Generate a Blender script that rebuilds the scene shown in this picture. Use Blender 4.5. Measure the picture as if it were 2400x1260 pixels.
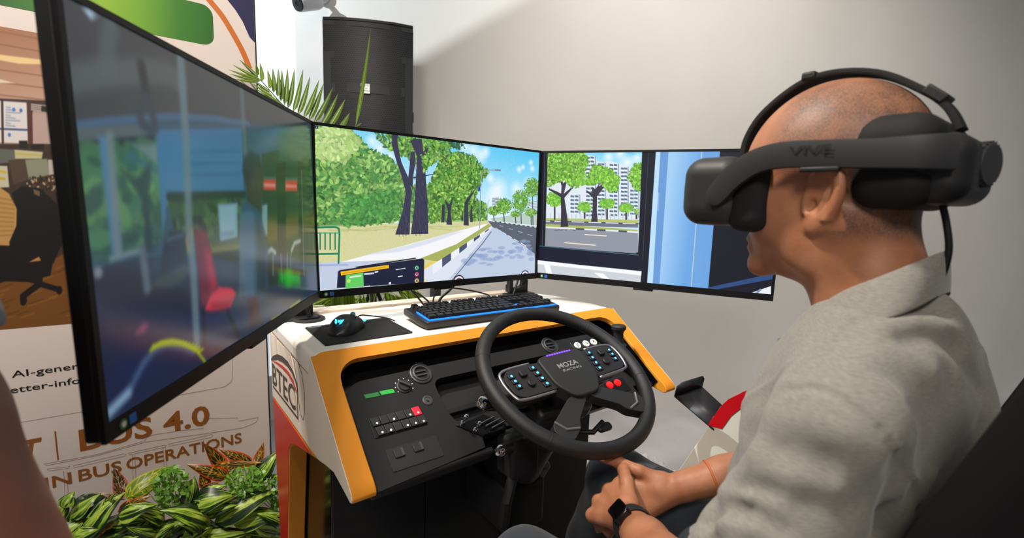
import bpy, bmesh, math, random
import numpy as np
from mathutils import Vector, Matrix

random.seed(7)
rng = np.random.default_rng(11)
scene = bpy.context.scene
COL = scene.collection
for o in list(bpy.data.objects):
    bpy.data.objects.remove(o)

# ------------------------------------------------------------------ camera
# world: z up, floor at 0; the camera stands over (0, 0); the desk frame (u, v) is turned by TH
CZ = 1.2
TH = math.radians(37.5)
FPX, PITCH, ROLL = 1110.7, 0.1368, 0.0346
def _camrot():
    m = np.array([[1, 0, 0], [0, 0, -1], [0, 1, 0]], float)
    c, s = math.cos(PITCH), math.sin(PITCH)
    p = np.array([[1, 0, 0], [0, c, -s], [0, s, c]])
    c, s = math.cos(ROLL), math.sin(ROLL)
    q = np.array([[c, -s, 0], [s, c, 0], [0, 0, 1]])
    return q @ p @ m
CR = _camrot()
cam_data = bpy.data.cameras.new('camera')
cam = bpy.data.objects.new('camera', cam_data)
COL.objects.link(cam)
cm = Matrix.Identity(4)
for i in range(3):
    cm[i][0], cm[i][1], cm[i][2] = CR[0][i], -CR[1][i], -CR[2][i]
cm[2][3] = CZ
cam.matrix_world = cm
cam_data.sensor_width = 36.0
cam_data.lens = 36.0 * FPX / 2400.0
cam_data.clip_start = 0.02
cam_data.dof.use_dof = True
cam_data.dof.focus_distance = 1.12
cam_data.dof.aperture_fstop = 4.0
scene.camera = cam

# ------------------------------------------------------------------ world, lamps, exposure
scene.view_settings.view_transform = 'Standard'
scene.view_settings.look = 'None'
scene.view_settings.gamma = 1.0
scene.view_settings.use_curve_mapping = False
scene.view_settings.exposure = 0.0
world = bpy.data.worlds.new('world')
scene.world = world
world.use_nodes = True
bg = world.node_tree.nodes['Background']
bg.inputs[0].default_value = (0.93, 0.96, 1.0, 1)
bg.inputs[1].default_value = 0.18

def lamp(kind, name, loc, target, power, color, size=0.3, size_y=None, spot=None, blend=0.5, angle=None):
    d = bpy.data.lights.new(name, kind)
    d.energy = power
    d.color = color
    if kind == 'AREA':
        d.shape = 'RECTANGLE' if size_y else 'DISK'
        d.size = size
        if size_y: d.size_y = size_y
    elif kind == 'SPOT':
        d.shadow_soft_size = size
        d.spot_size = math.radians(spot)
        d.spot_blend = blend
    elif kind == 'SUN':
        d.angle = math.radians(angle)
    else:
        d.shadow_soft_size = size
    o = bpy.data.objects.new(name, d)
    COL.objects.link(o)
    o.location = loc
    o.rotation_euler = (Vector(target) - Vector(loc)).to_track_quat('-Z', 'Y').to_euler()
    return o
lamp('SPOT', 'ceiling_light_left', (-1.0, 0.75, 3.2), (0.25, 0.65, 0.8), 255, (1.0, 0.90, 0.79), 0.10, spot=70, blend=0.6)
lamp('AREA', 'added_rear_fill', (-0.3, -1.0, 2.5), (0.6, 1.2, 1.0), 22, (1.0, 0.92, 0.83), 0.5)  # added fill from behind the camera, lifts the driver's near side
lamp('SPOT', 'added_wall_wash', (0.6, 1.0, 4.2), (1.35, 2.82, 0.7), 440, (1.0, 0.955, 0.87), 0.3, spot=82, blend=1.0)  # added wash lamp, only there to brighten the long wall
lamp('SPOT', 'panel_fill_spot', (-0.75, 0.1, 3.1), (-1.05, 1.28, 1.25), 150, (1.0, 0.90, 0.82), 0.05, spot=66, blend=0.8)  # added spot that brightens the display panel and the plants
lamp('SPOT', 'wall_spot', (-2.2, 0.6, 2.9), (-0.5, 2.5, 2.1), 330, (0.84, 0.94, 1.0), 0.006, spot=85, blend=0.3)  # added spot standing in for window daylight on the upper wall


# ------------------------------------------------------------------ helpers
FR = Matrix.Rotation(TH, 4, 'Z')           # desk frame (u, v, z) -> world
I4 = Matrix.Identity(4)
MW = {}                                    # world matrix of each root
ROOT = {}
def s2l(c):
    c = c / 255.0
    return c / 12.92 if c <= 0.04045 else ((c + 0.055) / 1.055) ** 2.4
def lin(c): return (s2l(c[0]), s2l(c[1]), s2l(c[2]), 1.0)

def nmat(name):
    m = bpy.data.materials.new(name); m.use_nodes = True
    return m, m.node_tree.nodes, m.node_tree.links, m.node_tree.nodes['Principled BSDF']
def mat(name, col, rough=0.5, metal=0.0, emit=None, es=0.0, var=0.0, vscale=6.0, bump=0.0, bscale=200.0, coat=0.0, spec=0.5, trans=0.0, alpha=1.0, sheen=0.0, sss=0.0, bdist=0.001, stretch=None):
    m, N, L, b = nmat(name)
    b.inputs['Base Color'].default_value = lin(col)
    b.inputs['Roughness'].default_value = rough
    b.inputs['Metallic'].default_value = metal
    b.inputs['Specular IOR Level'].default_value = spec
    b.inputs['Coat Weight'].default_value = coat
    b.inputs['Transmission Weight'].default_value = trans
    b.inputs['Alpha'].default_value = alpha
    b.inputs['Sheen Weight'].default_value = sheen
    if sss:
        b.inputs['Subsurface Weight'].default_value = sss
        b.inputs['Subsurface Radius'].default_value = (0.012, 0.005, 0.003)
        b.inputs['Subsurface Scale'].default_value = 0.6
    if emit is not None:
        b.inputs['Emission Color'].default_value = lin(emit)
        b.inputs['Emission Strength'].default_value = es
    tc = N.new('ShaderNodeTexCoord')
    src = tc.outputs['Object']
    if stretch:
        mp = N.new('ShaderNodeMapping'); mp.inputs['Scale'].default_value = stretch
        L.new(src, mp.inputs['Vector']); src = mp.outputs['Vector']
    if var:
        n = N.new('ShaderNodeTexNoise'); n.inputs['Scale'].default_value = vscale; n.inputs['Detail'].default_value = 5
        L.new(src, n.inputs['Vector'])
        r = N.new('ShaderNodeMapRange'); r.inputs[1].default_value = 0.3; r.inputs[2].default_value = 0.7
        r.inputs[3].default_value = 1 - var; r.inputs[4].default_value = 1 + var
        L.new(n.outputs['Fac'], r.inputs[0])
        mx = N.new('ShaderNodeVectorMath'); mx.operation = 'SCALE'
        mx.inputs[0].default_value = lin(col)[:3]
        L.new(r.outputs[0], mx.inputs['Scale'])
        L.new(mx.outputs[0], b.inputs['Base Color'])
    if bump:
        n = N.new('ShaderNodeTexNoise'); n.inputs['Scale'].default_value = bscale; n.inputs['Detail'].default_value = 4
        L.new(src, n.inputs['Vector'])
        bp = N.new('ShaderNodeBump'); bp.inputs['Strength'].default_value = bump; bp.inputs['Distance'].default_value = bdist
        L.new(n.outputs['Fac'], bp.inputs['Height'])
        L.new(bp.outputs[0], b.inputs['Normal'])
    return m

class MB:
    """collects geometry in one frame; build() links it as one mesh object in its root's local space"""
    def __init__(s, frame=FR): s.v = []; s.f = []; s.frame = frame
    def add(s, vs, fs):
        k = len(s.v); s.v += [tuple(map(float, p)) for p in vs]; s.f += [tuple(i + k for i in f) for f in fs]; return s
    def box(s, lo, hi, m=None):
        x0, y0, z0 = lo; x1, y1, z1 = hi
        vs = [(x0, y0, z0), (x1, y0, z0), (x1, y1, z0), (x0, y1, z0), (x0, y0, z1), (x1, y0, z1), (x1, y1, z1), (x0, y1, z1)]
        if m is not None: vs = [tuple(m @ Vector(p)) for p in vs]
        return s.add(vs, [(3, 2, 1, 0), (4, 5, 6, 7), (0, 1, 5, 4), (1, 2, 6, 5), (2, 3, 7, 6), (3, 0, 4, 7)])
    def prism(s, poly, fn, a, b):
        n = len(poly)
        area = sum(poly[i][0] * poly[(i + 1) % n][1] - poly[(i + 1) % n][0] * poly[i][1] for i in range(n))
        vs = [fn(p, q, a) for p, q in poly] + [fn(p, q, b) for p, q in poly]
        e1 = Vector(fn(1, 0, 0)) - Vector(fn(0, 0, 0)); e2 = Vector(fn(0, 1, 0)) - Vector(fn(0, 0, 0)); e3 = Vector(fn(0, 0, 1)) - Vector(fn(0, 0, 0))
        flip = (area > 0) == (e1.cross(e2).dot(e3) * (b - a) > 0)
        fs = [tuple(range(n)), tuple(range(2 * n - 1, n - 1, -1))] + [(i, i + n, (i + 1) % n + n, (i + 1) % n) for i in range(n)]
        if flip: fs = [f[::-1] for f in fs]
        return s.add(vs, fs)
    def tube(s, path, r, n=10, closed=False, caps=True, flat=1.0, upv=None):
        P = [Vector(p) for p in path]; m = len(P)
        rs = r if hasattr(r, '__len__') else [r] * m
        T = []
        for i in range(m):
            a = P[(i - 1) % m] if (closed or i > 0) else P[i]; b = P[(i + 1) % m] if (closed or i < m - 1) else P[i]
            T.append((b - a).normalized())
        up = Vector(upv) if upv else (Vector((0, 0, 1)) if abs(T[0].z) < 0.9 else Vector((1, 0, 0)))
        X = up.cross(T[0]).normalized()
        vs = []; fs = []
        for i in range(m):
            if upv: X = Vector(upv).cross(T[i]).normalized()
            else: X = (X - T[i] * X.dot(T[i])).normalized()
            Y = T[i].cross(X)
            for k in range(n):
                a = 2 * math.pi * k / n
                vs.append(P[i] + (X * math.cos(a) + Y * math.sin(a) * flat) * rs[i])
        for i in range(m if closed else m - 1):
            j = (i + 1) % m
            for k in range(n):
                l = (k + 1) % n
                fs.append((i * n + k, i * n + l, j * n + l, j * n + k))
        if caps and not closed:
            fs.append(tuple(range(n - 1, -1, -1))); fs.append(tuple((m - 1) * n + k for k in range(n)))
        return s.add(vs, fs)
    def lathe(s, prof, c, axis=(0, 0, 1), n=24, ref=None):
        A = Vector(axis).normalized(); R = Vector(ref) if ref else (Vector((1, 0, 0)) if abs(A.x) < 0.9 else Vector((0, 1, 0)))
        X = (R - A * R.dot(A)).normalized(); Y = A.cross(X); C = Vector(c)
        vs = []; fs = []; m = len(prof)
        for r, h in prof:
            for k in range(n):
                a = 2 * math.pi * k / n
                vs.append(C + A * h + (X * math.cos(a) + Y * math.sin(a)) * max(r, 1e-5))
        for i in range(m - 1):
            for k in range(n):
                l = (k + 1) % n
                fs.append((i * n + k, i * n + l, (i + 1) * n + l, (i + 1) * n + k))
        fs.append(tuple(range(n - 1, -1, -1))); fs.append(tuple((m - 1) * n + k for k in range(n)))
        return s.add(vs, fs)
    def build(s, name, material, parent=None, origin=None, rot=None, bevel=0.0, seg=2, smooth=True, angle=35, subsurf=0, solid=0.0):
        """parent None: a root object whose origin is `origin` (desk or world frame as the builder's)"""
        if parent is None:
            R0 = Matrix.Translation(Vector(s.frame @ Vector(origin or (0, 0, 0)))) @ (rot if rot is not None else s.frame.to_3x3().to_4x4())
        else: R0 = MW[ROOT.get(parent.name, parent.name)]
        inv = R0.inverted() @ s.frame
        me = bpy.data.meshes.new(name)
        me.from_pydata([tuple(inv @ Vector(p)) for p in s.v], [], s.f)
        me.validate(); me.update()
        o = bpy.data.objects.new(name, me); COL.objects.link(o)
        if material is not None: me.materials.append(material)
        if smooth: smooth_mesh(me, angle)
        if parent is None: o.matrix_world = R0; MW[o.name] = R0; ROOT[o.name] = o.name
        else: o.parent = parent; ROOT[o.name] = ROOT.get(parent.name, parent.name)
        if bevel:
            bm = o.modifiers.new('bevel', 'BEVEL'); bm.width = bevel; bm.segments = seg; bm.limit_method = 'ANGLE'; bm.angle_limit = math.radians(40)
            bm.harden_normals = False
        if solid:
            q = o.modifiers.new('solid', 'SOLIDIFY'); q.thickness = solid; q.offset = 0
        if subsurf:
            q = o.modifiers.new('sub', 'SUBSURF'); q.levels = subsurf; q.render_levels = subsurf
        return o
def smooth_mesh(me, angle=35):
    me.polygons.foreach_set('use_smooth', [True] * len(me.polygons))
    if angle < 180: me.set_sharp_from_angle(angle=math.radians(angle))

def thing(name, label, cat, origin=(0, 0, 0), frame=FR, group=None, rot=None):
    o = bpy.data.objects.new(name, None); COL.objects.link(o)
    o.empty_display_size = 0.05
    m = Matrix.Translation(frame @ Vector(origin)) @ (rot if rot is not None else frame.to_3x3().to_4x4())
    o.matrix_world = m; MW[o.name] = m; ROOT[o.name] = o.name
    return tag(o, label, cat, group)
def tag(o, label, cat, group=None):
    o['label'] = label; o['category'] = cat
    if group: o['group'] = group
    return o
def struct(o): o['kind'] = 'structure'; return o
def share(src, name, parent, loc, rot=None, scale=None):
    o = bpy.data.objects.new(name, src); COL.objects.link(o)
    o.parent = parent; o.location = loc; ROOT[o.name] = ROOT.get(parent.name, parent.name)
    if rot is not None: o.rotation_euler = rot
    if scale is not None: o.scale = scale if hasattr(scale, '__len__') else (scale,) * 3
    return o
def mesh_of(mb, name, material, smooth=True, angle=35):
    me = bpy.data.meshes.new(name); me.from_pydata(mb.v, [], mb.f); me.validate(); me.update()
    if material is not None: me.materials.append(material)
    if smooth: smooth_mesh(me, angle)
    return me
def arc(c, r, a0, a1, n=8):
    return [(c[0] + r * math.cos(math.radians(a0 + (a1 - a0) * i / n)), c[1] + r * math.sin(math.radians(a0 + (a1 - a0) * i / n))) for i in range(n + 1)]
def rrect(x0, y0, x1, y1, r, n=5):
    return arc((x1 - r, y1 - r), r, 0, 90, n) + arc((x0 + r, y1 - r), r, 90, 180, n) + arc((x0 + r, y0 + r), r, 180, 270, n) + arc((x1 - r, y0 + r), r, 270, 360, n)
def roundpoly(pts, r, n=5):
    out = []; m = len(pts)
    rs = r if hasattr(r, '__len__') else [r] * m
    for i in range(m):
        p = Vector(pts[i]); a = Vector(pts[i - 1]) - p; b = Vector(pts[(i + 1) % m]) - p
        k = min(rs[i], a.length * 0.48, b.length * 0.48)
        if k < 1e-6: out.append(tuple(p)); continue
        s = p + a.normalized() * k; e = p + b.normalized() * k
        for j in range(n + 1):
            t = j / n; q = s * (1 - t) ** 2 + p * 2 * t * (1 - t) + e * t * t; out.append((q.x, q.y))
    return out
def spline(pts, n=8):
    P = [Vector(p) for p in pts]; out = []
    for i in range(len(P) - 1):
        p0 = P[max(i - 1, 0)]; p1 = P[i]; p2 = P[i + 1]; p3 = P[min(i + 2, len(P) - 1)]
        for k in range(n):
            t = k / n
            out.append(0.5 * ((2 * p1) + (p2 - p0) * t + (2 * p0 - 5 * p1 + 4 * p2 - p3) * t * t + (3 * p1 - p0 - 3 * p2 + p3) * t ** 3))
    out.append(P[-1]); return out
_tc = {}
def text_geo(txt, bold=0.0, shear=0.0):
    """flat lettering: (verts 2D, faces, width, cap height) with size 1"""
    key = (txt, bold, shear)
    if key in _tc: return _tc[key]
    cu = bpy.data.curves.new('t', 'FONT'); cu.body = txt; cu.size = 1.0; cu.resolution_u = 3; cu.offset = bold; cu.shear = shear; cu.fill_mode = 'FRONT'
    ob = bpy.data.objects.new('t', cu); COL.objects.link(ob)
    bpy.context.view_layer.update()
    me = bpy.data.meshes.new_from_object(ob.evaluated_get(bpy.context.evaluated_depsgraph_get()))
    v = [(p.co.x, p.co.y) for p in me.vertices]; f = [tuple(p.vertices) for p in me.polygons]
    bpy.data.objects.remove(ob); bpy.data.curves.remove(cu); bpy.data.meshes.remove(me)
    x = [p[0] for p in v]; _tc[key] = (v, f, min(x), max(x)); return _tc[key]
def lettering(mb, txt, fn, x0, x1, y0, h, bold=0.0, shear=0.0, slope=0.0):
    """lay txt between x0 and x1 on baseline y0 with cap height h; fn maps plane (x, y) -> 3D"""
    v, f, a, b = text_geo(txt, bold, shear)
    cap = 0.73
    k = (x1 - x0) / (b - a)
    vs = [fn(x0 + (p[0] - a) * k, y0 + p[1] / cap * h + slope * (p[0] - a) * k) for p in v]
    return mb.add(vs, f)

# pixel painter for what is itself a picture: screens and the printed photograph
class Paint:
    def __init__(s, w, h, quad=None, base=(0, 0, 0)):
        """quad: the four corners (bottom-left, bottom-right, top-right, top-left) that coordinates are given against"""
        s.w, s.h = w, h
        s.c = np.zeros((h, w, 3), np.float32); s.c[:] = np.array(base) / 255.0
        if quad:
            A = []; B = []
            for (x, y), (X, Y) in zip(quad, [(0, 0), (w, 0), (w, h), (0, h)]):
                A += [[x, y, 1, 0, 0, 0, -X * x, -X * y], [0, 0, 0, x, y, 1, -Y * x, -Y * y]]; B += [X, Y]
            s.H = np.append(np.linalg.solve(np.array(A, float), np.array(B, float)), 1).reshape(3, 3)
        else: s.H = np.array([[1, 0, 0], [0, -1, h], [0, 0, 1.0]])
    def P(s, pts):
        q = (s.H @ np.c_[np.asarray(pts, float), np.ones(len(pts))].T).T
        return q[:, :2] / q[:, 2:]
    def _win(s, q, pad=2):
        x0 = max(int(q[:, 0].min() - pad), 0); x1 = min(int(q[:, 0].max() + pad) + 1, s.w)
        y0 = max(int(q[:, 1].min() - pad), 0); y1 = min(int(q[:, 1].max() + pad) + 1, s.h)
        if x1 <= x0 or y1 <= y0: return None
        return x0, x1, y0, y1
    def _blend(s, win, m, col, a=1.0):
        x0, x1, y0, y1 = win; m = np.clip(m, 0, 1)[..., None] * a
        col = np.asarray(col, np.float32) / 255.0
        s.c[y0:y1, x0:x1] = s.c[y0:y1, x0:x1] * (1 - m) + col * m
    def poly(s, pts, col, a=1.0, soft=1.0, raw=False):
        q = np.asarray(pts, float) if raw else s.P(pts)
        win = s._win(q, 2 + 2 * soft)
        if not win: return
        x0, x1, y0, y1 = win
        X, Y = np.meshgrid(np.arange(x0, x1) + .5, np.arange(y0, y1) + .5)
        ins = np.zeros(X.shape, bool); d = np.full(X.shape, 1e9)
        for i in range(len(q)):
            ax, ay = q[i]; bx, by = q[(i + 1) % len(q)]
            c = ((ay > Y) != (by > Y))
            if c.any():
                with np.errstate(divide='ignore', invalid='ignore'):
                    ins ^= c & (X < (bx - ax) * (Y - ay) / (by - ay) + ax)
            ex, ey = bx - ax, by - ay; L = ex * ex + ey * ey + 1e-9
            t = np.clip(((X - ax) * ex + (Y - ay) * ey) / L, 0, 1)
            d = np.minimum(d, (X - ax - t * ex) ** 2 + (Y - ay - t * ey) ** 2)
        d = np.sqrt(d) * np.where(ins, 1, -1)
        s._blend(win, d / (2 * soft) + .5, col, a)
    def line(s, pts, r, col, a=1.0, soft=1.0, raw=False):
        q = np.asarray(pts, float) if raw else s.P(pts)
        win = s._win(q, r + 2 * soft + 1)
        if not win: return
        x0, x1, y0, y1 = win
        X, Y = np.meshgrid(np.arange(x0, x1) + .5, np.arange(y0, y1) + .5); d = np.full(X.shape, 1e9)
        for i in range(len(q) - 1):
            ax, ay = q[i]; bx, by = q[i + 1]; ex, ey = bx - ax, by - ay; L = ex * ex + ey * ey + 1e-9
            t = np.clip(((X - ax) * ex + (Y - ay) * ey) / L, 0, 1)
            d = np.minimum(d, (X - ax - t * ex) ** 2 + (Y - ay - t * ey) ** 2)
        s._blend(win, (r - np.sqrt(d)) / (2 * soft) + .5, col, a)
    def dab(s, x, y, rx, ry, ang, col, a=1.0, soft=0.15):
        R = max(rx, ry) + 2
        win = s._win(np.array([[x - R, y - R], [x + R, y + R]]), 0)
        if not win: return
        x0, x1, y0, y1 = win
        X, Y = np.meshgrid(np.arange(x0, x1) + .5 - x, np.arange(y0, y1) + .5 - y)
        c, sn = math.cos(ang), math.sin(ang)
        d = np.sqrt(((X * c + Y * sn) / rx) ** 2 + ((-X * sn + Y * c) / ry) ** 2)
        s._blend(win, (1 - d) / soft, col, a)
    def spot(s, p, r, col, a=1.0, soft=0.2, ry=None):
        q = s.P([p])[0]; s.dab(q[0], q[1], r, ry or r, 0, col, a, soft)
    def leaves(s, pts, n, cols, size, dark=0.5, raw=False):
        """leaf dabs inside a polygon, back ones darker"""
        q = np.asarray(pts, float) if raw else s.P(pts)
        lo, hi = q.min(0), q.max(0); k = 0; m = 0
        while k < n and m < n * 6:
            m += 1; p = lo + (hi - lo) * rng.random(2)
            ins = False
            for i in range(len(q)):
                ax, ay = q[i]; bx, by = q[(i + 1) % len(q)]
                if (ay > p[1]) != (by > p[1]) and p[0] < (bx - ax) * (p[1] - ay) / (by - ay) + ax: ins = not ins
            if not ins: continue
            f = dark + (1 - dark) * (k / n) ** 1.2
            c = np.array(cols[int(rng.integers(len(cols)))], float) * f * (0.9 + 0.2 * rng.random())
            z = size * (0.6 + 0.8 * rng.random())
            s.dab(p[0], p[1], z, z * 0.5, rng.random() * 3.14, np.clip(c, 0, 255), 0.95, 0.35); k += 1
    def grad(s, pts, c0, c1, p0, p1, soft=1.0, raw=False):
        """linear gradient fill from c0 at p0 to c1 at p1"""
        q = np.asarray(pts, float) if raw else s.P(pts)
        a, b = (np.asarray([p0, p1], float) if raw else s.P([p0, p1]))
        keep = s.c.copy(); s.poly(pts, (255, 255, 255), 1.0, soft, raw)
        win = s._win(q, 2 + 2 * soft)
        if not win: return
        x0, x1, y0, y1 = win
        X, Y = np.meshgrid(np.arange(x0, x1) + .5, np.arange(y0, y1) + .5); e = b - a
        t = np.clip(((X - a[0]) * e[0] + (Y - a[1]) * e[1]) / (e @ e), 0, 1)[..., None]
        g = (np.asarray(c0) * (1 - t) + np.asarray(c1) * t) / 255.0
        base = np.zeros((s.h, s.w, 3), np.float32); tmp = s.c; s.c = base
        s.poly(pts, (255, 255, 255), 1.0, soft, raw)
        msk = s.c[y0:y1, x0:x1]; s.c = keep
        s.c[y0:y1, x0:x1] = keep[y0:y1, x0:x1] * (1 - msk) + g * msk
    def noise(s, amt, cell=6):
        n = rng.normal(0, amt / 255.0, (s.h // cell + 2, s.w // cell + 2, 1)).repeat(cell, 0).repeat(cell, 1)[:s.h, :s.w]
        s.c = s.c + n
    def blur(s, k):
        for ax in (0, 1):
            for _ in range(2):
                c = np.cumsum(np.concatenate([np.repeat(s.c.take([0], ax), k + 1, ax), s.c, np.repeat(s.c.take([-1], ax), k, ax)], ax), ax)
                s.c = (c.take(range(2 * k + 1, c.shape[ax]), ax) - c.take(range(0, c.shape[ax] - 2 * k - 1), ax)) / (2 * k + 1)
    def image(s, name):
        im = bpy.data.images.new(name, s.w, s.h); im.colorspace_settings.name = 'sRGB'
        a = np.ones((s.h, s.w, 4), np.float32); a[..., :3] = np.clip(s.c, 0, 1)
        im.pixels.foreach_set(a.ravel()); im.update(); im.pack(); return im
def picture_mat(name, im, emit=0.0, rough=0.4, base=1.0, coat=0.0):
    m, N, L, b = nmat(name)
    t = N.new('ShaderNodeTexImage'); t.image = im; t.extension = 'EXTEND'
    uv = N.new('ShaderNodeUVMap'); uv.uv_map = 'uv'; L.new(uv.outputs[0], t.inputs[0])
    b.inputs['Roughness'].default_value = rough; b.inputs['Coat Weight'].default_value = coat
    if emit:
        b.inputs['Base Color'].default_value = (0.01, 0.01, 0.012, 1)
        L.new(t.outputs[0], b.inputs['Emission Color']); b.inputs['Emission Strength'].default_value = emit
    else: L.new(t.outputs[0], b.inputs['Base Color'])
    return m
def uv_quad(o, uvs=((0, 0), (1, 0), (1, 1), (0, 1))):
    l = o.data.uv_layers.new(name='uv')
    for i, q in enumerate(uvs): l.data[i].uv = q

# ------------------------------------------------------------------ materials used all over
M_black = mat('black plastic', (22, 22, 24), 0.45, bump=0.15, bscale=900)
M_gloss = mat('black gloss', (10, 10, 12), 0.16)
M_matte = mat('matte black', (16, 16, 18), 0.75, bump=0.1, bscale=600)
M_rubber = mat('black rubber', (20, 20, 21), 0.6, bump=0.2, bscale=1500)
M_steel = mat('brushed steel', (150, 150, 155), 0.3, 1.0)
M_chrome = mat('chrome', (225, 225, 228), 0.08, 1.0)
M_cable = mat('cable black', (18, 18, 19), 0.5)
M_white = mat('white print', (232, 230, 226), 0.5)

# ------------------------------------------------------------------ the room
def wall_mat():
    m, N, L, b = nmat('painted wall')
    tc = N.new('ShaderNodeTexCoord')
    n = N.new('ShaderNodeTexNoise'); n.inputs['Scale'].default_value = 1.3; n.inputs['Detail'].default_value = 6
    L.new(tc.outputs['Object'], n.inputs['Vector'])
    cr = N.new('ShaderNodeValToRGB')
    cr.color_ramp.elements[0].position = 0.3; cr.color_ramp.elements[0].color = lin((212, 207, 201))
    cr.color_ramp.elements[1].position = 0.7; cr.color_ramp.elements[1].color = lin((222, 218, 213))
    L.new(n.outputs['Fac'], cr.inputs[0]); L.new(cr.outputs[0], b.inputs['Base Color'])
    b.inputs['Roughness'].default_value = 0.55
    n2 = N.new('ShaderNodeTexNoise'); n2.inputs['Scale'].default_value = 60; n2.inputs['Detail'].default_value = 8
    L.new(tc.outputs['Object'], n2.inputs['Vector'])
    bp = N.new('ShaderNodeBump'); bp.inputs['Strength'].default_value = 0.12; bp.inputs['Distance'].default_value = 0.002
    L.new(n2.outputs['Fac'], bp.inputs['Height']); L.new(bp.outputs[0], b.inputs['Normal'])
    return m
M_wall = wall_mat()
def floor_mat():
    m, N, L, b = nmat('polished concrete')
    tc = N.new('ShaderNodeTexCoord')
    n = N.new('ShaderNodeTexNoise'); n.inputs['Scale'].default_value = 2.5; n.inputs['Detail'].default_value = 9
    L.new(tc.outputs['Object'], n.inputs['Vector'])
    cr = N.new('ShaderNodeValToRGB')
    cr.color_ramp.elements[0].position = 0.3; cr.color_ramp.elements[0].color = lin((150, 148, 151))
    cr.color_ramp.elements[1].position = 0.72; cr.color_ramp.elements[1].color = lin((182, 180, 182))
    L.new(n.outputs['Fac'], cr.inputs[0]); L.new(cr.outputs[0], b.inputs['Base Color'])
    b.inputs['Roughness'].default_value = 0.28
    return m
WA = math.radians(9)                       # the long wall turns a little away to the right
WALL = Matrix.Translation((0.45, 2.66, 0)) @ Matrix.Rotation(WA, 4, 'Z')   # x along the wall, y into it
CORNER = -1.555                              # where the long wall meets the window wall
f = MB(I4).box((-6, -3.5, -0.1), (7, 6, 0)).build('floor', floor_mat(), smooth=False); struct(f)
w = MB(WALL).box((CORNER, 0, 0), (6, 0.15, 4.2)).build('wall_back', M_wall, smooth=False); struct(w)
# window wall with tall vertical blind slats, daylight behind
WIN = WALL @ Matrix.Translation((CORNER, 0, 0))
w = MB(WIN).box((-3.2, 0.02, 0), (0, 0.15, 0.25)).build('wall_left', M_wall, smooth=False); struct(w)
glow = mat('daylit glass', (240, 246, 250), 0.2, emit=(225, 238, 250), es=0.45)
g = MB(WIN).box((-3.2, 0.09, 0.25), (0, 0.11, 4.2)).build('window_1', glow, smooth=False); struct(g)
M_slat = mat('white blind slat', (235, 238, 240), 0.6, emit=(236, 244, 252), es=0.42, var=0.02)  # slat emission stands in for daylight coming through the blind
slat = mesh_of(MB(I4).prism([(-0.0385, 0.0), (-0.034, -0.006), (0.034, -0.006), (0.0385, 0.0), (0.0385, 0.004), (-0.0385, 0.004)], lambda p, q, t: (p, q, t), 0.25, 4.2), 'slat', M_slat)
for i in range(38):
    share(slat, 'slat', g, (-0.045 - i * 0.084, 0.03, 0))

# unseen baffle added to keep the cool wall spot off the room; its straight edge draws the slanting light line on the wall
def on_wall(x, y):
    d = Vector(CR.T @ np.array([(x - 1200) / FPX, (y - 630) / FPX, 1.0])); c = Vector((0, 0, CZ)); nn = (WALL.to_3x3() @ Vector((0, 1, 0))); w0 = WALL.translation
    return c + d * ((w0 - c).dot(nn) / d.dot(nn))
SPOT = Vector((-2.2, 0.6, 2.9))
qa, qb, qc = [SPOT + (on_wall(*q_) - SPOT) * .17 for q_ in ((1280, 0), (965, 180), (1700, 700))]
ed = (qa - qb).normalized(); dn = (qc - qb); dn = (dn - ed * dn.dot(ed)).normalized(); e0 = qb - ed * .42; e1 = qa + ed * .5; nz = ed.cross(dn) * .008
bf = MB(I4).add([e0, e1, e1 + dn * .62, e0 + dn * .62, e0 + nz, e1 + nz, e1 + dn * .62 + nz, e0 + dn * .62 + nz], [(0, 1, 2, 3), (7, 6, 5, 4), (0, 4, 5, 1), (1, 5, 6, 2), (2, 6, 7, 3), (3, 7, 4, 0)]).build('added_light_baffle', M_matte, smooth=False); struct(bf)

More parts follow.
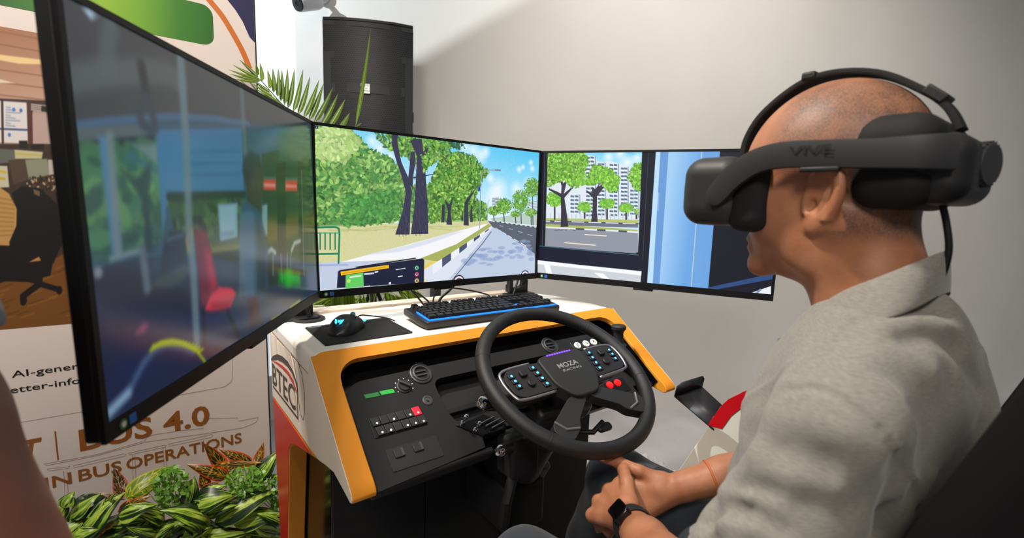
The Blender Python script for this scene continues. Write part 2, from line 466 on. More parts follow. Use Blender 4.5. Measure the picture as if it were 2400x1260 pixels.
# ------------------------------------------------------------------ monitors
K = 1.17
SW, SH = 0.5976 * K, 0.3362 * K
def mframe(ox, oy, oz, yaw, tilt, far=False):
    m = Matrix.Translation((ox * K, oy * K, oz * K + CZ)) @ Matrix.Rotation(yaw, 4, 'Z') @ Matrix.Rotation(-tilt, 4, 'X')
    return m @ Matrix.Translation((-SW, 0, 0)) if far else m
F_C = mframe(-0.4035, 0.9734, -0.1943, 0.6688, 0.0033)
F_L = mframe(-0.4008, 0.9679, -0.1937, 1.6817, 0.0206, True)
F_R = mframe(0.0731, 1.3553, -0.1941, -0.3994, -0.0045)
M_bezel = mat('monitor bezel', (11, 11, 12), 0.5, spec=.3)
M_blue = mat('blue sticker', (40, 110, 190), 0.4)
M_green = mat('green sticker', (60, 130, 80), 0.4)
def monitor(fr, screen_mat, label):
    base = fr @ Vector((SW / 2, 0.03, -0.02))
    t = bpy.data.objects.new('monitor', None); COL.objects.link(t)
    t.matrix_world = Matrix.Translation(base) @ fr.to_3x3().to_4x4(); MW[t.name] = t.matrix_world.copy(); ROOT[t.name] = t.name
    tag(t, label, 'monitor', 'curved row of driving simulator monitors')
    e, bt = 0.007, 0.019
    fn = lambda p, q, k: (p, k, q)
    out = rrect(-e, -bt, SW + e, SH + e, 0.004, 2)
    MB(fr).prism(out, fn, 0.002, 0.017).build('back_shell', M_bezel, t, bevel=0.002)
    MB(fr).prism(rrect(SW * .18, -0.0, SW * .82, SH * .8, 0.03, 4), fn, 0.017, 0.05).build('rear_housing', M_black, t, bevel=0.006)
    b = MB(fr)
    b.box((-e, -0.0025, -bt), (SW + e, 0.002, 0)); b.box((-e, -0.0025, SH), (SW + e, 0.002, SH + e))
    b.box((-e, -0.0025, 0), (0, 0.002, SH)); b.box((SW, -0.0025, 0), (SW + e, 0.002, SH))
    bz = b.build('bezel', M_bezel, t, smooth=False)
    MB(fr).box((SW / 2 - 0.03, -0.002, -bt - 0.007), (SW / 2 + 0.03, 0.012, -bt)).build('button_pod', M_bezel, t, bevel=0.002)
    s = MB(fr).add([(0, 0, 0), (SW, 0, 0), (SW, 0, SH), (0, 0, SH)], [(0, 1, 2, 3)]).build('screen', screen_mat, t, smooth=False)
    uv_quad(s)
    MB(fr).lathe([(0.0055, 0), (0.0055, 0.0004)], (0.018, -0.0026, -0.0095), (0, -1, 0), 16).build('round_sticker', M_green, bz)
    MB(fr).lathe([(0.003, 0), (0.003, 0.0003)], (0.018, -0.0031, -0.0095), (0, -1, 0), 12).build('sticker_dot', M_white, bz)
    MB(fr).box((0.027, -0.003, -0.0145), (0.037, -0.0025, -0.0045)).build('square_sticker', M_blue, bz)
    return t

# centre screen: a tree-lined road seen through the bus windscreen
G1 = [(118, 178, 88), (150, 200, 104), (92, 160, 82), (172, 214, 122), (74, 140, 74)]
G2 = [(96, 166, 62), (128, 190, 70), (158, 212, 92), (70, 132, 50), (180, 224, 110)]
p = Paint(1280, 720, [(125, 1153.6), (1514.8, 1038.8), (1544.6, 268.3), (100.8, 89.5)], (214, 238, 250))
p.grad([(90, 60), (1560, 250), (1560, 760), (90, 760)], (86, 198, 244), (228, 246, 253), (1300, 200), (1240, 700))
for x, y, r in [(470, 190, 40), (520, 240, 55), (590, 290, 40), (1120, 250, 70), (1170, 290, 60), (1200, 260, 45), (1060, 230, 50), (1415, 375, 30), (1440, 360, 22), (1490, 330, 26), (1500, 370, 30), (1230, 430, 40), (1280, 500, 90), (1400, 500, 60), (1480, 480, 70), (1250, 560, 80)]:
    p.spot((x, y), r * 0.9, (250, 253, 255), 0.75, 0.9)
p.poly([(115, 735), (1215, 700), (1240, 735), (820, 1100), (120, 1150)], (214, 213, 158))
p.noise(3, 3)
for i in range(14): p.line([(130 + i * 60, 735 + rng.random() * 30), (260 + i * 60, 735 + rng.random() * 40)], 3, (172, 184, 112), .5, 3)
p.poly([(115, 975), (300, 962), (760, 958), (800, 1100), (120, 1150)], (196, 206, 228)); 
p.poly([(130, 985), (310, 982), (320, 990), (130, 994)], (120, 140, 200), .6, 3)
p.poly([(270, 968), (640, 872), (1150, 735), (1218, 722), (1010, 855), (775, 948)], (246, 246, 250))
p.poly([(420, 925), (700, 860), (1000, 775), (1060, 770), (840, 850), (640, 905)], (214, 220, 238), .8, 4)
p.poly([(775, 948), (1010, 855), (1218, 725), (1240, 735), (905, 965)], (168, 178, 92))
p.poly([(805, 1010), (905, 960), (1238, 738), (1248, 745), (960, 1085), (810, 1090)], (222, 228, 240))
p.poly([(1215, 704), (1540, 745), (1520, 1040), (1470, 880), (1245, 745)], (92, 98, 112))
p.poly([(955, 1090), (1246, 745), (1300, 770), (1515, 915), (1520, 1060)], (192, 206, 228))
p.poly([(1040, 1060), (1180, 960), (1300, 905), (1440, 880), (1500, 930), (1400, 960), (1250, 985), (1120, 1030)], (134, 156, 196), .0, 5)
for k in range(60):
    x = 1060 + 440 * rng.random(); y = 820 + 130 * rng.random() + (x < 1250) * 60
    if x + y < 2010 or y > 985: continue
    p.spot((x, y), 16 + 22 * rng.random(), (138, 160, 204), .55, .35, 7 + 8 * rng.random())
p.line([(985, 1085), (1180, 850), (1235, 775)], 2.2, (70, 80, 105))
for i in range(9):
    t0, t1 = (i / 9.0) ** 1.5, ((i + 1) / 9.0) ** 1.5
    a = np.array([1235, 745.]); b = np.array([860, 985.]); q0 = a + (b - a) * t0; q1 = a + (b - a) * t1
    h0, h1 = 4 + 62 * t0, 4 + 62 * t1
    p.poly([q0, q1, q1 + (0, h1), q0 + (0, h0)], (74, 84, 112) if i % 2 else (236, 240, 248))
p.poly([(805, 1000), (845, 965), (880, 965), (810, 1015)], (236, 206, 92))
for i in range(7):
    t = (i / 7.0) ** 1.7; p.line([(1262 + 215 * t, 748 + 130 * t), (1274 + 240 * t, 756 + 144 * t)], 1 + 2.4 * t, (240, 242, 246))
for i in range(4): p.line([(1290 + 60 * i, 735 + 19 * i), (1312 + 62 * i, 741 + 19 * i)], 1.2, (225, 228, 232))
# far buildings, right-hand trees
p.poly([(1240, 555), (1285, 550), (1285, 610), (1240, 610)], (206, 218, 228)); p.poly([(1478, 578), (1530, 570), (1528, 640), (1478, 640)], (214, 224, 234))
for i in range(5): p.line([(1242, 563 + i * 9), (1283, 559 + i * 9)], 1.5, (110, 140, 160)); p.line([(1480, 586 + i * 10), (1528, 580 + i * 10)], 1.5, (120, 150, 170))
p.poly([(1230, 690), (1540, 640), (1535, 735), (1240, 705)], (186, 206, 196))
for x, y, w_, h_ in [(1250, 640, 40, 60), (1315, 610, 55, 110), (1425, 580, 62, 150), (1500, 490, 60, 130), (1490, 650, 40, 50), (1390, 660, 30, 40)]:
    p.line([(x, y + h_ * .2), (x + 4, 700 + (x - 1240) * .12)], 3.2, (58, 56, 66)); p.line([(x + 2, y + h_ * .45), (x + 16, y + h_ * .1)], 2, (58, 56, 66)); p.line([(x + 2, y + h_ * .45), (x - 14, y + h_ * .1)], 2, (58, 56, 66))
    for k in range(5): p.spot((x + w_ * .45 * math.cos(k * 1.3), y + h_ * .24 * math.sin(k * 1.3)), w_ * .38, (104, 168, 62), 1, .25, h_ * .2)
    p.leaves([(x + w_ * math.cos(a), y + h_ / 2 * math.sin(a)) for a in np.linspace(0, 6.28, 10)], int(w_ * 6), G2, 5.5, .7)
for i in range(20): p.line([(1245 + i * 15, 706 + i * 2.2), (1252 + i * 15, 707 + i * 2.2)], 2, (40, 44, 52) if i % 2 else (240, 242, 244))
# the wood on the near side
p.poly([(95, 70), (320, 118), (430, 235), (550, 300), (640, 370), (690, 490), (860, 480), (860, 712), (640, 700), (320, 735), (100, 740)], (96, 156, 84), 1, 6)
p.leaves([(100, 80), (330, 118), (440, 225), (560, 285), (650, 360), (700, 480), (860, 470), (860, 715), (640, 705), (320, 740), (260, 700), (110, 740)], 3600, G1, 13, .62)
p.leaves([(100, 90), (330, 118), (400, 210), (300, 330), (110, 300)], 500, [(206, 226, 156), (186, 216, 138), (168, 206, 118)], 13, .9)
p.leaves([(300, 560), (640, 500), (640, 700), (300, 735)], 700, [(84, 158, 78), (104, 176, 84), (70, 136, 70)], 12, .8)
p.poly([(850, 470), (905, 345), (990, 275), (1110, 300), (1205, 390), (1165, 455), (1110, 560), (1195, 610), (1205, 700), (845, 710)], (92, 158, 66), 1, 6)
p.leaves([(840, 460), (900, 330), (990, 255), (1120, 285), (1225, 385), (1175, 460), (1130, 560), (1205, 600), (1212, 700), (840, 712)], 1900, G2, 10, .55)
p.poly([(560, 150), (980, 205), (950, 290), (830, 340), (740, 320), (640, 250)], (92, 150, 70), .9, 8)
p.leaves([(485, 140), (600, 135), (990, 205), (960, 300), (830, 350), (790, 420), (740, 330), (700, 300), (560, 240)], 700, G2 + [(112, 160, 120)], 11, .55)
p.leaves([(960, 190), (1050, 205), (1070, 245), (990, 240)], 40, [(60, 110, 70)], 9, .8)
for pts in [[(915, 712), (935, 715), (938, 600), (920, 600)], [(948, 728), (985, 730), (975, 640), (990, 560), (965, 600), (935, 560), (958, 640)], [(1058, 732), (1092, 735), (1085, 590), (1140, 490), (1080, 560), (1065, 590)], [(1100, 712), (1118, 712), (1112, 610), (1104, 600)], [(1045, 700), (1055, 700), (1052, 640), (1046, 640)]]:
    p.poly(pts, (56, 54, 74))
TR = (58, 58, 82)
p.poly([(620, 792), (712, 792), (718, 620), (728, 520), (705, 430), (660, 330), (632, 200), (640, 150), (600, 140), (598, 220), (630, 330), (665, 430), (688, 520), (668, 640)], TR)
p.poly([(700, 450), (732, 500), (735, 420), (750, 330), (745, 260), (720, 260), (712, 350)], TR)
p.poly([(720, 790), (832, 788), (826, 560), (815, 420), (810, 320), (835, 230), (800, 260), (790, 180), (750, 180), (715, 190), (760, 290), (752, 440), (745, 600)], TR)
p.poly([(700, 430), (870, 402), (868, 408), (720, 435)], TR)
for i in range(90):
    x = 730 + 95 * rng.random(); y = 330 + 450 * rng.random(); p.line([(x, y), (x + 4, y + 26)], 1.2, (80, 84, 112) if i % 2 else (38, 38, 56), .6)
for i in range(60):
    y = 540 + 245 * rng.random(); x = 640 + 60 * rng.random() + (790 - y) * .07; p.line([(x, y), (x + 4, y + 22)], 1.2, (82, 86, 114) if i % 2 else (38, 38, 56), .6)
p.leaves([(780, 280), (850, 260), (860, 360), (800, 400)], 60, G2, 11, .8)
# street lamp, railing, the driver's display and mirrors
p.line([(1162, 752), (1166, 560), (1172, 420), (1180, 395), (1215, 378), (1290, 380)], 2.4, (146, 160, 176)); p.line([(1262, 378), (1294, 380)], 3.5, (110, 124, 140))
p.poly([(1152, 486), (1165, 484), (1165, 512), (1152, 515)], (36, 76, 190)); p.line([(1212, 690), (1214, 590), (1222, 570)], 1.6, (160, 174, 190))
GR = (38, 128, 92)
p.line([(120, 747), (240, 745), (258, 755), (262, 790), (256, 975)], 4, GR); p.line([(120, 917), (256, 915)], 4, GR)
for x in (138, 170, 202, 234): p.line([(x, 782), (x, 886)], 3, GR)
p.line([(120, 782), (258, 782)], 2, GR)
p.poly([(245, 1135), (252, 1030), (265, 1020), (795, 945), (806, 955), (803, 1100)], (24, 30, 58))
p.poly([(360, 1000), (750, 940), (755, 946), (380, 1006)], (16, 18, 34))
p.poly([(268, 1030), (578, 986), (580, 1008), (272, 1055)], (246, 190, 30)); p.line([(285, 1042), (560, 1000)], 2.2, (196, 140, 20), .7)
p.poly([(302, 1052), (415, 1036), (418, 1122), (300, 1138)], (98, 206, 96)); p.spot((322, 1090), 12, (214, 240, 120), .8, .5)
p.line([(330, 1066), (400, 1056)], 3.5, (226, 246, 226)); p.line([(425, 1046), (480, 1040)], 4, (226, 230, 240)); p.line([(492, 1034), (506, 1030)], 4, (226, 230, 240))
p.line([(626, 1018), (684, 1008)], 2, (240, 240, 246)); p.line([(640, 1062), (664, 1058)], 3, (240, 240, 246)); p.spot((586, 1104), 7, (240, 240, 246)); p.line([(425, 1128), (455, 1122)], 3, (220, 224, 236))
for y, c in [(1006, (40, 190, 110)), (1047, (232, 44, 120)), (1088, (240, 190, 90))]:
    p.spot((758, y), 13, c); p.spot((758, y), 8.5, (236, 236, 220)); p.line([(754, y - 5), (763, y + 5)], 1.8, (30, 30, 40)); p.line([(763, y - 5), (754, y + 5)], 1.8, (30, 30, 40))
for cx, cy, r in [(1028, 1092, 36), (1452, 1055, 33)]:
    p.spot((cx, cy), r, (34, 30, 60), 1, .05); p.spot((cx, cy + 2), r * .88, (236, 226, 228), 1, .08); p.spot((cx, cy + 6), r * .68, (66, 66, 96), 1, .1)
p.poly([(1010, 1090), (1400, 1050), (1520, 1040), (1520, 1060), (1010, 1095)], (30, 40, 100))
p.poly([(103, 92), (126, 94), (126, 114), (104, 112)], (44, 52, 60)); p.poly([(112, 100), (120, 103), (112, 107)], (230, 230, 230))
M_sc = picture_mat('screen picture road', p.image('road view'), 1.0, 0.25)

# side screen: the window of the cab with a housing block, blue pillar
p = Paint(1280, 720, [(57, 954), (1699, 1108), (1812, 100), (91, 117)], (14, 18, 34))
p.poly([(110, 90), (800, 90), (790, 340), (780, 650), (770, 812), (460, 800), (110, 768)], (206, 236, 250))
p.grad([(380, 90), (805, 90), (800, 260), (380, 260)], (96, 204, 246), (214, 242, 253), (700, 90), (680, 250))
for x, y, r in [(640, 120, 45), (690, 180, 50), (560, 140, 40), (760, 150, 40)]: p.spot((x, y), r, (252, 254, 255), .8, .9)
p.poly([(112, 400), (398, 130), (470, 140), (480, 200), (560, 170), (640, 190), (700, 215), (780, 420), (772, 590), (115, 575)], (226, 234, 244))
for k, (x0, x1, y0, y1, dy) in enumerate([(395, 470, 128, 560, .14), (478, 540, 175, 560, .1), (560, 632, 180, 560, .12), (640, 700, 205, 560, .14), (705, 775, 360, 570, .14), (285, 360, 400, 545, .1)]):
    p.poly([(x0, y0), (x1, y0 + 10), (x1, y1), (x0, y1)], (232, 238, 248))
    p.poly([(x1 - 8, y0 + 8), (x1, y0 + 10), (x1, y1), (x1 - 8, y1)], (150, 164, 190))
    y = y0 + 12
    while y < y1 - 12:
        for j in range(2):
            a = x0 + 6 + j * (x1 - x0 - 14) / 2
            p.poly([(a, y), (a + (x1 - x0) * .34, y + 3), (a + (x1 - x0) * .34, y + 13), (a, y + 11)], (86, 118, 138)); p.line([(a, y + 12), (a + (x1 - x0) * .34, y + 14)], 1, (54, 84, 96))
        y += 27
for i in range(22): p.line([(120 + i * 30, 545), (120 + i * 30, 578)], 3, (196, 212, 226))
p.poly([(115, 572), (770, 585), (768, 610), (115, 600)], (186, 198, 110)); p.poly([(115, 586), (768, 608), (766, 640), (115, 620)], (112, 116, 136))
p.poly([(115, 612), (560, 640), (764, 655), (764, 665), (115, 640)], (176, 186, 96))
p.poly([(115, 640), (765, 672), (768, 812), (745, 820), (460, 800), (110, 768)], (148, 152, 164))
for i in range(22):
    x = 118 + i * 30; p.poly([(x, 631 + i * 1.6), (x + 30, 632.6 + i * 1.6), (x + 30, 644 + i * 1.6), (x, 642 + i * 1.6)], (70, 78, 98) if i % 5 in (2, 3) and i > 5 else (236, 238, 242))
    p.poly([(x, 590 + i * .9), (x + 30, 591 + i * .9), (x + 30, 597 + i * .9), (x, 596 + i * .9)], (60, 68, 84) if i % 4 == 1 else (238, 240, 243))
p.line([(392, 688), (542, 698)], 2.6, (246, 238, 216)); p.line([(250, 745), (464, 763)], 3, (246, 238, 216))
for i in range(18): p.spot((160 + 200 * rng.random(), 652 + 8 * rng.random()), 10, (104, 110, 126), .7, .6, 3)
for x, y, w_, h_, yb, n in [(180, 440, 60, 110, 580, 300), (390, 495, 50, 75, 572, 200), (548, 470, 58, 70, 578, 220), (682, 500, 52, 68, 580, 200), (755, 525, 14, 40, 575, 30)]:
    p.line([(x, y), (x, yb)], 5, (66, 62, 74)); p.spot((x, y), w_ * .72, (128, 200, 66), 1, .3, h_ * .36); p.leaves([(x + w_ * math.cos(a), y + h_ / 2 * math.sin(a)) for a in np.linspace(0, 6.28, 10)], n, [(140, 216, 70), (168, 230, 96), (110, 190, 60)], 7, .75)
p.poly([(222, 635), (276, 632), (262, 520), (248, 430), (300, 370), (292, 362), (245, 400), (262, 330), (285, 300), (270, 295), (240, 330), (232, 290), (215, 285), (228, 350), (225, 400), (140, 362), (136, 372), (222, 425), (225, 520)], (58, 54, 66))
p.poly([(435, 600), (482, 598), (476, 520), (478, 420), (530, 350), (510, 350), (540, 318), (490, 350), (500, 322), (465, 370), (440, 350), (445, 400), (400, 375), (402, 385), (448, 430), (446, 520)], (58, 54, 66))
p.poly([(132, 100), (390, 110), (410, 180), (370, 280), (290, 350), (250, 300), (132, 340)], (116, 188, 54), 1, 8)
p.leaves([(130, 105), (395, 110), (420, 180), (380, 290), (300, 370), (250, 300), (130, 360)], 1300, [(130, 206, 60), (160, 226, 84), (98, 172, 44), (190, 238, 120)], 9, .55)
p.poly([(405, 325), (455, 205), (555, 232), (625, 300), (610, 370), (560, 380), (500, 318), (440, 335)], (124, 198, 60), 1, 8)
p.leaves([(395, 330), (450, 190), (560, 220), (640, 290), (620, 380), (560, 390), (500, 320), (440, 340)], 900, [(140, 214, 66), (170, 232, 96), (110, 184, 52)], 9, .6)
p.poly([(700, 280), (745, 205), (795, 195), (788, 380), (745, 362)], (124, 198, 60), 1, 8)
p.leaves([(690, 280), (745, 190), (800, 180), (792, 390), (740, 370)], 330, [(140, 214, 66), (170, 232, 96), (100, 174, 48)], 9, .6)
p.leaves([(300, 260), (400, 250), (400, 330), (330, 370)], 160, [(130, 206, 60), (160, 226, 84)], 9, .7)
# cab frame, kerb stripes below, pillar
p.poly([(85, 80), (132, 80), (112, 770), (80, 770)], (22, 24, 34)); p.line([(112, 110), (92, 765)], 1.2, (120, 130, 140), .7)
p.poly([(796, 80), (895, 80), (830, 1040), (782, 1040), (765, 830)], (18, 22, 34)); p.line([(840, 110), (798, 868), (765, 872)], 1.2, (90, 100, 112), .7)
p.poly([(70, 765), (110, 768), (460, 800), (770, 832), (800, 870), (785, 948), (400, 905), (65, 870)], (16, 22, 44)); p.line([(75, 768), (460, 805), (768, 832)], 1.6, (90, 140, 160))
p.poly([(60, 868), (400, 905), (790, 945), (782, 1040), (60, 980)], (206, 212, 218)); p.poly([(60, 868), (400, 908), (790, 948), (788, 976), (400, 930), (60, 895)], (248, 250, 252))
p.poly([(105, 900), (145, 902), (165, 975), (125, 970)], (250, 251, 253)); p.poly([(455, 955), (520, 962), (590, 1025), (540, 1018)], (250, 251, 253))
p.grad([(893, 80), (1345, 80), (1255, 1110), (828, 1050)], (120, 176, 232), (108, 164, 226), (900, 600), (1300, 620))
p.poly([(893, 80), (925, 80), (868, 1050), (828, 1050)], (190, 226, 250)); p.poly([(925, 80), (985, 80), (918, 1060), (868, 1050)], (106, 156, 216))
p.grad([(982, 80), (1215, 80), (1138, 1090), (914, 1060)], (164, 208, 246), (110, 168, 230), (950, 600), (1150, 620))
p.line([(1215, 100), (1138, 1070)], 2.2, (196, 206, 214)); p.line([(910, 400), (905, 520)], 3, (190, 214, 240), .6, 3)
p.poly([(1345, 80), (1850, 80), (1850, 1000), (1258, 1110)], (12, 15, 30)); p.poly([(1258, 1060), (1720, 960), (1720, 1000), (1258, 1085)], (42, 74, 128))
p.poly([(1560, 1098), (1700, 1050), (1700, 1115), (1560, 1115)], (236, 240, 246)); p.line([(1590, 1110), (1625, 1075)], 5, (120, 150, 190))
M_sr = picture_mat('screen picture cab window', p.image('cab window view'), 1.0, 0.25)

# near side screen: the bus saloon, dim at this angle; coordinates of the lower half of the view
p = Paint(1024, 576, [(750, 1776), (2238, 846), (2187, -328), (417, -1248)], (58, 66, 72))
p.grad([(380, -1300), (2240, -1300), (2240, -360), (500, -60), (440, -60)], (50, 55, 66), (62, 70, 74), (600, -1150), (1200, -350))
p.poly([(580, -1140), (640, -1150), (700, -1090), (640, -1060)], (176, 206, 226), 1, 4)
p.line([(640, -1150), (740, -1040), (1300, -800)], 5, (48, 54, 62), .6, 5)
p.line([(780, -1010), (760, -900), (750, -720)], 16, (78, 96, 100), .8, 8)
p.line([(470, -640), (780, -690), (1050, -700), (1190, -680), (1270, -620)], 20, (86, 98, 100), .8, 8)
p.poly([(500, -330), (900, -380), (1280, -390), (1700, -330), (2230, -300), (2230, 900), (700, 1800), (620, 400)], (52, 86, 104))
p.line([(520, -320), (800, -355), (1200, -385), (1500, -370), (1750, -330)], 6, (64, 104, 140), .9, 3)
p.poly([(520, -300), (1090, -330), (1095, -250), (540, -205)], (84, 100, 108))
p.poly([(540, -205), (1095, -255), (1100, -190), (560, -140)], (32, 50, 60))
p.poly([(560, -145), (1115, -190), (1150, 480), (1000, 560), (660, 640), (600, 200)], (62, 104, 92))
p.leaves([(570, -140), (1110, -170), (1140, 420), (660, 560)], 240, [(60, 106, 88), (74, 122, 92), (52, 92, 84), (88, 136, 90)], 26, .85)
p.poly([(930, -180), (1110, -190), (1110, -40)], (120, 138, 140), .8, 5); p.poly([(900, -150), (1100, -20), (1100, 20), (880, -90)], (60, 100, 120), .8, 4)
p.poly([(850, -10), (960, 60), (1060, -60), (1060, 60), (1040, 200), (1080, 560), (1020, 580), (1010, 220), (930, 100)], (44, 66, 72), .9, 5)
p.poly([(690, -250), (770, -240), (860, 560), (790, 600)], (82, 128, 166), 1, 5); p.line([(775, -240), (830, 560)], 8, (120, 136, 140), .8, 5)
p.poly([(1095, -290), (1700, -300), (1715, 175), (1180, 180), (1145, 460)], (66, 118, 158), 1, 4)
for y in (-140, -60, 20): p.line([(1290, y + 10), (1690, y)], 3, (54, 100, 140), .7, 3)
p.poly([(1185, 185), (1720, 170), (1720, 640), (1480, 640), (1240, 560)], (52, 84, 62)); p.leaves([(1200, 200), (1710, 190), (1710, 420), (1250, 470)], 120, [(54, 88, 62), (66, 104, 70), (44, 74, 56)], 20, .85)
p.line([(1190, 182), (1720, 165)], 8, (36, 52, 54), 1, 3); p.poly([(1480, 520), (1720, 500), (1720, 600), (1480, 620)], (128, 122, 66), .8, 8); p.line([(1500, 620), (1700, 590)], 12, (40, 50, 52), 1, 4)
p.poly([(1530, 235), (1670, 225), (1672, 490), (1548, 505)], (118, 156, 174), 1, 4); p.poly([(1545, 250), (1655, 242), (1655, 478), (1560, 488)], (134, 172, 186), 1, 4); p.line([(1560, 450), (1640, 440)], 6, (104, 140, 156), .8, 4)
p.line([(1500, 520), (1700, 470)], 4, (72, 78, 60), .8, 3)
# doorway area near the far edge
p.poly([(1840, -120), (2240, -200), (2240, 860), (1900, 900), (1850, 500)], (40, 58, 50)); p.poly([(1950, -260), (2230, -320), (2200, -100), (1960, -40)], (50, 90, 84), .8, 20); p.poly([(1860, 330), (2210, 300), (2210, 420), (1870, 520)], (104, 92, 40), .8, 12)
for x0, x1 in [(1945, 2010), (2095, 2130)]: p.poly([(x0, -60), (x1, -60), (x1, 840), (x0 + 10, 860)], (34, 42, 40), 1, 3)
p.line([(2120, 0), (2140, 860)], 4, (110, 124, 120), .8, 2)
for x0, x1, y in [(1845, 1940, 55), (2005, 2090, 62)]:
    p.poly([(x0, y - 15), (x1, y - 15), (x1, y + 8), (x0, y + 8)], (66, 96, 92)); p.poly([(x0, y + 5), (x1, y + 5), (x1, y + 82), (x0, y + 80)], (188, 52, 54)); p.line([(x0 + 8, y + 45), (x1 - 8, y + 48)], 5, (226, 160, 158), .7, 2)
p.poly([(1840, 240), (1880, 235), (1880, 455), (1845, 460)], (120, 156, 160), 1, 3)
for pts in [[(1880, 570), (1910, 552), (1935, 575)], [(2050, 560), (2070, 510), (2110, 492)]]: p.line(pts, 7, (170, 184, 180), .9, 4)
for pts in [[(1920, 580), (1920, 730)], [(1975, 590), (1985, 810)], [(2020, 580), (2020, 790)], [(2045, 570), (2045, 670)]]: p.line(pts, 4, (110, 124, 124), .9, 3)
# floor, seats, poles
p.poly([(640, 690), (1000, 610), (1340, 600), (1690, 640), (1900, 820), (2235, 700), (2235, 860), (1600, 1250), (700, 1790)], (44, 62, 82))
p.poly([(620, 720), (960, 650), (1010, 600), (1040, 830), (1140, 760), (1440, 900), (1720, 1160), (1600, 1270), (720, 1790)], (38, 44, 62), 1, 8)
p.poly([(690, 1100), (1700, 1050), (1560, 1300), (720, 1790)], (34, 46, 88), .9, 60)
p.poly([(1160, 480), (1200, 425), (1270, 415), (1305, 440), (1310, 640), (1130, 760), (1130, 640)], (34, 48, 64), 1, 4); p.poly([(1170, 470), (1290, 440), (1290, 460), (1175, 500)], (70, 110, 120), .8, 4)
p.poly([(1040, 830), (1120, 740), (1320, 650), (1360, 700), (1220, 820)], (62, 78, 82), 1, 6)
p.poly([(770, 610), (980, 545), (1000, 560), (985, 575), (780, 632)], (136, 156, 164), 1, 5); p.line([(1000, 560), (1035, 830)], 9, (96, 112, 124), .9, 5); p.spot((690, 715), 12, (150, 160, 166), .8, .6)
p.poly([(1330, 425), (1358, 410), (1360, 580), (1318, 570), (1306, 480)], (190, 148, 50), 1, 4); p.spot((1330, 490), 12, (180, 60, 40), .8, .7)
p.poly([(1365, 415), (1420, 405), (1455, 420), (1480, 560), (1530, 800), (1480, 920), (1420, 960), (1390, 700)], (110, 36, 58), 1, 5); p.poly([(1440, 560), (1480, 560), (1530, 800), (1490, 860), (1455, 700)], (170, 44, 70), .9, 10)
p.poly([(1480, 880), (1540, 815), (1630, 822), (1660, 860), (1620, 960), (1490, 985), (1430, 985)], (204, 52, 80), 1, 4); p.poly([(1490, 930), (1640, 890), (1610, 970), (1490, 985)], (150, 36, 58), .8, 8)
p.line([(1365, 350), (1400, 345), (1440, 400)], 8, (30, 42, 48), 1, 4)
p.line([(1430, 985), (1440, 1200)], 7, (24, 30, 44), .8, 4); p.line([(1600, 990), (1680, 1170)], 7, (24, 30, 44), .8, 4)
p.line([(1270, -790), (1310, -200), (1330, 420), (1360, 700), (1385, 1210)], 12, (104, 128, 136), .9, 6)
p.line([(1700, -560), (1725, -120)], 10, (92, 110, 114), .8, 6)
p.line([(995, -740), (1030, -530)], 10, (34, 40, 48), 1, 5); p.line([(1020, -520), (985, -400), (1000, -330), (1060, -290), (1090, -300), (1070, -420), (1030, -520)], 9, (44, 62, 78), .9, 5)
# standing passenger
p.poly([(1705, 0), (1712, -90), (1760, -135), (1820, -110), (1845, -20), (1850, 120), (1830, 290), (1740, 230), (1735, 120)], (40, 44, 46), 1, 8); p.poly([(1780, -30), (1850, 0), (1840, 280), (1760, 230), (1745, 130)], (66, 62, 56), .9, 14)
p.poly([(1700, 240), (1750, 225), (1830, 300), (1880, 520), (1880, 900), (1730, 910), (1690, 650), (1685, 400)], (50, 84, 112), 1, 8)
for i in range(14): p.line([(1690, 320 + i * 42), (1760, 300 + i * 42), (1800, 330 + i * 42)], 7, (100, 134, 150), .5, 6)
p.poly([(1800, 330), (1880, 520), (1880, 880), (1800, 860)], (40, 62, 66), .8, 20); p.poly([(1740, 900), (1810, 880), (1840, 1060), (1760, 1100)], (66, 38, 48), 1, 8)
p.spot((2030, 750), 50, (20, 190, 40), .95, .8, 40); p.poly([(1960, 700), (2110, 720), (2110, 800), (1960, 790)], (16, 176, 36), .8, 14)
p.poly([(1905, 1040), (1975, 1000), (1975, 1010), (1910, 1055)], (140, 146, 50), 1, 3); p.poly([(2035, 955), (2110, 900), (2115, 915), (2040, 970)], (140, 146, 50), 1, 3)
p.poly([(960, 1140), (1010, 1075), (1035, 1085), (1010, 1130)], (200, 76, 116), .9, 8)
p.line([(760, 1700), (900, 1560), (1010, 1350), (1090, 1260), (1170, 1220), (1280, 1235), (1360, 1270)], 6, (84, 112, 150), .8, 6); p.line([(750, 1720), (900, 1565)], 8, (150, 184, 210), .8, 6)
p.line([(1060, 1260), (1130, 1205), (1210, 1190), (1290, 1210), (1380, 1262), (1440, 1340)], 3.5, (168, 186, 40), .95, 3)
for i in range(16):
    a = -2.3 + i * .09; p.line([(1075 + i * 21, 1245 - 55 * math.sin(i / 15 * 2.6) + i * 4), (1080 + i * 23, 1225 - 62 * math.sin(i / 15 * 2.6) + i * 4)], 3, (176, 194, 44), .9, 2)
p.blur(2)
p.c = p.c ** 1.06 * .93
M_sl = picture_mat('screen picture saloon', p.image('saloon view'), 0.85, 0.18)

monitor(F_L, M_sl, 'large black monitor at the side showing dim bus saloon with a red seat')
monitor(F_C, M_sc, 'middle monitor showing a tree-lined road and a dark driver display')
monitor(F_R, M_sr, 'monitor behind the headset showing housing block and blue pillar')

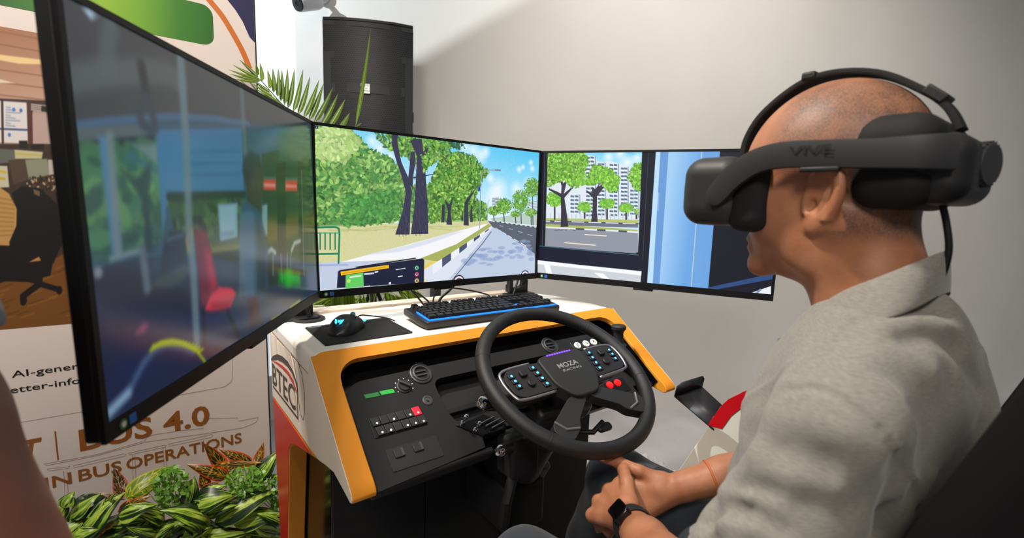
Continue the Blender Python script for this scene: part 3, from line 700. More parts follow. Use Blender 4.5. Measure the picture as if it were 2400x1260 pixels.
# ------------------------------------------------------------------ simulator console (desk frame)
UL, UR = 0.245, 1.165                     # outer faces of the two cheeks
def SL(p, q, t): return (p, 0.98 - 0.81 * q - 0.586 * t, 0.88 - 0.586 * q + 0.81 * t)   # sloped face: across, down, out
def YZ(u): return lambda p, q, t: (u + t, p, q)
M_orange = mat('orange edge wrap', (222, 142, 36), 0.55, var=0.03, vscale=4, spec=.3)
M_cream = mat('cream wrap', (236, 224, 206), 0.42, var=0.015)
M_beige = mat('beige wrap', (228, 208, 188), 0.42)
M_red = mat('red wrap', (190, 32, 22), 0.35, var=0.04, vscale=3)
M_top = mat('white worktop', (240, 236, 228), 0.4, var=0.01)
M_dash = mat('charcoal dash', (27, 27, 29), 0.6, spec=.3, bump=0.3, bscale=1400)
M_dark = mat('dash recess', (9, 9, 10), 0.4)
M_ink = mat('dark grey ink', (58, 50, 48), 0.45)
M_redink = mat('red ink', (196, 40, 44), 0.45)
con = thing('simulator_console', 'white and orange bus cab console with sloping dark dashboard', 'console', (0.705, 1.1, 0))
prof = [(1.392, 0.835), (1.0, 0.835), (0.98, 0.88), (0.79, 0.7425), (0.762, 0.7233), (0.748, 0.714), (0.739, 0.706), (0.735, 0.698), (0.737, 0.691), (0.746, 0.688), (0.772, 0.692), (0.835, 0.699), (0.885, 0.688), (0.92, 0.678), (0.972, 0.664), (1.07, 0.637), (1.125, 0.622), (1.17, 0.606), (1.196, 0.585), (1.205, 0.55), (1.222, 0.455), (1.25, 0.307), (1.275, 0.0), (1.33, 0.0), (1.345, 0.26), (1.383, 0.655)]
for u0, lab in ((UL, 'L'), (UR - 0.042, 'R')):
    ck = MB().prism(prof, YZ(u0), 0, 0.042).build('cheek_board', M_orange, con, bevel=0.002)
    sgn = -1 if lab == 'L' else 1
    uo = UL if lab == 'L' else UR
    cream = [(1.391, 0.834), (1.0, 0.834), (0.981, 0.8795), (0.79, 0.742), (0.762, 0.7228), (0.748, 0.7125), (0.740, 0.705), (0.7365, 0.698), (0.738, 0.692), (0.746, 0.6895), (0.772, 0.6935), (0.835, 0.7005), (0.885, 0.69), (0.93, 0.678), (1.0, 0.672), (1.125, 0.668), (1.265, 0.66), (1.384, 0.653)]
    red = [(1.382, 0.646), (1.265, 0.652), (1.125, 0.659), (1.0, 0.662), (0.99, 0.661), (1.07, 0.639), (1.125, 0.624), (1.172, 0.607), (1.199, 0.585), (1.208, 0.55), (1.225, 0.455), (1.253, 0.307), (1.277, 0.002), (1.328, 0.002), (1.343, 0.26)]
    cr = MB().prism(cream, YZ(uo), 0, sgn * 0.0012).build('cream_panel', M_cream, con, smooth=False)
    MB().prism(red, YZ(uo), 0, sgn * 0.0012).build('red_panel', M_red, con, smooth=False)
    if lab == 'L':
        MB().prism([(1.33, .845), (1.30, .845), (1.285, .80), (1.275, .69), (1.292, .69), (1.31, .79)], YZ(uo - 0.0012), 0, -0.0006).build('beige_swoosh', M_beige, cr, smooth=False)
        MB().prism([(1.23, .845), (1.15, .845), (1.12, .8), (1.1, .70), (1.09, .69), (1.14, .76), (1.17, .805)], YZ(uo - 0.0012), 0, -0.0006).build('beige_swoosh', M_beige, cr, smooth=False)
        MB().tube([(uo - 0.0012, y, z) for y, z in [(1.18, .86), (1.12, .83), (1.095, .79), (1.085, .75), (1.075, .72), (1.05, .715), (1.035, .74), (1.03, .78), (1.05, .82), (1.08, .838)]], 0.0007, 4, closed=True).build('swoosh_outline', M_ink, cr)
        # the BTEC mark
        fn = lambda x, y: (uo - 0.0019, 1.40 - x, y)
        b = MB(); lettering(b, 'BTEC', fn, 0.028, 0.285, 0.694, 0.060, 0.012, 0, 0.063)
        b.build('lettering', M_ink, cr, smooth=False)
        b = MB(); b.prism([(1.372, .682), (1.370, .687), (1.095, .703), (1.093, .698)], YZ(uo - 0.0013), 0, -0.0006); b.prism([(1.098, .699), (1.093, .699), (1.093, .785), (1.098, .785)], YZ(uo - 0.0013), 0, -0.0006)
        b.build('logo_underline', M_ink, cr, smooth=False)
        up = [(1.383, .758), (1.355, .775), (1.30, .795), (1.24, .806), (1.18, .81), (1.13, .803), (1.10, .786), (1.093, .77)]
        lo = [(1.093, .766), (1.11, .783), (1.14, .793), (1.18, .796), (1.24, .791), (1.30, .779), (1.35, .764), (1.378, .755)]
        MB().prism(up + lo, YZ(uo - 0.0013), 0, -0.0006).build('logo_roof', M_ink, cr, smooth=False)
        MB().prism([(1.368, .757), (1.31, .771), (1.24, .782), (1.18, .786), (1.13, .781), (1.104, .766), (1.102, .757), (1.13, .769), (1.18, .776), (1.24, .773), (1.31, .765)], YZ(uo - 0.0013), 0, -0.0006).build('logo_stripe', M_redink, cr, smooth=False)
# worktop and its raised back lip
top = roundpoly([(UL - .003, 0.982), (UR + .003, 0.982), (UR + .003, 1.20), (UR - 0.10, 1.37), (UL - .003, 1.395)], [0.02, 0.03, 0.08, 0.06, 0.03], 5)
MB().prism(top, lambda p, q, t: (p, q, t), 0.83, 0.88).build('worktop', M_top, con, bevel=0.016, seg=4)
MB().prism(roundpoly([(UL + .02, 1.335), (UR - .10, 1.325), (UR - .12, 1.365), (UL + .02, 1.39)], 0.01, 3), lambda p, q, t: (p, q, t), 0.875, 0.888).build('back_lip', M_beige, con, bevel=0.004)
# orange frame on the sloped face
ax = 0.042
outer = arc((UL + .03, .026), .03, 270, 180, 5)[::1]
outer = [(UL, .08)] + [(UL, .05)] + arc((UL + .028, .022), .028, 180, 270, 6) + arc((UR - .028, .022), .028, 270, 360, 6) + [(UR, .08)]
inner = [(UR - ax, .08)] + arc((UR - ax - .05, .024 + .05), .05, 0, -90, 7) + arc((UL + ax + .05, .024 + .05), .05, -90, -180, 7) + [(UL + ax, .08)]
MB().prism(outer + inner, SL, -0.014, 0.0001).build('edge_frame', M_orange, con)
# dark shell behind the dash
MB().prism([(UL + ax, -.004), (UR - ax, -.004), (UR - ax, .27), (UL + ax, .27)], SL, -0.075, -0.06).build('recess_panel', M_dark, con, smooth=False)
MB().prism([(UL + ax, .012), (UR - ax, .012), (UR - ax, .022), (UL + ax, .022)], SL, -0.06, -0.012).build('recess_soffit', M_dark, con, smooth=False)
for u0 in (UL + ax, UR - ax - .003):
    MB().prism([(u0, .02), (u0 + .003, .02), (u0 + .003, .27), (u0, .27)], SL, -0.075, -0.008).build('recess_side', M_gloss, con, smooth=False)
# dash plate with the column cut-out
D0 = -0.02
left = [(.2875, .30), (.2875, .118)] + arc((.3375, .118), .05, 180, 270, 6) + [(.484, .0645), (.484, .15), (.486, .19), (.502, .235), (.535, .262), (.53, .285)]
strip = [(.484, .0645), (.84, .064), (.90, .064), (.90, .122)] + arc((.88, .122), .02, 0, -90, 4) + arc((.504, .122), .02, 270, 180, 4)
rightp = [(.90, .064), (1.0, .064)] + arc((1.01, .09), .026, 290, 360, 4) + [(1.036, .283), (.92, .283), (.90, .20)]
db = MB()
for q_ in (left, strip, rightp): db.prism(q_, SL, D0 - .02, D0)
dash = db.build('dash_panel', M_dash, con)
MB().prism([(.485, .176), (.90, .176), (.90, .19), (.485, .19)], SL, D0 - .028, D0 - .004).build('cutout_ledge', M_dash, con, bevel=0.002)
MB().prism([(.2875, .285), (.55, .285), (.55, .30), (.2875, .30)], SL, D0 - .035, D0 - .002).build('dash_lip', M_dash, con, bevel=0.006)
# lower body: glossy pedestal and knee panels
M_pglow = mat('pedestal gloss', (12, 13, 12), 0.12)
MB().box((.29, 1.015, 0), (UR - .045, 1.36, .70)).build('pedestal', M_pglow, con, bevel=0.004)
MB().prism([(.80, .70), (1.34, .70), (1.34, .80), (.98, .80), (.86, .745)], lambda p, q, t: (t, p, q), .29, 1.12).build('dash_underside', M_matte, con, bevel=0.004)
for u0, u1 in ((.292, .52), (.523, .76), (.763, 1.118)):
    MB().box((u0, 1.009, 0.02), (u1, 1.0155, .695)).build('knee_panel', M_matte, con, bevel=0.0015)
b = MB(); lettering(b, 'osb', lambda x, y: (.2895, 1.325 - y, .02 + x), 0.0, 0.27, 0.0, .035, 0.015, 0.25)
b.build('pedestal_lettering', M_white, con, smooth=False)
# instruments
M_ring = mat('vent ring', (66, 65, 69), 0.4)
M_icon = mat('icon white', (235, 232, 222), 0.5, emit=(255, 250, 235), es=0.35)
M_sw = mat('switch cap', (34, 34, 37), 0.5)
M_swred = mat('hazard switch red', (214, 30, 52), 0.4, emit=(230, 30, 60), es=0.35)
M_gl = mat('green indicator', (40, 150, 60), 0.35, emit=(60, 190, 80), es=0.35)
M_gl2 = mat('green indicator dim', (34, 110, 54), 0.35, emit=(40, 130, 60), es=0.2)
NS = (0, -0.586, 0.81)
for cu, cs in ((.464, .081), (.852, .077)):
    v = MB(); c = SL(cu, cs, D0)
    v.lathe([(.026, 0), (.026, .003), (.0235, .0045), (.0225, .002), (.021, .002), (.0195, .005), (.0165, .006), (.0155, .001)], c, NS, 32)
    vo = v.build('air_vent', M_ring, con, angle=25)
    MB().lathe([(.0155, 0), (.0155, .0012)], c, NS, 24).build('vent_well', M_dark, vo)
    for k in (-.0048, .0048): MB().prism(rrect(cu - .0125, cs + k - .0014, cu + .0125, cs + k + .0014, .001, 2), SL, D0 + .001, D0 + .0045).build('vent_louvre', M_ring, vo)
for a, bb, m in ((.3275, .3570, M_gl2), (.3605, .3895, M_gl)):
    MB().prism([(a, .1025), (bb, .1035), (bb + .002, .113), (a + .002, .112)], SL, D0, D0 + .0012).build('indicator_lamp', m, con, smooth=False)
c = SL(.4157, .103, D0)
ko = MB().lathe([(.0165, 0), (.0165, .002), (.0135, .003), (.0125, .006), (0, .006)], c, NS, 28).build('rotary_switch', M_sw, con)
MB().prism([(.4055, .0955), (.4085, .0935), (.4265, .1095), (.4235, .112)], SL, D0 + .006, D0 + .012).build('rotary_grip', M_ring, ko, bevel=0.001)
for k in range(8):
    a = math.radians(150 + k * 34); MB().lathe([(.0012, 0), (.0012, .0005)], SL(.4157 + .0195 * math.cos(a), .103 + .0195 * math.sin(a), D0), NS, 8).build('dial_mark', M_icon, ko)
lo = MB().lathe([(.0115, 0), (.0115, .0015), (.008, .0025), (.0075, .0012), (.003, .0012), (.003, .004)], SL(.4527, .1488, D0), NS, 24).build('ignition_lock', M_ring, con)
bank = MB().prism(rrect(.319, .1565, .431, .2015, .003, 3), SL, D0, D0 + .0018).build('switch_bank', M_dark, con, bevel=0.001)
for r in range(2):
    for k in range(6):
        u0 = .3215 + k * .0176 + r * .004; s0 = .1585 + r * .0212
        mt = M_swred if (r == 0 and k == 5) else M_sw
        so = MB().prism([(u0, s0 + .0004), (u0 + .0164, s0), (u0 + .0182, s0 + .0192), (u0 + .0018, s0 + .0196)], SL, D0 + .0018, D0 + .005).build('rocker_switch', mt, con, bevel=0.0008)
        if (r, k) in ((0, 0), (0, 2), (0, 4), (0, 5), (1, 0), (1, 1), (1, 3), (1, 4), (1, 5)):
            MB().lathe([(.0022, 0), (.0022, .0004)], SL(u0 + .0105, s0 + .0145, D0 + .005), NS, 10).build('switch_icon', M_icon, so)
MB().prism(rrect(.331, .2285, .4385, .275, .004, 3), SL, D0, D0 + .0012).build('pocket_plate', mat('pocket plate', (22, 22, 24), .6), con, bevel=0.0006)
for cu in (.3538, .393):
    q = MB().prism(rrect(cu - .010, .2335, cu + .010, .2515, .002, 2), SL, D0 + .0012, D0 + .004).build('push_switch', M_sw, con, bevel=0.001)
    MB().prism(rrect(cu + .004, .2345, cu + .009, .2505, .001, 2), SL, D0 + .004, D0 + .005).build('switch_bar', M_ring, q, smooth=False)
# gear selector buttons D N R and two red lamps on the far side of the wheel
M_btn = mat('selector button white', (236, 232, 224), 0.4, emit=(255, 250, 240), es=0.25)
gp = MB().prism(rrect(.925, .078, 1.028, .112, .004, 3), SL, D0, D0 + .0015).build('selector_plate', M_dark, con, bevel=0.0006)
for cu, ch, m in ((.9431, 'D', M_ink), (.9772, 'N', mat('green ink', (60, 150, 60), .5)), (1.0085, 'R', M_ink)):
    bo = MB().lathe([(.0105, 0), (.0105, .003), (.0095, .004)], SL(cu, .0955, D0 + .0015), NS, 24).build('selector_button', M_btn, con)
    t = MB(); lettering(t, ch, lambda x, y: SL(x, .0955 - y, D0 + .0058), cu - .0042, cu + .0042, -.005, .010, .03); t.build('letter', m, bo, smooth=False)
MB().prism(rrect(.935, .2235, 1.02, .265, .004, 3), SL, D0, D0 + .0015).build('lamp_plate', M_dark, con, bevel=0.0006)
M_rl = mat('red lamp', (220, 20, 20), 0.25, emit=(255, 30, 30), es=0.7)
for cu in (.957, .9885): MB().lathe([(.0105, 0), (.0105, .002), (.009, .005), (.005, .0065), (0, .007)], SL(cu, .2353, D0 + .0015), NS, 24).build('warning_lamp', M_rl, con)
# toggles, knob and key tray by the column
tray = MB().prism([(.488, .222), (.535, .262), (.60, .262), (.60, .25), (.56, .215)], SL, D0 - .02, D0 + .004).build('toggle_tray', M_gloss, con, bevel=0.002)
for cu, cs in ((.503, .222), (.524, .245)):
    g = MB().lathe([(.005, 0), (.005, .004), (.0025, .005), (.0022, .018), (.0045, .021), (.0055, .025), (.0045, .029), (.001, .031)], SL(cu, cs, D0 + .003), NS, 16).build('toggle_switch', M_chrome, con)
for i in range(3): MB().tube([SL(.535 + .012 * i, .238 + i * .008, D0 + .01), SL(.575 + .012 * i, .232 + i * .008, D0 + .012)], .002, 8).build('tray_rod', M_steel, con)
# grab knob on the inner side of the cheek, seen above the rim
kn = MB().lathe([(.018, 0), (.0165, .006), (.012, .012), (.0115, .026), (.013, .032), (.0225, .036), (.0235, .042), (.017, .047), (.0145, .052), (.014, .075), (.016, .082), (.021, .088), (.0215, .096), (.017, .100), (0, .101)], (1.06, .862, .765), (0, .05, 1), 28).build('park_brake_knob', M_rubber, con)
MB().lathe([(.03, 0), (.03, .006), (.027, .009), (.022, .009), (.020, .005)], SL(1.085, .135, -.055), NS, 28).build('knob_collar', M_rubber, con)
MB().prism([(1.04, .145), (1.05, .14), (1.115, .268), (1.105, .273)], SL, -.045, -.018).build('side_rail', M_gloss, con, bevel=0.002)

# ------------------------------------------------------------------ steering wheel and column
WT, WY = 1.048, -0.0793
ca, sa = math.cos(WY), math.sin(WY)
wr = Vector((ca, sa, 0)); wb = Vector((-sa, ca, 0))
wn = -wb * math.cos(WT) + Vector((0, 0, 1)) * math.sin(WT); wu = Vector((0, 0, 1)) * math.cos(WT) + wb * math.sin(WT)
spin = math.radians(4.0)
ex = wr * math.cos(spin) + wu * math.sin(spin); ey = -wr * math.sin(spin) + wu * math.cos(spin)
WF = FR @ Matrix(((ex.x, ey.x, wn.x, .6949), (ex.y, ey.y, wn.y, .7002), (ex.z, ey.z, wn.z, .8438), (0, 0, 0, 1)))
wh = bpy.data.objects.new('steering_wheel', None); COL.objects.link(wh); wh.matrix_world = WF; MW[wh.name] = WF.copy(); ROOT[wh.name] = wh.name
tag(wh, 'large black bus steering wheel with lit blue buttons and silver trim', 'steering wheel')
M_leather = mat('black leather', (26, 26, 27), 0.48, bump=0.35, bscale=1600)
M_hub = mat('hub plastic', (34, 34, 35), 0.55, bump=0.2, bscale=1200)
RJ, RM_ = 0.187, 0.0157
ring = [(RJ * math.cos(a), RJ * math.sin(a), 0) for a in np.linspace(0, 2 * math.pi, 96, endpoint=False)]
MB(WF).tube(ring, RM_, 20, closed=True, upv=(0, 0, 1)).build('rim', M_leather, wh, angle=180)
for a in (152, 35, -20, 222):
    c = math.radians(a); C0 = Vector((RJ * math.cos(c), RJ * math.sin(c), 0)); T = Vector((-math.sin(c), math.cos(c), 0))
    MB(WF).lathe([(RM_ + .0002, -.0009), (RM_ + .0005, 0), (RM_ + .0002, .0009)], C0, T, 24).build('rim_seam', M_rubber, wh)
E3 = lambda p, q, t: (p, q, t)
hub = roundpoly([(-.062, .036), (-.055, .043), (0, .052), (.055, .043), (.062, .036), (.06, -.030), (.034, -.066), (.02, -.071), (-.02, -.071), (-.034, -.066), (-.06, -.030)], [.004, .01, .03, .01, .004, .014, .01, .01, .01, .01, .014], 4)
MB(WF).prism(hub, E3, -.014, .018).build('hub', M_hub, wh, bevel=0.004, seg=3)
for k in range(10):
    a = -.032 + k * .0071; y0 = .0425
    MB(WF).prism(rrect(a - .0026, y0 - .0018, a + .0026, y0 + .0018, .0008, 2), E3, .018, .019).build('rev_light', mat('violet led', (110, 70, 220), .4, emit=(120, 64, 255), es=1.3) if k == 0 else bpy.data.materials['violet led'], wh, smooth=False)
M_logo = mat('logo silver', (190, 190, 190), 0.35, 0.6)
t = MB(WF); lettering(t, 'MOZA', lambda x, y: (x, y, .0184), -.026, .030, .004, .0125, .018); lettering(t, 'RACING', lambda x, y: (x, y, .0184), -.021, .030, -.0065, .006, .015)
t.build('logo', M_logo, wh, smooth=False)
M_trim = mat('satin silver trim', (168, 166, 168), 0.32, 0.9)
M_pod = mat('button pod', (30, 30, 31), 0.5)
M_led = mat('blue button light', (80, 170, 240), 0.4, emit=(70, 175, 255), es=1.6)
M_key = mat('button cap', (24, 24, 25), 0.5)
for sgn in (-1, 1):
    mx = lambda P: [(sgn * a, b_) for a, b_ in P][::sgn]
    pod = roundpoly([(.05, .034), (.078, .038), (.145, .036), (.160, .014), (.154, -.024), (.138, -.034), (.05, -.036)], [.001, .01, .012, .012, .012, .008, .001], 4)
    po = MB(WF).prism(mx(pod), E3, -.012, .0125).build('spoke_pod', M_pod, wh, bevel=0.003)
    tr = [(.062, -.0385), (.139, -.0365), (.157, -.0255), (.1635, .013), (.150, .038), (.08, .041)]
    MB(WF).tube([(sgn * a, b_, .009) for a, b_ in [(v_.x, v_.y) for v_ in spline([(x, y, 0) for x, y in tr], 6)]], .0034, 10, flat=.9).build('pod_trim', M_trim, wh, angle=180)
    MB(WF).prism(mx(rrect(.055, -.029, .14, .030, .008, 3)), E3, -.03, -.012).build('pod_backing', M_matte, po, bevel=0.004)
    for j, (a, b_) in enumerate([(.0815, .0255), (.0795, .0105), (.0775, -.0045), (.0755, -.0195)]):
        kb = MB(WF).prism(mx(rrect(a - .0085, b_ - .0062, a + .0085, b_ + .0062, .003, 3)), E3, .0125, .0155).build('button', M_key, wh, bevel=0.001)
        MB(WF).lathe([(.0030, 0), (.0030, .0006)], (sgn * a, b_, .0155), (0, 0, 1), 10).build('button_light', M_led, kb)
    for j, (a, b_) in enumerate([(.1405, .0185), (.1395, .0055), (.1375, -.0075)]):
        kb = MB(WF).prism(mx(rrect(a - .0075, b_ - .0055, a + .0075, b_ + .0055, .0025, 3)), E3, .0125, .0155).build('button', M_key, wh, bevel=0.001)
        MB(WF).lathe([(.0028, 0), (.0028, .0006)], (sgn * a, b_, .0155), (0, 0, 1), 10).build('button_light', M_led, kb)
    MB(WF).prism(mx(rrect(.1045, .010, .1205, .0245, .002, 2)), E3, .0125, .019).build('hat_switch', M_key, wh, bevel=0.0015)
    MB(WF).lathe([(.0088, 0), (.0088, .0045), (.0072, .006), (.003, .0058)], (sgn * .107, -.008, .0125), (0, 0, 1), 20).build('thumb_dial', M_key, wh)
    # joint from pod to rim, lower spokes with a silver inlay
    MB(WF).prism(mx([(.145, .028), (.178, .024), (.18, -.012), (.148, -.022)]), E3, -.010, .008).build('spoke_joint', M_hub, wh, bevel=0.005)
    sp = roundpoly([(.004, -.062), (.046, -.060), (.120, -.104), (.126, -.118), (.112, -.142), (.098, -.146), (.066, -.128), (.058, -.112), (.012, -.078)], [.004, .01, .01, .006, .006, .01, .012, .02, .006], 4)
    MB(WF).prism(mx(sp), E3, -.012, .010).build('lower_spoke', M_hub, wh, bevel=0.004, seg=3)
    MB(WF).tube([(sgn * a, b_, .0105) for a, b_ in [(.072, -.1285), (.1, -.122), (.1145, -.100)]], .0028, 8).build('spoke_inlay', M_trim, wh)
MB(WF).lathe([(.050, -.030), (.056, -.020), (.056, -.012)], (0, -.01, 0), (0, 0, 1), 32).build('hub_shroud', M_matte, wh)
col = thing('wheel_column', 'black motor column with levers under the big steering wheel', 'wheel base', (.70, .86, .42))
CF = WF @ Matrix.Rotation(-spin, 4, 'Z')
MB(CF).lathe([(.035, -.34), (.05, -.33), (.05, -.19), (.046, -.185), (.046, -.165), (.05, -.16), (.05, -.09), (.038, -.08), (.03, -.031)], (0, -.01, 0), (0, 0, 1), 36).build('motor', M_black, col, angle=30)
for z in (-.2, -.15, -.11): MB(CF).lathe([(.0515, z), (.053, z + .004), (.0515, z + .008)], (0, -.01, 0), (0, 0, 1), 36).build('motor_rib', M_rubber, col)
MB(CF).box((-.06, -.05, -.40), (.06, .06, -.30)).build('motor_mount', M_black, col, bevel=0.008)
MB().box((.64, .82, .40), (.76, 1.012, .52)).build('mount_arm', M_matte, col, bevel=0.01)
MB(CF).box((-.075, -.055, -.11), (.075, .03, -.06)).build('lever_housing', M_black, col, bevel=0.012)
for sgn, pts in ((-1, [(-.06, -.01, -.09), (-.11, -.005, -.085), (-.155, .005, -.07), (-.182, .012, -.058)]), (1, [(.06, -.01, -.09), (.11, .0, -.085), (.15, .012, -.078), (.185, .03, -.07)])):
    lv = MB(CF).tube(spline(pts, 6), [.006] * 10 + [.007, .008, .0095, .011, .0125, .0135, .0135, .013, .012][:9], 14).build('stalk_lever', M_gloss, col, angle=60)
    e = Vector(pts[-1]); d = (e - Vector(pts[-2])).normalized()
    MB(CF).lathe([(.0128, 0), (.0135, .004), (.011, .010), (.006, .013), (0, .014)], e, d, 20).build('lever_cap', M_chrome, lv)
MB(CF).tube([(.05, -.07, -.13), (.075, -.085, -.12), (.105, -.075, -.105)], .006, 10).build('clamp_lever', M_black, col)
MB(CF).prism(rrect(.085, -.095, .125, -.075, .008, 3), E3, -.118, -.108).build('clamp_handle', M_black, col, bevel=0.003)
for sgn in (-1, 1):
    MB(CF).prism([(sgn * .07, .02), (sgn * .13, .03), (sgn * .135, -.01), (sgn * .07, -.015)][::sgn], E3, -.047, -.043).build('shift_paddle', M_gloss, col, bevel=0.001)
k2 = thing('column_knob', 'chrome-capped round knob on black box below steering wheel', 'knob', (.56, .745, .66))
MB().lathe([(.011, 0), (.0125, .005), (.0125, .030), (.010, .034), (0, .035)], (.588, .748, .687), (-1, -.25, .15), 20).build('knob_body', M_black, k2)
MB().lathe([(.0126, 0), (.012, .005), (.008, .010), (0, .012)], (.5535, .7395, .692), (-1, -.25, .15), 20).build('chrome_cap', M_chrome, k2)
MB().box((.585, .735, .61), (.66, .80, .70)).build('knob_box', M_matte, k2, bevel=0.008)
MB().tube([(.60, .75, .62), (.575, .74, .57), (.585, .76, .50)], .012, 10).build('knob_stem', M_matte, k2)

# ------------------------------------------------------------------ keyboard
KA = TH - 0.025
KB = Matrix.Translation(FR @ Vector((.5335, 1.033, .88))) @ Matrix.Rotation(KA, 4, 'Z') @ Matrix.Rotation(math.radians(4.5), 4, 'X')
M_kcase = mat('keyboard case', (30, 30, 32), 0.4)
M_kcap = mat('keycap', (21, 21, 23), 0.45, bump=.1, bscale=800)
M_kglow = mat('blue key light', (20, 90, 220), 0.5, emit=(30, 130, 255), es=1.5)
kb = bpy.data.objects.new('keyboard', None); COL.objects.link(kb); kb.matrix_world = KB; MW[kb.name] = KB.copy(); ROOT[kb.name] = kb.name
tag(kb, 'black mechanical keyboard with blue edge light lying on white worktop', 'keyboard')
LW, LD = 0.437, 0.134
MB(KB).prism([(0, 0.0), (LW, 0.0), (LW + .006, .03), (LW + .006, LD), (-.006, LD), (-.006, .03)], E3, .003, .022).build('case', M_kcase, kb, bevel=0.004)
MB(KB).box((.008, .007, .0215), (LW - .008, LD - .008, .0228)).build('light_plate', M_kcase, kb, smooth=False)
b = MB(KB); b.box((.008, .006, .0222), (LW - .008, .0085, .026)); b.box((.0065, .0085, .0222), (.009, .08, .026)); b.build('edge_light', M_kglow, kb, smooth=False)
b = MB(KB); b.box((.301, .048, .0228), (.345, .054, .0242)); b.box((.357, .01, .0228), (.3605, .075, .0242)); b.build('gap_light', M_kglow, kb, smooth=False)
for x in (.04, LW - .04):
    MB(KB).box((x - .012, LD - .02, -.0095), (x + .012, LD - .008, .003)).build('riser_foot', M_rubber, kb, bevel=0.001)
keymesh = {}
def keycap(w, d):
    if (w, d) not in keymesh:
        W_, D_ = w * .019 - .0012, d * .019 - .0012; b = MB(I4); h = .0105; i = .0022
        b.add([(0, 0, 0), (W_, 0, 0), (W_, D_, 0), (0, D_, 0), (i, i, h), (W_ - i, i, h), (W_ - i, D_ - i * .6, h), (i, D_ - i * .6, h)], [(3, 2, 1, 0), (4, 5, 6, 7), (0, 1, 5, 4), (1, 2, 6, 5), (2, 3, 7, 6), (3, 0, 4, 7)])
        keymesh[(w, d)] = mesh_of(b, 'key', M_kcap, False)
    return keymesh[(w, d)]
rows = [[(0, 1.25), (1.25, 1.25), (2.5, 1.25), (3.75, 6.25), (10, 1.25), (11.25, 1.25), (12.5, 1.25), (13.75, 1.25), (15.25, 1), (16.25, 1), (17.25, 1), (18.5, 2), (20.5, 1)],
        [(0, 2.25)] + [(2.25 + i, 1) for i in range(10)] + [(12.25, 2.75), (16.25, 1), (18.5, 1), (19.5, 1), (20.5, 1), (21.5, 1)],
        [(0, 1.75)] + [(1.75 + i, 1) for i in range(11)] + [(12.75, 2.25), (18.5, 1), (19.5, 1), (20.5, 1)],
        [(0, 1.5)] + [(1.5 + i, 1) for i in range(12)] + [(13.5, 1.5), (15.25, 1), (16.25, 1), (17.25, 1), (18.5, 1), (19.5, 1), (20.5, 1), (21.5, 1)],
        [(i, 1) for i in range(13)] + [(13, 2), (15.25, 1), (16.25, 1), (17.25, 1), (18.5, 1), (19.5, 1), (20.5, 1), (21.5, 1)],
        [(0, 1)] + [(2 + i, 1) for i in range(4)] + [(6.5 + i, 1) for i in range(4)] + [(11 + i, 1) for i in range(4)] + [(15.25, 1), (16.25, 1), (17.25, 1)]]
for r, row in enumerate(rows):
    for x, w_ in row:
        share(keycap(w_, 1), 'key', kb, (.0105 + x * .0185, .0105 + r * .019 + (.004 if r == 5 else 0), .0228), scale=(.974, .98, 1))

# ------------------------------------------------------------------ mouse mat, mouse
MP = Matrix.Translation(FR @ Vector((.288, 1.030, .8804))) @ Matrix.Rotation(TH + .0, 4, 'Z')
mm = MB(MP).prism(rrect(0, 0, .207, .172, .006, 4), E3, 0, .0028).build('mouse_mat', mat('mouse mat cloth', (24, 24, 25), .85, bump=.4, bscale=2500), origin=(.1, .08, 0), bevel=0.0008)
tag(mm, 'small black cloth mouse mat lying on the white worktop', 'mouse mat')
t = MB(MP); lettering(t, 'acer', lambda x, y: (x, y, .00295), .006, .05, .16, .008, .03); t.build('printed_name', mat('grey print', (150, 150, 150), .6), mm, smooth=False)
MF = Matrix.Translation(FR @ Vector((.366, 1.125, .8832))) @ Matrix.Rotation(math.radians(-4), 4, 'Z') @ Matrix.Scale(.96, 4)
mo = bpy.data.objects.new('computer_mouse', None); COL.objects.link(mo); mo.matrix_world = MF; MW[mo.name] = MF.copy(); ROOT[mo.name] = mo.name
tag(mo, 'black gaming mouse with glowing blue emblem on its back', 'mouse')
def mouse_shell(b, n=20, m=16):
    L_, W_, H_ = .126, .070, .041
    vs = []; fs = []
    for i in range(n + 1):
        t_ = i / n; y = (t_ - .5) * L_
        w_ = W_ / 2 * (1 - abs(2 * t_ - 1) ** 3.2) ** .5 * (1 - .10 * math.exp(-((t_ - .55) / .16) ** 2)) + .0005
        h_ = H_ * (math.sin(math.pi * min(1, max(0, t_ * .84 + .10))) ** .75) * (1 - .15 * (t_ > .5) * (t_ - .5) * 2) * (1 - abs(2 * t_ - 1) ** 5 * .7)
        for j in range(m + 1):
            a = math.pi * j / m; c_, s_ = math.cos(a), math.sin(a)
            vs.append((w_ * math.copysign(abs(c_) ** .7, c_), y, h_ * s_ ** .8))
    for i in range(n):
        for j in range(m):
            k = i * (m + 1) + j; fs.append((k, k + 1, k + m + 2, k + m + 1))
    return b.add(vs, fs)
mouse_shell(MB(MF)).build('shell', mat('mouse shell', (24, 25, 27), .42), mo, angle=180)
M_cyan = mat('cyan emblem', (60, 200, 240), .4, emit=(60, 215, 255), es=1.8)
eb = MB(MF); EM = lambda p, q, t: (p, -.046 + q * .72, .0335 + q * .62 + t)
for pts in ([(-.011, .006), (-.006, .004), (-.003, -.003), (-.004, -.009), (-.009, -.004)], [(.011, .006), (.006, .004), (.003, -.003), (.004, -.009), (.009, -.004)], [(-.004, .005), (0, .002), (.004, .005), (.0022, -.001), (0, -.004), (-.0022, -.001)]):
    eb.prism(pts, EM, 0, .0016)
eb.build('emblem', M_cyan, mo, smooth=False)
MB(MF).lathe([(.009, -.004), (.0105, -.002), (.0105, .002), (.009, .004)], (0, .036, .0285), (1, 0, 0), 20).build('scroll_wheel', mat('wheel lit', (30, 60, 50), .5, emit=(30, 120, 100), es=.4), mo)
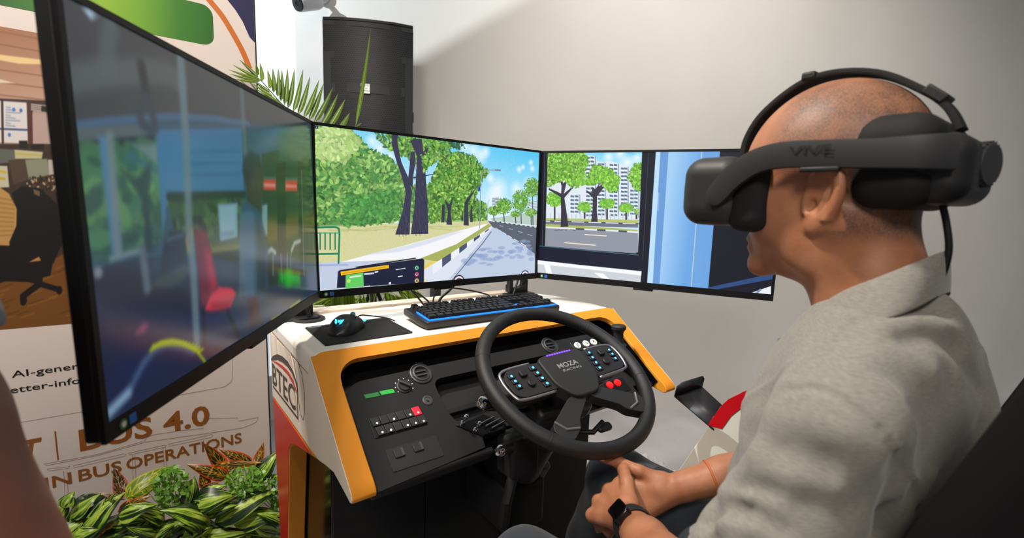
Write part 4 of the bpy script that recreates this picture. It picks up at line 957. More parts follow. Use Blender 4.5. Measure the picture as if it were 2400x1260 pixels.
MB(MF).box((.022, .048, .012), (.028, .056, .016)).build('side_light', M_cyan, mo, smooth=False)
MB(MF).tube(spline([(0, .060, .012), (0, .085, .018), (.02, .11, .012), (.06, .12, .006), (.09, .10, .004)], 6), .0018, 8).build('mouse_lead', M_cable, mo)

# ------------------------------------------------------------------ cable grommets, cables, monitor brackets
grom = []
for i, (u0, v0, lab) in enumerate(((.318, 1.285, 'round black cable grommet beside the mouse mat'), (.689, 1.272, 'round black cable grommet in worktop behind the keyboard, cables coming out'), (.995, 1.282, 'round black cable grommet at the foot of monitor bracket'))):
    g = MB().lathe([(.040, .0), (.041, .004), (.037, .006), (.030, .005), (.029, .001), (.0, .001)], (u0, v0, .8805), (0, 0, 1), 32).build('cable_grommet', M_rubber, origin=(u0, v0, .88))
    tag(g, lab, 'cable grommet', 'worktop cable grommets')
def cable(name, pts, r, label, frame=FR):
    o = MB(frame).tube(spline(pts, 8), r, 8).build(name, M_cable, origin=pts[0], angle=180); return tag(o, label, 'cable')
cable('monitor_cable', [(.69, 1.272, .86), (.70, 1.272, .90), (.735, 1.275, .925), (.80, 1.30, .965), (.87, 1.33, 1.0)], .0042, 'thick black cable rising from middle grommet to the monitor')
cable('keyboard_cable', [(.68, 1.268, .862), (.672, 1.262, .905), (.69, 1.25, .938), (.75, 1.235, .935), (.83, 1.2, .915), (.80, 1.17, .905)], .0024, 'thin black cable looping over to the keyboard')
cable('video_cable', [(.665, 1.28, .862), (.64, 1.285, .90), (.60, 1.30, .95), (.57, 1.32, 1.0)], .0028, 'thin black cable rising steeply left of the middle grommet')
cable('trailing_cable', [(.31, 1.35, .93), (.40, 1.34, .925), (.50, 1.335, .935), (.60, 1.31, .935), (.66, 1.28, .90), (.672, 1.275, .862)], .0026, 'long thin cable sagging across the worktop back edge')
cable('bracket_cable', [(.985, 1.282, .862), (1.0, 1.284, .90), (1.03, 1.30, .95), (1.06, 1.33, 1.0)], .0036, 'thick cable running up the monitor bracket from its grommet')
cable('side_cable', [(.325, 1.285, .862), (.318, 1.287, .90), (.305, 1.30, .96), (.30, 1.31, 1.0)], .005, 'thick black cable out of the grommet by the mouse mat')
tie = MB().tube(spline([(.655, 1.262, .945), (.667, 1.262, .953), (.682, 1.258, .95), (.690, 1.255, .935)], 5), [.003, .0055, .008, .0095, .0105, .0115, .012, .012, .0118, .011, .0105, .010, .009, .008, .007, .006], 10, flat=.5).build('cable_tag', mat('white tag', (226, 222, 214), .5), origin=(.67, 1.26, .93))
tag(tie, 'white curled tag tied on cable above the middle grommet', 'tag')
def bracket(u0, label):
    t = thing('monitor_bracket', label, 'bracket', (u0, 1.32, .88), group='monitor brackets standing on worktop')
    MB().box((u0 - .028, 1.315, .88), (u0 - .012, 1.335, 1.05)).build('upright', M_black, t, bevel=0.002)
    MB().box((u0 + .032, 1.315, .88), (u0 + .052, 1.335, 1.05)).build('upright', M_black, t, bevel=0.002)
    MB().prism(roundpoly([(u0 - .03, .88), (u0 + .052, .88), (u0 + .052, .93), (u0 + .03, .905), (u0 - .005, .90), (u0 - .03, .915)], .004, 3), lambda p, q, k: (p, k, q), 1.312, 1.338).build('gusset', M_black, t, bevel=0.002)
    MB().box((u0 - .05, 1.28, .8805), (u0 + .06, 1.345, .886)).build('foot_plate', M_black, t, bevel=0.002)
    MB().box((u0 - .03, 1.335, 1.0), (u0 + .055, 1.355, 1.20)).build('mount_plate', M_black, t, bevel=0.002)
    return t
bracket(1.03, 'black bracket with open triangle foot under the monitor joint')
bracket(.285, 'black bracket at worktop corner holding side monitor')
t = thing('monitor_post', 'slim black post carrying the middle monitor from behind', 'post', (.76, 1.36, .88))
MB().box((.752, 1.40, .6), (.775, 1.44, 1.10)).build('post_tube', M_black, t, bevel=0.003)
MB().box((.72, 1.385, 1.06), (.81, 1.40, 1.15)).build('post_plate', M_black, t, bevel=0.003)

# ------------------------------------------------------------------ printed display panel on the left (desk frame, plane v = VB)
VB = 1.70
def _ray(x, y):
    d = CR.T @ np.array([(x - 1200) / FPX, (y - 630) / FPX, 1.0]); return FR.to_3x3().inverted() @ Vector(d)
def on_v(x, y, v):
    d = _ray(x, y); k = v / d.y; return Vector((d.x * k, v, d.z * k + CZ))
def on_u(x, y, u):
    d = _ray(x, y); k = u / d.x; return Vector((u, d.y * k, d.z * k + CZ))
def BN(x, y): p_ = on_v(x, y, VB); return (p_.x, p_.z)
def BF(k): return lambda p, q, t: (p, VB - k - t, q)
M_panel = mat('panel print white', (240, 226, 216), 0.55, bump=.25, bscale=900, bdist=.0005)
M_brown = mat('print ochre', (158, 92, 22), 0.55)
M_inkb = mat('print black', (26, 24, 26), 0.55)
M_navy = mat('print navy', (44, 42, 84), 0.55)
M_orp = mat('print orange', (214, 118, 44), 0.55)
M_line = mat('print fine line', (150, 118, 104), 0.55)
pan = thing('display_panel', 'tall printed display panel with green bar and office photograph', 'display panel', (-.3, VB, 0))
MB().box((-1.05, VB, 0), (.286, VB + .05, 2.35)).build('board', M_panel, pan, smooth=False)
MB().box((.286, VB - .001, 0), (.290, VB + .051, 2.35)).build('edge_trim', M_inkb, pan, smooth=False)
def green_mat():
    m, N, L, b = nmat('print green fade'); tc = N.new('ShaderNodeTexCoord'); sx = N.new('ShaderNodeSeparateXYZ'); L.new(tc.outputs['Object'], sx.inputs[0])
    mr = N.new('ShaderNodeMapRange'); mr.inputs[1].default_value = .05; mr.inputs[2].default_value = .47; L.new(sx.outputs['X'], mr.inputs[0])
    cr = N.new('ShaderNodeValToRGB'); e = cr.color_ramp.elements
    e[0].position = 0; e[0].color = lin((44, 104, 34)); e[1].position = 1; e[1].color = lin((50, 112, 36))
    for q, c in ((.15, (66, 126, 36)), (.42, (146, 190, 46)), (.62, (116, 172, 44)), (.82, (66, 130, 40))): k = e.new(q); k.color = lin(c)
    L.new(mr.outputs[0], cr.inputs[0]); L.new(cr.outputs[0], b.inputs['Base Color']); b.inputs['Roughness'].default_value = .5; return m
MB().prism(rrect(-1.0, 1.625, .179, 1.735, .028, 6), BF(0), 0, .0006).build('green_bar', green_mat(), pan, smooth=False)
# curved orange line with the navy corner beyond it
mid = [BN(x / 3, y / 3) for x, y in [(1400, -90), (1475, 5), (1560, 110), (1640, 240), (1705, 360), (1755, 480)]]
b = MB(); w_ = .0075
pts = [Vector((a, c, 0)) for a, c in mid]; pts = spline(pts, 6); L1 = []; L2 = []
for i, q in enumerate(pts):
    d = (pts[min(i + 1, len(pts) - 1)] - pts[max(i - 1, 0)]).normalized(); n_ = Vector((-d.y, d.x, 0)); L1.append((q + n_ * w_)[:2]); L2.append((q - n_ * w_)[:2])
b.prism(L1 + L2[::-1], BF(0), 0, .0006); b.build('orange_arc', M_orp, pan, smooth=False)
nv = [BN(x / 3, y / 3) for x, y in [(1500, -120), (1600, 0), (1655, 70), (1705, 150), (1755, 262)]]
MB().prism(nv + [(.2855, nv[-1][1] - .012), (.2855, 2.3), (.1, 2.3)], BF(0), 0, .0006).build('navy_corner', M_navy, pan, smooth=False)
# printed photograph of an office
q = Paint(1024, 768, [(-900 / 712 * 260, 780 / 1), (400, 735), (400, 130), (-329, 0)], (150, 110, 80))
q = Paint(900, 720, [(-330, 800), (400, 738), (400, 132), (-330, 4)], (70, 52, 40))
q.grad([(-330, 0), (400, 132), (400, 240), (-330, 215)], (172, 118, 84), (206, 164, 140), (30, 70), (60, 230))
for a in range(6): q.line([(-330, 10 + a * 34), (400, 150 + a * 22)], 1.4, (140, 96, 70), .8)
q.poly([(-100, 118), (0, 125), (105, 138), (104, 148), (45, 146), (-40, 130)], (246, 214, 150)); q.poly([(-200, 160), (0, 180), (38, 190), (0, 189), (-200, 180)], (244, 222, 190)); q.poly([(150, 160), (260, 180), (230, 190), (140, 172)], (246, 214, 160))
q.poly([(-330, 205), (400, 245), (400, 420), (-330, 420)], (190, 160, 146)); q.line([(-330, 212), (130, 236), (400, 250)], 5, (70, 46, 40))
q.poly([(-60, 225), (66, 234), (72, 328), (-60, 322)], (236, 230, 228)); q.line([(-60, 291), (70, 297)], 2, (66, 76, 120)); q.line([(8, 230), (12, 326)], 3, (60, 44, 40)); q.poly([(66, 234), (80, 236), (84, 330), (72, 330)], (90, 52, 44))
for a in range(8): q.line([(18, 244 + a * 6), (28 + (a % 3) * 12, 246 + a * 6)], 1.2, (150, 160, 190)); 
q.spot((36, 250), 5, (80, 130, 200)); q.spot((53, 252), 5, (80, 120, 190)); q.spot((27, 308), 5, (90, 130, 200))
q.poly([(80, 258), (120, 262), (128, 340), (84, 335)], (200, 170, 158)); q.poly([(75, 238), (116, 244), (116, 256), (76, 252)], (40, 30, 30)); 
for a in range(4): q.line([(77, 238 + a * 4), (100, 241 + a * 4)], 1.4, (230, 210, 200))
q.poly([(-330, 325), (130, 330), (400, 345), (400, 470), (-330, 470)], (64, 48, 38))
q.poly([(50, 322), (70, 322), (72, 340), (52, 338)], (34, 26, 24)); q.poly([(78, 330), (110, 330), (110, 342), (80, 342)], (30, 24, 22))
q.poly([(2, 340), (40, 342), (42, 372), (4, 374)], (104, 108, 100)); q.poly([(40, 342), (108, 348), (106, 364), (42, 364)], (206, 202, 160)); q.line([(44, 352), (104, 356)], 2, (206, 190, 90))
q.poly([(26, 366), (66, 366), (76, 412), (40, 424)], (86, 68, 52)); q.poly([(66, 366), (118, 364), (126, 402), (76, 412)], (150, 150, 126)); q.poly([(-40, 378), (24, 380), (30, 430), (-30, 432)], (214, 206, 180)); q.line([(0, 392), (20, 394)], 3, (220, 190, 60)); q.line([(-2, 408), (18, 410)], 3, (210, 180, 60))
q.poly([(120, 366), (134, 366), (136, 400), (124, 402)], (196, 190, 180))
q.poly([(-330, 560), (-40, 570), (60, 640), (200, 560), (400, 540), (400, 740), (-330, 800)], (126, 80, 28))
for a in range(60): x = -60 + 380 * rng.random(); y = 590 + 160 * rng.random(); q.line([(x, y), (x + 34, y - 12)], 1.6, (164, 112, 44) if a % 2 else (92, 56, 18), .6)
for a in range(110): q.spot((70 + 70 * rng.random(), 405 + 35 * rng.random()), 3.5, [(30, 24, 22), (220, 190, 150), (90, 60, 40)][a % 3], .8)
q.poly([(-330, 430), (0, 425), (30, 445), (48, 480), (46, 520), (28, 570), (-330, 560)], (206, 158, 92)); 
for a in range(9): q.line([(-20 + a, 450 + a * 12), (44 - a, 462 + a * 10)], 1.8, (160, 110, 56), .6, 2)
CHR = (20, 17, 16)
q.poly([(36, 445), (60, 428), (100, 432), (120, 450), (140, 470), (150, 560), (128, 610), (30, 590), (28, 560), (46, 520), (48, 480)], CHR); q.poly([(-330, 560), (30, 568), (130, 590), (120, 640), (60, 655), (-330, 640)], CHR)
q.line([(100, 620), (95, 660), (140, 675)], 7, CHR); q.line([(95, 660), (55, 690), (55, 705)], 8, CHR); q.line([(95, 655), (30, 640), (-20, 660)], 7, CHR); q.spot((140, 676), 10, CHR, 1, .3, 13); q.spot((57, 700), 10, CHR, 1, .3, 13)
q.poly([(70, 608), (95, 594), (100, 604)], (206, 140, 70)); q.poly([(86, 434), (102, 440), (100, 452), (88, 446)], (120, 96, 70))
q.blur(1)
M_ph = picture_mat('printed photograph', q.image('office photograph'), 0, .5)
tl = BN(-330, 4); u0, u1, z0, z1 = BN(0, 62)[0] - .22, BN(400, 132)[0], 0, 0
zt, zb = 1.577, .842
ph = MB().add([(BN(-330, 800)[0], VB - .0008, BN(-330, 800)[1]), (BN(400, 738)[0], VB - .0008, BN(400, 738)[1]), (BN(400, 132)[0], VB - .0008, BN(400, 132)[1]), (BN(-330, 4)[0], VB - .0008, BN(-330, 4)[1])], [(0, 1, 2, 3)]).build('photograph', M_ph, pan, smooth=False)
uv_quad(ph)
def ptext(name, txt, xa, xb, ya, h, m, bold=.0, shear=0.0):
    b = MB(); lettering(b, txt, lambda x, y: (x, VB - .0012, y), xa, xb, ya, h, bold, shear); return b.build(name, m, pan, smooth=False)
ptext('caption', 'AI-generated', -.304, -.116, .713, .0185, M_inkb, .004)
ptext('caption', 'better-informed', -.327, -.100, .672, .0185, M_inkb, .004)
ptext('headline', 'BUS 4.0', -.189, .117, .478, .063, M_brown, .022)
ptext('headline', 'T', -.30, -.262, .478, .063, M_brown, .022, .25)
MB().box((-.2365, VB - .0012, .466), (-.2335, VB - .0006, .548)).build('divider', M_brown, pan, smooth=False)
for word, xa, xb in (('IN', 103, 164), ('BUS', 184, 284), ('OPERATIONS', 298, 569)): ptext('subheading', word, BN(xa, 1115)[0], BN(xb, 1080)[0], .389, .035, M_brown, .014)
def pline(pts, r=.00045, cl=False): return MB().tube([(x, VB - .0004, z) for x, z in [BN(a / 2.626, 780 + c / 2.626) for a, c in pts]], r, 4, closed=cl, upv=(0, 1, 0)).build('fine_line', M_line, pan)
pline([(1505, -1460), (1515, -1290), (1430, 170), (1432, 270), (1422, 300), (1380, 330), (1130, 375), (150, 545), (-200, 600)], .0005)
pline([(270, 805), (600, 745), (890, 662), (905, 640), (940, 625), (1100, 600), (1250, 585), (1250, 525), (1460, 520), (1470, 540), (1590, 517), (1575, 548), (1500, 580), (1300, 612), (900, 668), (600, 752), (280, 815)])
for l in ([(290, 835), (415, 822), (430, 815), (425, 830), (300, 848)], [(450, 815), (760, 742), (775, 745), (770, 755), (455, 828)], [(790, 738), (1010, 688), (1022, 690), (1018, 700), (795, 748)], [(1035, 682), (1300, 622), (1310, 628), (1300, 640), (1040, 695)]): pline(l, .0004, True)
for x, y0, y1 in ((392, 850, 1000), (412, 850, 1000), (813, 750, 925), (830, 750, 925), (1003, 705, 830), (1018, 705, 830), (1330, 640, 760)): pline([(x, y0), (x + 8, y1)], .0004)

# ------------------------------------------------------------------ planting in front of the panel
box = thing('planter_trough', 'low dark planter trough filled with leafy plants by display panel', 'planter', (0, 1.57, 0))
MB().prism([(-1.0, 1.47), (.235, 1.47), (.235, 1.67), (-1.0, 1.67), ], lambda p, q, t: (p, q, t), 0.0, .10).build('trough', mat('dark planter', (40, 36, 34), .7), box, bevel=.004)
MB().box((-.98, 1.48, .10), (.225, 1.66, .115)).build('soil', mat('potting soil', (34, 26, 20), .95, var=.3, vscale=60, bump=.8, bscale=120, bdist=.01), box, smooth=False)
def leaf_mat(name, kind):
    m, N, L, b = nmat(name)
    uvn = N.new('ShaderNodeUVMap'); uvn.uv_map = 'leaf'; sx = N.new('ShaderNodeSeparateXYZ'); L.new(uvn.outputs[0], sx.inputs[0])
    oi = N.new('ShaderNodeObjectInfo')
    def math_(op, a, b_=None):
        n = N.new('ShaderNodeMath'); n.operation = op
        for i, v in enumerate((a, b_)):
            if v is None: continue
            if hasattr(v, 'links'): L.new(v, n.inputs[i])
            else: n.inputs[i].default_value = v
        return n.outputs[0]
    x = math_('ABSOLUTE', math_('SUBTRACT', sx.outputs['X'], .5))   # 0 midrib .. .5 edge
    cr = N.new('ShaderNodeValToRGB'); e = cr.color_ramp.elements
    if kind == 'stripe':
        cmb = N.new('ShaderNodeCombineXYZ'); L.new(math_('MULTIPLY', sx.outputs['X'], 7.0), cmb.inputs[0]); L.new(math_('MULTIPLY', sx.outputs['Y'], 1.3), cmb.inputs[1]); L.new(math_('MULTIPLY', oi.outputs['Random'], 50.0), cmb.inputs[2])
        n = N.new('ShaderNodeTexNoise'); n.inputs['Scale'].default_value = 1.0; n.inputs['Detail'].default_value = 3; L.new(cmb.outputs[0], n.inputs['Vector'])
        f = math_('SUBTRACT', n.outputs['Fac'], math_('MULTIPLY', x, .42))
        for i, (q_, c) in enumerate(((.25, (16, 34, 10)), (.36, (34, 66, 18)), (.42, (132, 172, 40)), (.5, (190, 212, 84)), (.60, (96, 140, 36)))):
            k = e[i] if i < 2 else e.new(q_); k.position = q_; k.color = lin(c)
        L.new(f, cr.inputs[0]); col = cr.outputs[0]
    elif kind in ('croton', 'crotony', 'crotonp'):
        cmb = N.new('ShaderNodeCombineXYZ'); L.new(math_('MULTIPLY', x, 3.0), cmb.inputs[0]); L.new(math_('SUBTRACT', math_('MULTIPLY', sx.outputs['Y'], 6.5), math_('MULTIPLY', x, 4.0)), cmb.inputs[1]); L.new(math_('MULTIPLY', oi.outputs['Random'], 30.0), cmb.inputs[2])
        v = N.new('ShaderNodeTexVoronoi'); v.feature = 'DISTANCE_TO_EDGE'; v.inputs['Scale'].default_value = 1.0; L.new(cmb.outputs[0], v.inputs['Vector'])
        f = math_('MINIMUM', v.outputs['Distance'], math_('MULTIPLY', x, 2.2))
        vein, body, edge = {'croton': ((206, 150, 40), (46, 52, 16), (214, 70, 26)), 'crotony': ((206, 200, 60), (96, 128, 26), (170, 170, 40)), 'crotonp': ((196, 150, 96), (38, 44, 24), (200, 90, 80))}[kind]
        e[0].position = .02; e[0].color = lin(vein); e[1].position = .07; e[1].color = lin(body); L.new(f, cr.inputs[0])
        mx = N.new('ShaderNodeMix'); mx.data_type = 'RGBA'; mx.inputs[7].default_value = lin(edge); L.new(cr.outputs[0], mx.inputs[6])
        mr = N.new('ShaderNodeMapRange'); mr.inputs[1].default_value = .36; mr.inputs[2].default_value = .46; L.new(x, mr.inputs[0]); L.new(mr.outputs[0], mx.inputs[0]); col = mx.outputs[2]
    else:
        e[0].position = 0; e[1].position = 1
        lo, hi = {'palm': ((50, 84, 12), (122, 150, 32)), 'filler': ((50, 112, 22), (150, 206, 70)), 'dark': ((24, 44, 20), (52, 80, 40))}[kind]
        e[0].color = lin(lo); e[1].color = lin(hi)
        n = N.new('ShaderNodeTexNoise'); n.inputs['Scale'].default_value = 14.0; L.new(uvn.outputs[0], n.inputs['Vector'])
        L.new(math_('ADD', math_('MULTIPLY', n.outputs['Fac'], .6), math_('MULTIPLY', oi.outputs['Random'], .4)), cr.inputs[0]); col = cr.outputs[0]
    L.new(col, b.inputs['Base Color']); b.inputs['Roughness'].default_value = .36
    tr = N.new('ShaderNodeBsdfTranslucent'); L.new(col, tr.inputs[0]); ms = N.new('ShaderNodeMixShader'); ms.inputs[0].default_value = .18
    out = N['Material Output']; L.new(b.outputs[0], ms.inputs[1]); L.new(tr.outputs[0], ms.inputs[2]); L.new(ms.outputs[0], out.inputs[0])
    return m
LM = {k: leaf_mat('leaf ' + k, k) for k in ('stripe', 'croton', 'crotony', 'crotonp', 'palm', 'filler', 'dark')}
def leaf(parent, base, tip, width, kind, sag=.15, n=9, face=None, fold=.25, shape=.55, name='leaf', frame=FR, wave=0.0):
    """a leaf blade: midrib from base to tip, lifted in the middle, folded along the midrib"""
    B, T = Vector(base), Vector(tip); d = T - B; Ln = d.length
    nrm = Vector(face) if face else Vector((-.25, -.8, .55)); nrm = (nrm - d * (nrm.dot(d) / d.dot(d))).normalized()
    side = d.normalized().cross(nrm)
    vs = []; uv = []; fs = []; cols = 5
    for i in range(n + 1):
        t = i / n; c = B + d * t + nrm * (sag * Ln * 4 * t * (1 - t))
        w_ = width * (math.sin(math.pi * t ** shape) ** .85 if 0 < t < 1 else 0.02)
        for j in range(cols):
            x = j / (cols - 1) * 2 - 1
            vs.append(c + side * (x * w_ / 2) + nrm * (-abs(x) * fold * w_ * .5 + wave * w_ * math.sin(t * 9 + x * 2))); uv.append((j / (cols - 1), t))
    for i in range(n):
        for j in range(cols - 1):
            k = i * cols + j; fs.append((k, k + 1, k + cols + 1, k + cols))
    o = MB(frame).add(vs, fs).build(name, LM[kind], parent, angle=180)
    l = o.data.uv_layers.new(name='leaf')
    for lp in o.data.loops: l.data[lp.index].uv = uv[lp.vertex_index]
    return o
ZP = lambda a, c: (140 + a / 4.528, 1030 + c / 4.528)
def pl(a, c, v): return on_v(*ZP(a, c), v)
crot = [thing('croton_plant', l, 'plant', (x, 1.6, .115), group='crotons by the panel') for l, x in (('croton with red-edged dark leaves below the word operations', .12), ('croton with one broad yellow-green leaf by small-leaved bush', -.06), ('croton with narrow pinkish leaf standing before the panel', -.12))]
for i, (a, c, x, y, w_, k, vb, vt) in enumerate([(1780, 360, 1530, 40, 130, 'croton', 1.58, 1.6), (2040, 270, 1685, 92, 125, 'croton', 1.60, 1.63), (2070, 290, 2165, 25, 100, 'croton', 1.6, 1.63), (1790, 400, 1342, 258, 125, 'croton', 1.56, 1.59), (1640, 275, 2155, 240, 80, 'croton', 1.57, 1.56), (1560, 520, 1500, 330, 100, 'croton', 1.56, 1.58), (1820, 330, 1640, 270, 120, 'croton', 1.56, 1.6), (1500, 560, 1700, 440, 90, 'croton', 1.55, 1.53)]):
    leaf(crot[0], pl(a, c, vb), pl(x, y, vt), w_ / 4.528 * .00142, k, .12 * (1 if i % 2 else -.6), fold=.35)
for a, c, x, y, w_, k, vb, vt in [(700, 620, 1180, 276, 190, 'crotony', 1.55, 1.6), (760, 600, 1110, 390, 110, 'crotony', 1.54, 1.57), (615, 765, 975, 590, 95, 'croton', 1.53, 1.51), (330, 1036, 585, 880, 60, 'croton', 1.5, 1.5)]:
    leaf(crot[1], pl(a, c, vb), pl(x, y, vt), w_ / 4.528 * .00142, k, .14, fold=.35)
for a, c, x, y, w_, k, vb, vt in [(650, 590, 572, 300, 115, 'crotonp', 1.58, 1.62), (560, 640, 340, 575, 80, 'crotonp', 1.57, 1.6), (690, 640, 590, 480, 70, 'crotonp', 1.56, 1.58)]:
    leaf(crot[2], pl(a, c, vb), pl(x, y, vt), w_ / 4.528 * .00142, k, -.1, fold=.4)
strp = [thing('striped_plant', l, 'plant', (x, 1.52, .115), group='striped foliage plants in trough') for l, x in (('striped yellow-green plant at trough end against the console', .17), ('striped leafy plant in front of the red crotons', .05), ('striped leafy plant in front of the small-leaved bush', -.07), ('striped leafy plant beside the blurred arm', -.2))]
SLV = [(0, 1640, 880, 2345, 530, 210), (0, 1850, 905, 2400, 790, 190), (0, 2080, 450, 2345, 110, 170), (0, 1480, 1045, 2050, 985, 130), (0, 2390, 1020, 1780, 985, 130), (0, 2360, 900, 2090, 780, 120), (0, 2300, 1040, 2040, 900, 120),
       (1, 1350, 700, 1430, 390, 130), (1, 1455, 605, 1770, 480, 120), (1, 1390, 700, 1880, 585, 200), (1, 1600, 895, 1060, 750, 210), (1, 1000, 1045, 1420, 850, 180), (1, 1800, 700, 1420, 640, 120), (1, 1560, 800, 1900, 690, 110), (1, 1650, 1000, 1250, 900, 170), (1, 1290, 1050, 1600, 930, 150),
       (2, 610, 805, 1035, 690, 160), (2, 330, 1045, 970, 815, 180), (2, 750, 1045, 1140, 735, 120), (2, 1120, 860, 760, 760, 140), (2, 900, 1050, 1250, 880, 130), (2, 1060, 1000, 700, 920, 150), (2, 540, 900, 930, 860, 120),
       (3, 195, 1045, 700, 555, 200), (3, 100, 840, 445, 562, 130), (3, 25, 1040, 290, 845, 150), (3, 40, 720, 155, 545, 110), (3, 545, 700, 600, 555, 75), (3, 330, 900, 480, 620, 130), (3, -40, 950, 130, 760, 130), (3, 120, 1045, 420, 950, 120), (3, -60, 860, 100, 640, 110), (3, 260, 1045, 500, 880, 110)]
for i, (r, a, c, x, y, w_) in enumerate(SLV):
    vb = 1.50 + .03 * ((i * 7) % 5) / 5 + (c < 700) * .03
    leaf(strp[r], pl(a, c, vb), pl(x, y, vb + (.02 if y < c - 150 else -.02)), w_ / 4.528 * .0016, 'stripe', .16 + .10 * ((i * 3) % 4) / 4, face=(-.2 + .5 * ((i * 5) % 3 - 1), -.65, .75), fold=.32, wave=.05)
for i in range(34):                          # lower leaves that fill the trough
    a = -80 + 2450 * rng.random(); c = 860 + 420 * rng.random(); r = min(3, max(0, 3 - int(a / 620)))
    b0 = pl(a, c, 1.53 + .08 * rng.random()); an = rng.random() * 6.28
    leaf(strp[r], b0, b0 + Vector((math.cos(an) * .10, -.03 + .03 * math.sin(an * 2), .02 + .05 * rng.random())), .034 + .012 * rng.random(), 'stripe' if i % 2 else 'dark', .22, n=6, face=(0, -.6, .8), fold=.3)
dk = thing('dark_leaf_plant', 'plant with dull dark quilted leaves behind the striped ones', 'plant', (-.2, 1.58, .115))
for a, c, x, y, w_ in [(330, 640, 130, 665, 120), (360, 700, 520, 620, 110), (360, 640, 240, 600, 90), (350, 640, 470, 590, 70)]: leaf(dk, pl(a, c, 1.57), pl(x, y, 1.58), w_ / 4.528 * .0014, 'dark', .2, fold=.3, wave=.06)
for i, s_ in enumerate(strp + crot + [dk]):
    c0 = MW[s_.name] @ Vector((0, 0, 0)); MB(MW[s_.name]).tube([(0, 0, -.02), (.005, 0, .05), (-.005, .0, .13)], .006, 6).build('stem', LM['dark'], s_)
def filler(name, label, a, c, rx, ry, n, v):
    t = thing(name, label, 'bush', pl(a, c + ry, v), group='small-leaved bushes in trough'); b = MB(); uvs = []
    for k in range(n):
        an = rng.random() * 6.28; rr = math.sqrt(rng.random()); p0 = pl(a + rx * rr * math.cos(an), c + ry * rr * math.sin(an), v + .07 * (rng.random() - .5))
        s_ = .0050 + .004 * rng.random(); n_ = Vector((rng.normal() * .5, -.7 + rng.normal() * .4, .5 + rng.normal() * .4)).normalized(); e1 = n_.cross(Vector((rng.normal(), rng.normal(), rng.normal()))).normalized(); e2 = n_.cross(e1)
        b.add([p0 - e1 * s_, p0 - e1 * s_ * .3 + e2 * s_ * .62 + n_ * s_ * .2, p0 + e1 * s_ * .6 + e2 * s_ * .5 + n_ * s_ * .1, p0 + e1 * s_ * 1.1, p0 + e1 * s_ * .6 - e2 * s_ * .5 + n_ * s_ * .1, p0 - e1 * s_ * .3 - e2 * s_ * .62 + n_ * s_ * .2], [(0, 1, 2, 3, 4, 5)])
    o = b.build('foliage', LM['filler'], t, angle=180); o['kind'] = 'stuff'
    l = o.data.uv_layers.new(name='leaf')
    for lp in o.data.loops: co = o.data.vertices[lp.vertex_index].co; l.data[lp.index].uv = (co.x * 40, co.z * 40)
    st = MB(); q0 = pl(a, c + ry * 1.1, v)
    for k in range(9): st.tube([q0, q0 + Vector(((k - 4) * .009, .01 * rng.normal(), .05)), q0 + Vector(((k - 4) * .014, .02 * rng.normal(), .09 + .02 * rng.random()))], .0012, 5)
    st.build('twigs', LM['filler'], t)
filler('small_leaved_bush', 'bright green small-leaved bush between striped leaves and yellow croton', 1200, 520, 200, 240, 220, 1.53)
filler('small_leaved_bush', 'bright green small-leaved bush under the red croton leaves', 1990, 450, 240, 160, 220, 1.53)
filler('small_leaved_bush', 'sprig of small green leaves at the red console side', 2290, 540, 75, 200, 80, 1.53)

# ------------------------------------------------------------------ palm behind the monitors
palm = thing('palm_plant', 'potted palm with feathery fronds behind the middle monitor', 'palm', (.66, 1.78, 0))
MB().lathe([(.11, 0), (.125, .02), (.15, .26), (.158, .28), (.15, .285), (.14, .26)], (.66, 1.78, 0), (0, 0, 1), 32).build('pot', mat('grey pot', (150, 150, 148), .6), palm)
MB().lathe([(.14, .255), (.0, .26)], (.66, 1.78, 0), (0, 0, 1), 24).build('soil', bpy.data.materials['potting soil'], palm)
def wp(x, y, d):                              # world point at depth d along the view axis
    r = CR.T @ np.array([(x - 1200) / FPX, (y - 630) / FPX, 1.0]); return Vector((r[0] * d, r[1] * d, r[2] * d + CZ))
def frond(path, leaflets, r=.004):
    fr = MB(I4).tube(spline(path, 5), [r * (1 - .75 * i / (5 * (len(path) - 1))) for i in range(5 * (len(path) - 1) + 1)], 6).build('frond', LM['palm'], palm, angle=180)
    fr.data.uv_layers.new(name='leaf')
    for (b0, t0, w_) in leaflets: leaf(fr, b0, t0, w_, 'palm', -.03, n=7, face=(.1, -.9, .3), fold=.5, shape=.62, name='leaflet', frame=I4)
    return fr
Z6 = lambda a, c, d: wp(520 + a / 3.706, c / 3.706, d)
base = FR @ Vector((.66, 1.78, .27))
tips = [(330, 540), (395, 600), (440, 585), (490, 590), (520, 600), (570, 585), (630, 590), (705, 600), (765, 660), (845, 690), (882, 725), (965, 755), (1010, 812), (1070, 862), (1110, 978)]
bas = [(350, 705), (420, 770), (450, 805), (482, 842), (512, 882), (542, 915), (572, 945), (618, 975), (660, 1000), (708, 1025), (755, 1045), (800, 1065), (865, 1085), (930, 1100), (1025, 1110)]
lf = [(Z6(*b_, 1.40 + i * .012), Z6(*t_, 1.43 + i * .012), .0125 + .0006 * min(i, 10)) for i, (b_, t_) in enumerate(zip(bas, tips))]
lf += [(Z6(*b_, 1.41), Z6(*t_, 1.40), .010) for b_, t_ in [((320, 670), (150, 515)), ((325, 680), (90, 560)), ((335, 690), (55, 603)), ((340, 700), (62, 640)), ((330, 705), (103, 685)), ((420, 800), (265, 690)), ((440, 830), (265, 725)), ((470, 860), (290, 770)), ((500, 890), (360, 800)), ((560, 940), (440, 850)), ((310, 660), (295, 545))]]
frond([base, FR @ Vector((.62, 1.74, .7)), Z6(1150, 1350, 1.6), Z6(960, 1140, 1.56), Z6(760, 1055, 1.52), Z6(620, 985, 1.48), Z6(500, 880, 1.45), Z6(350, 710, 1.42), Z6(200, 570, 1.4)], lf)
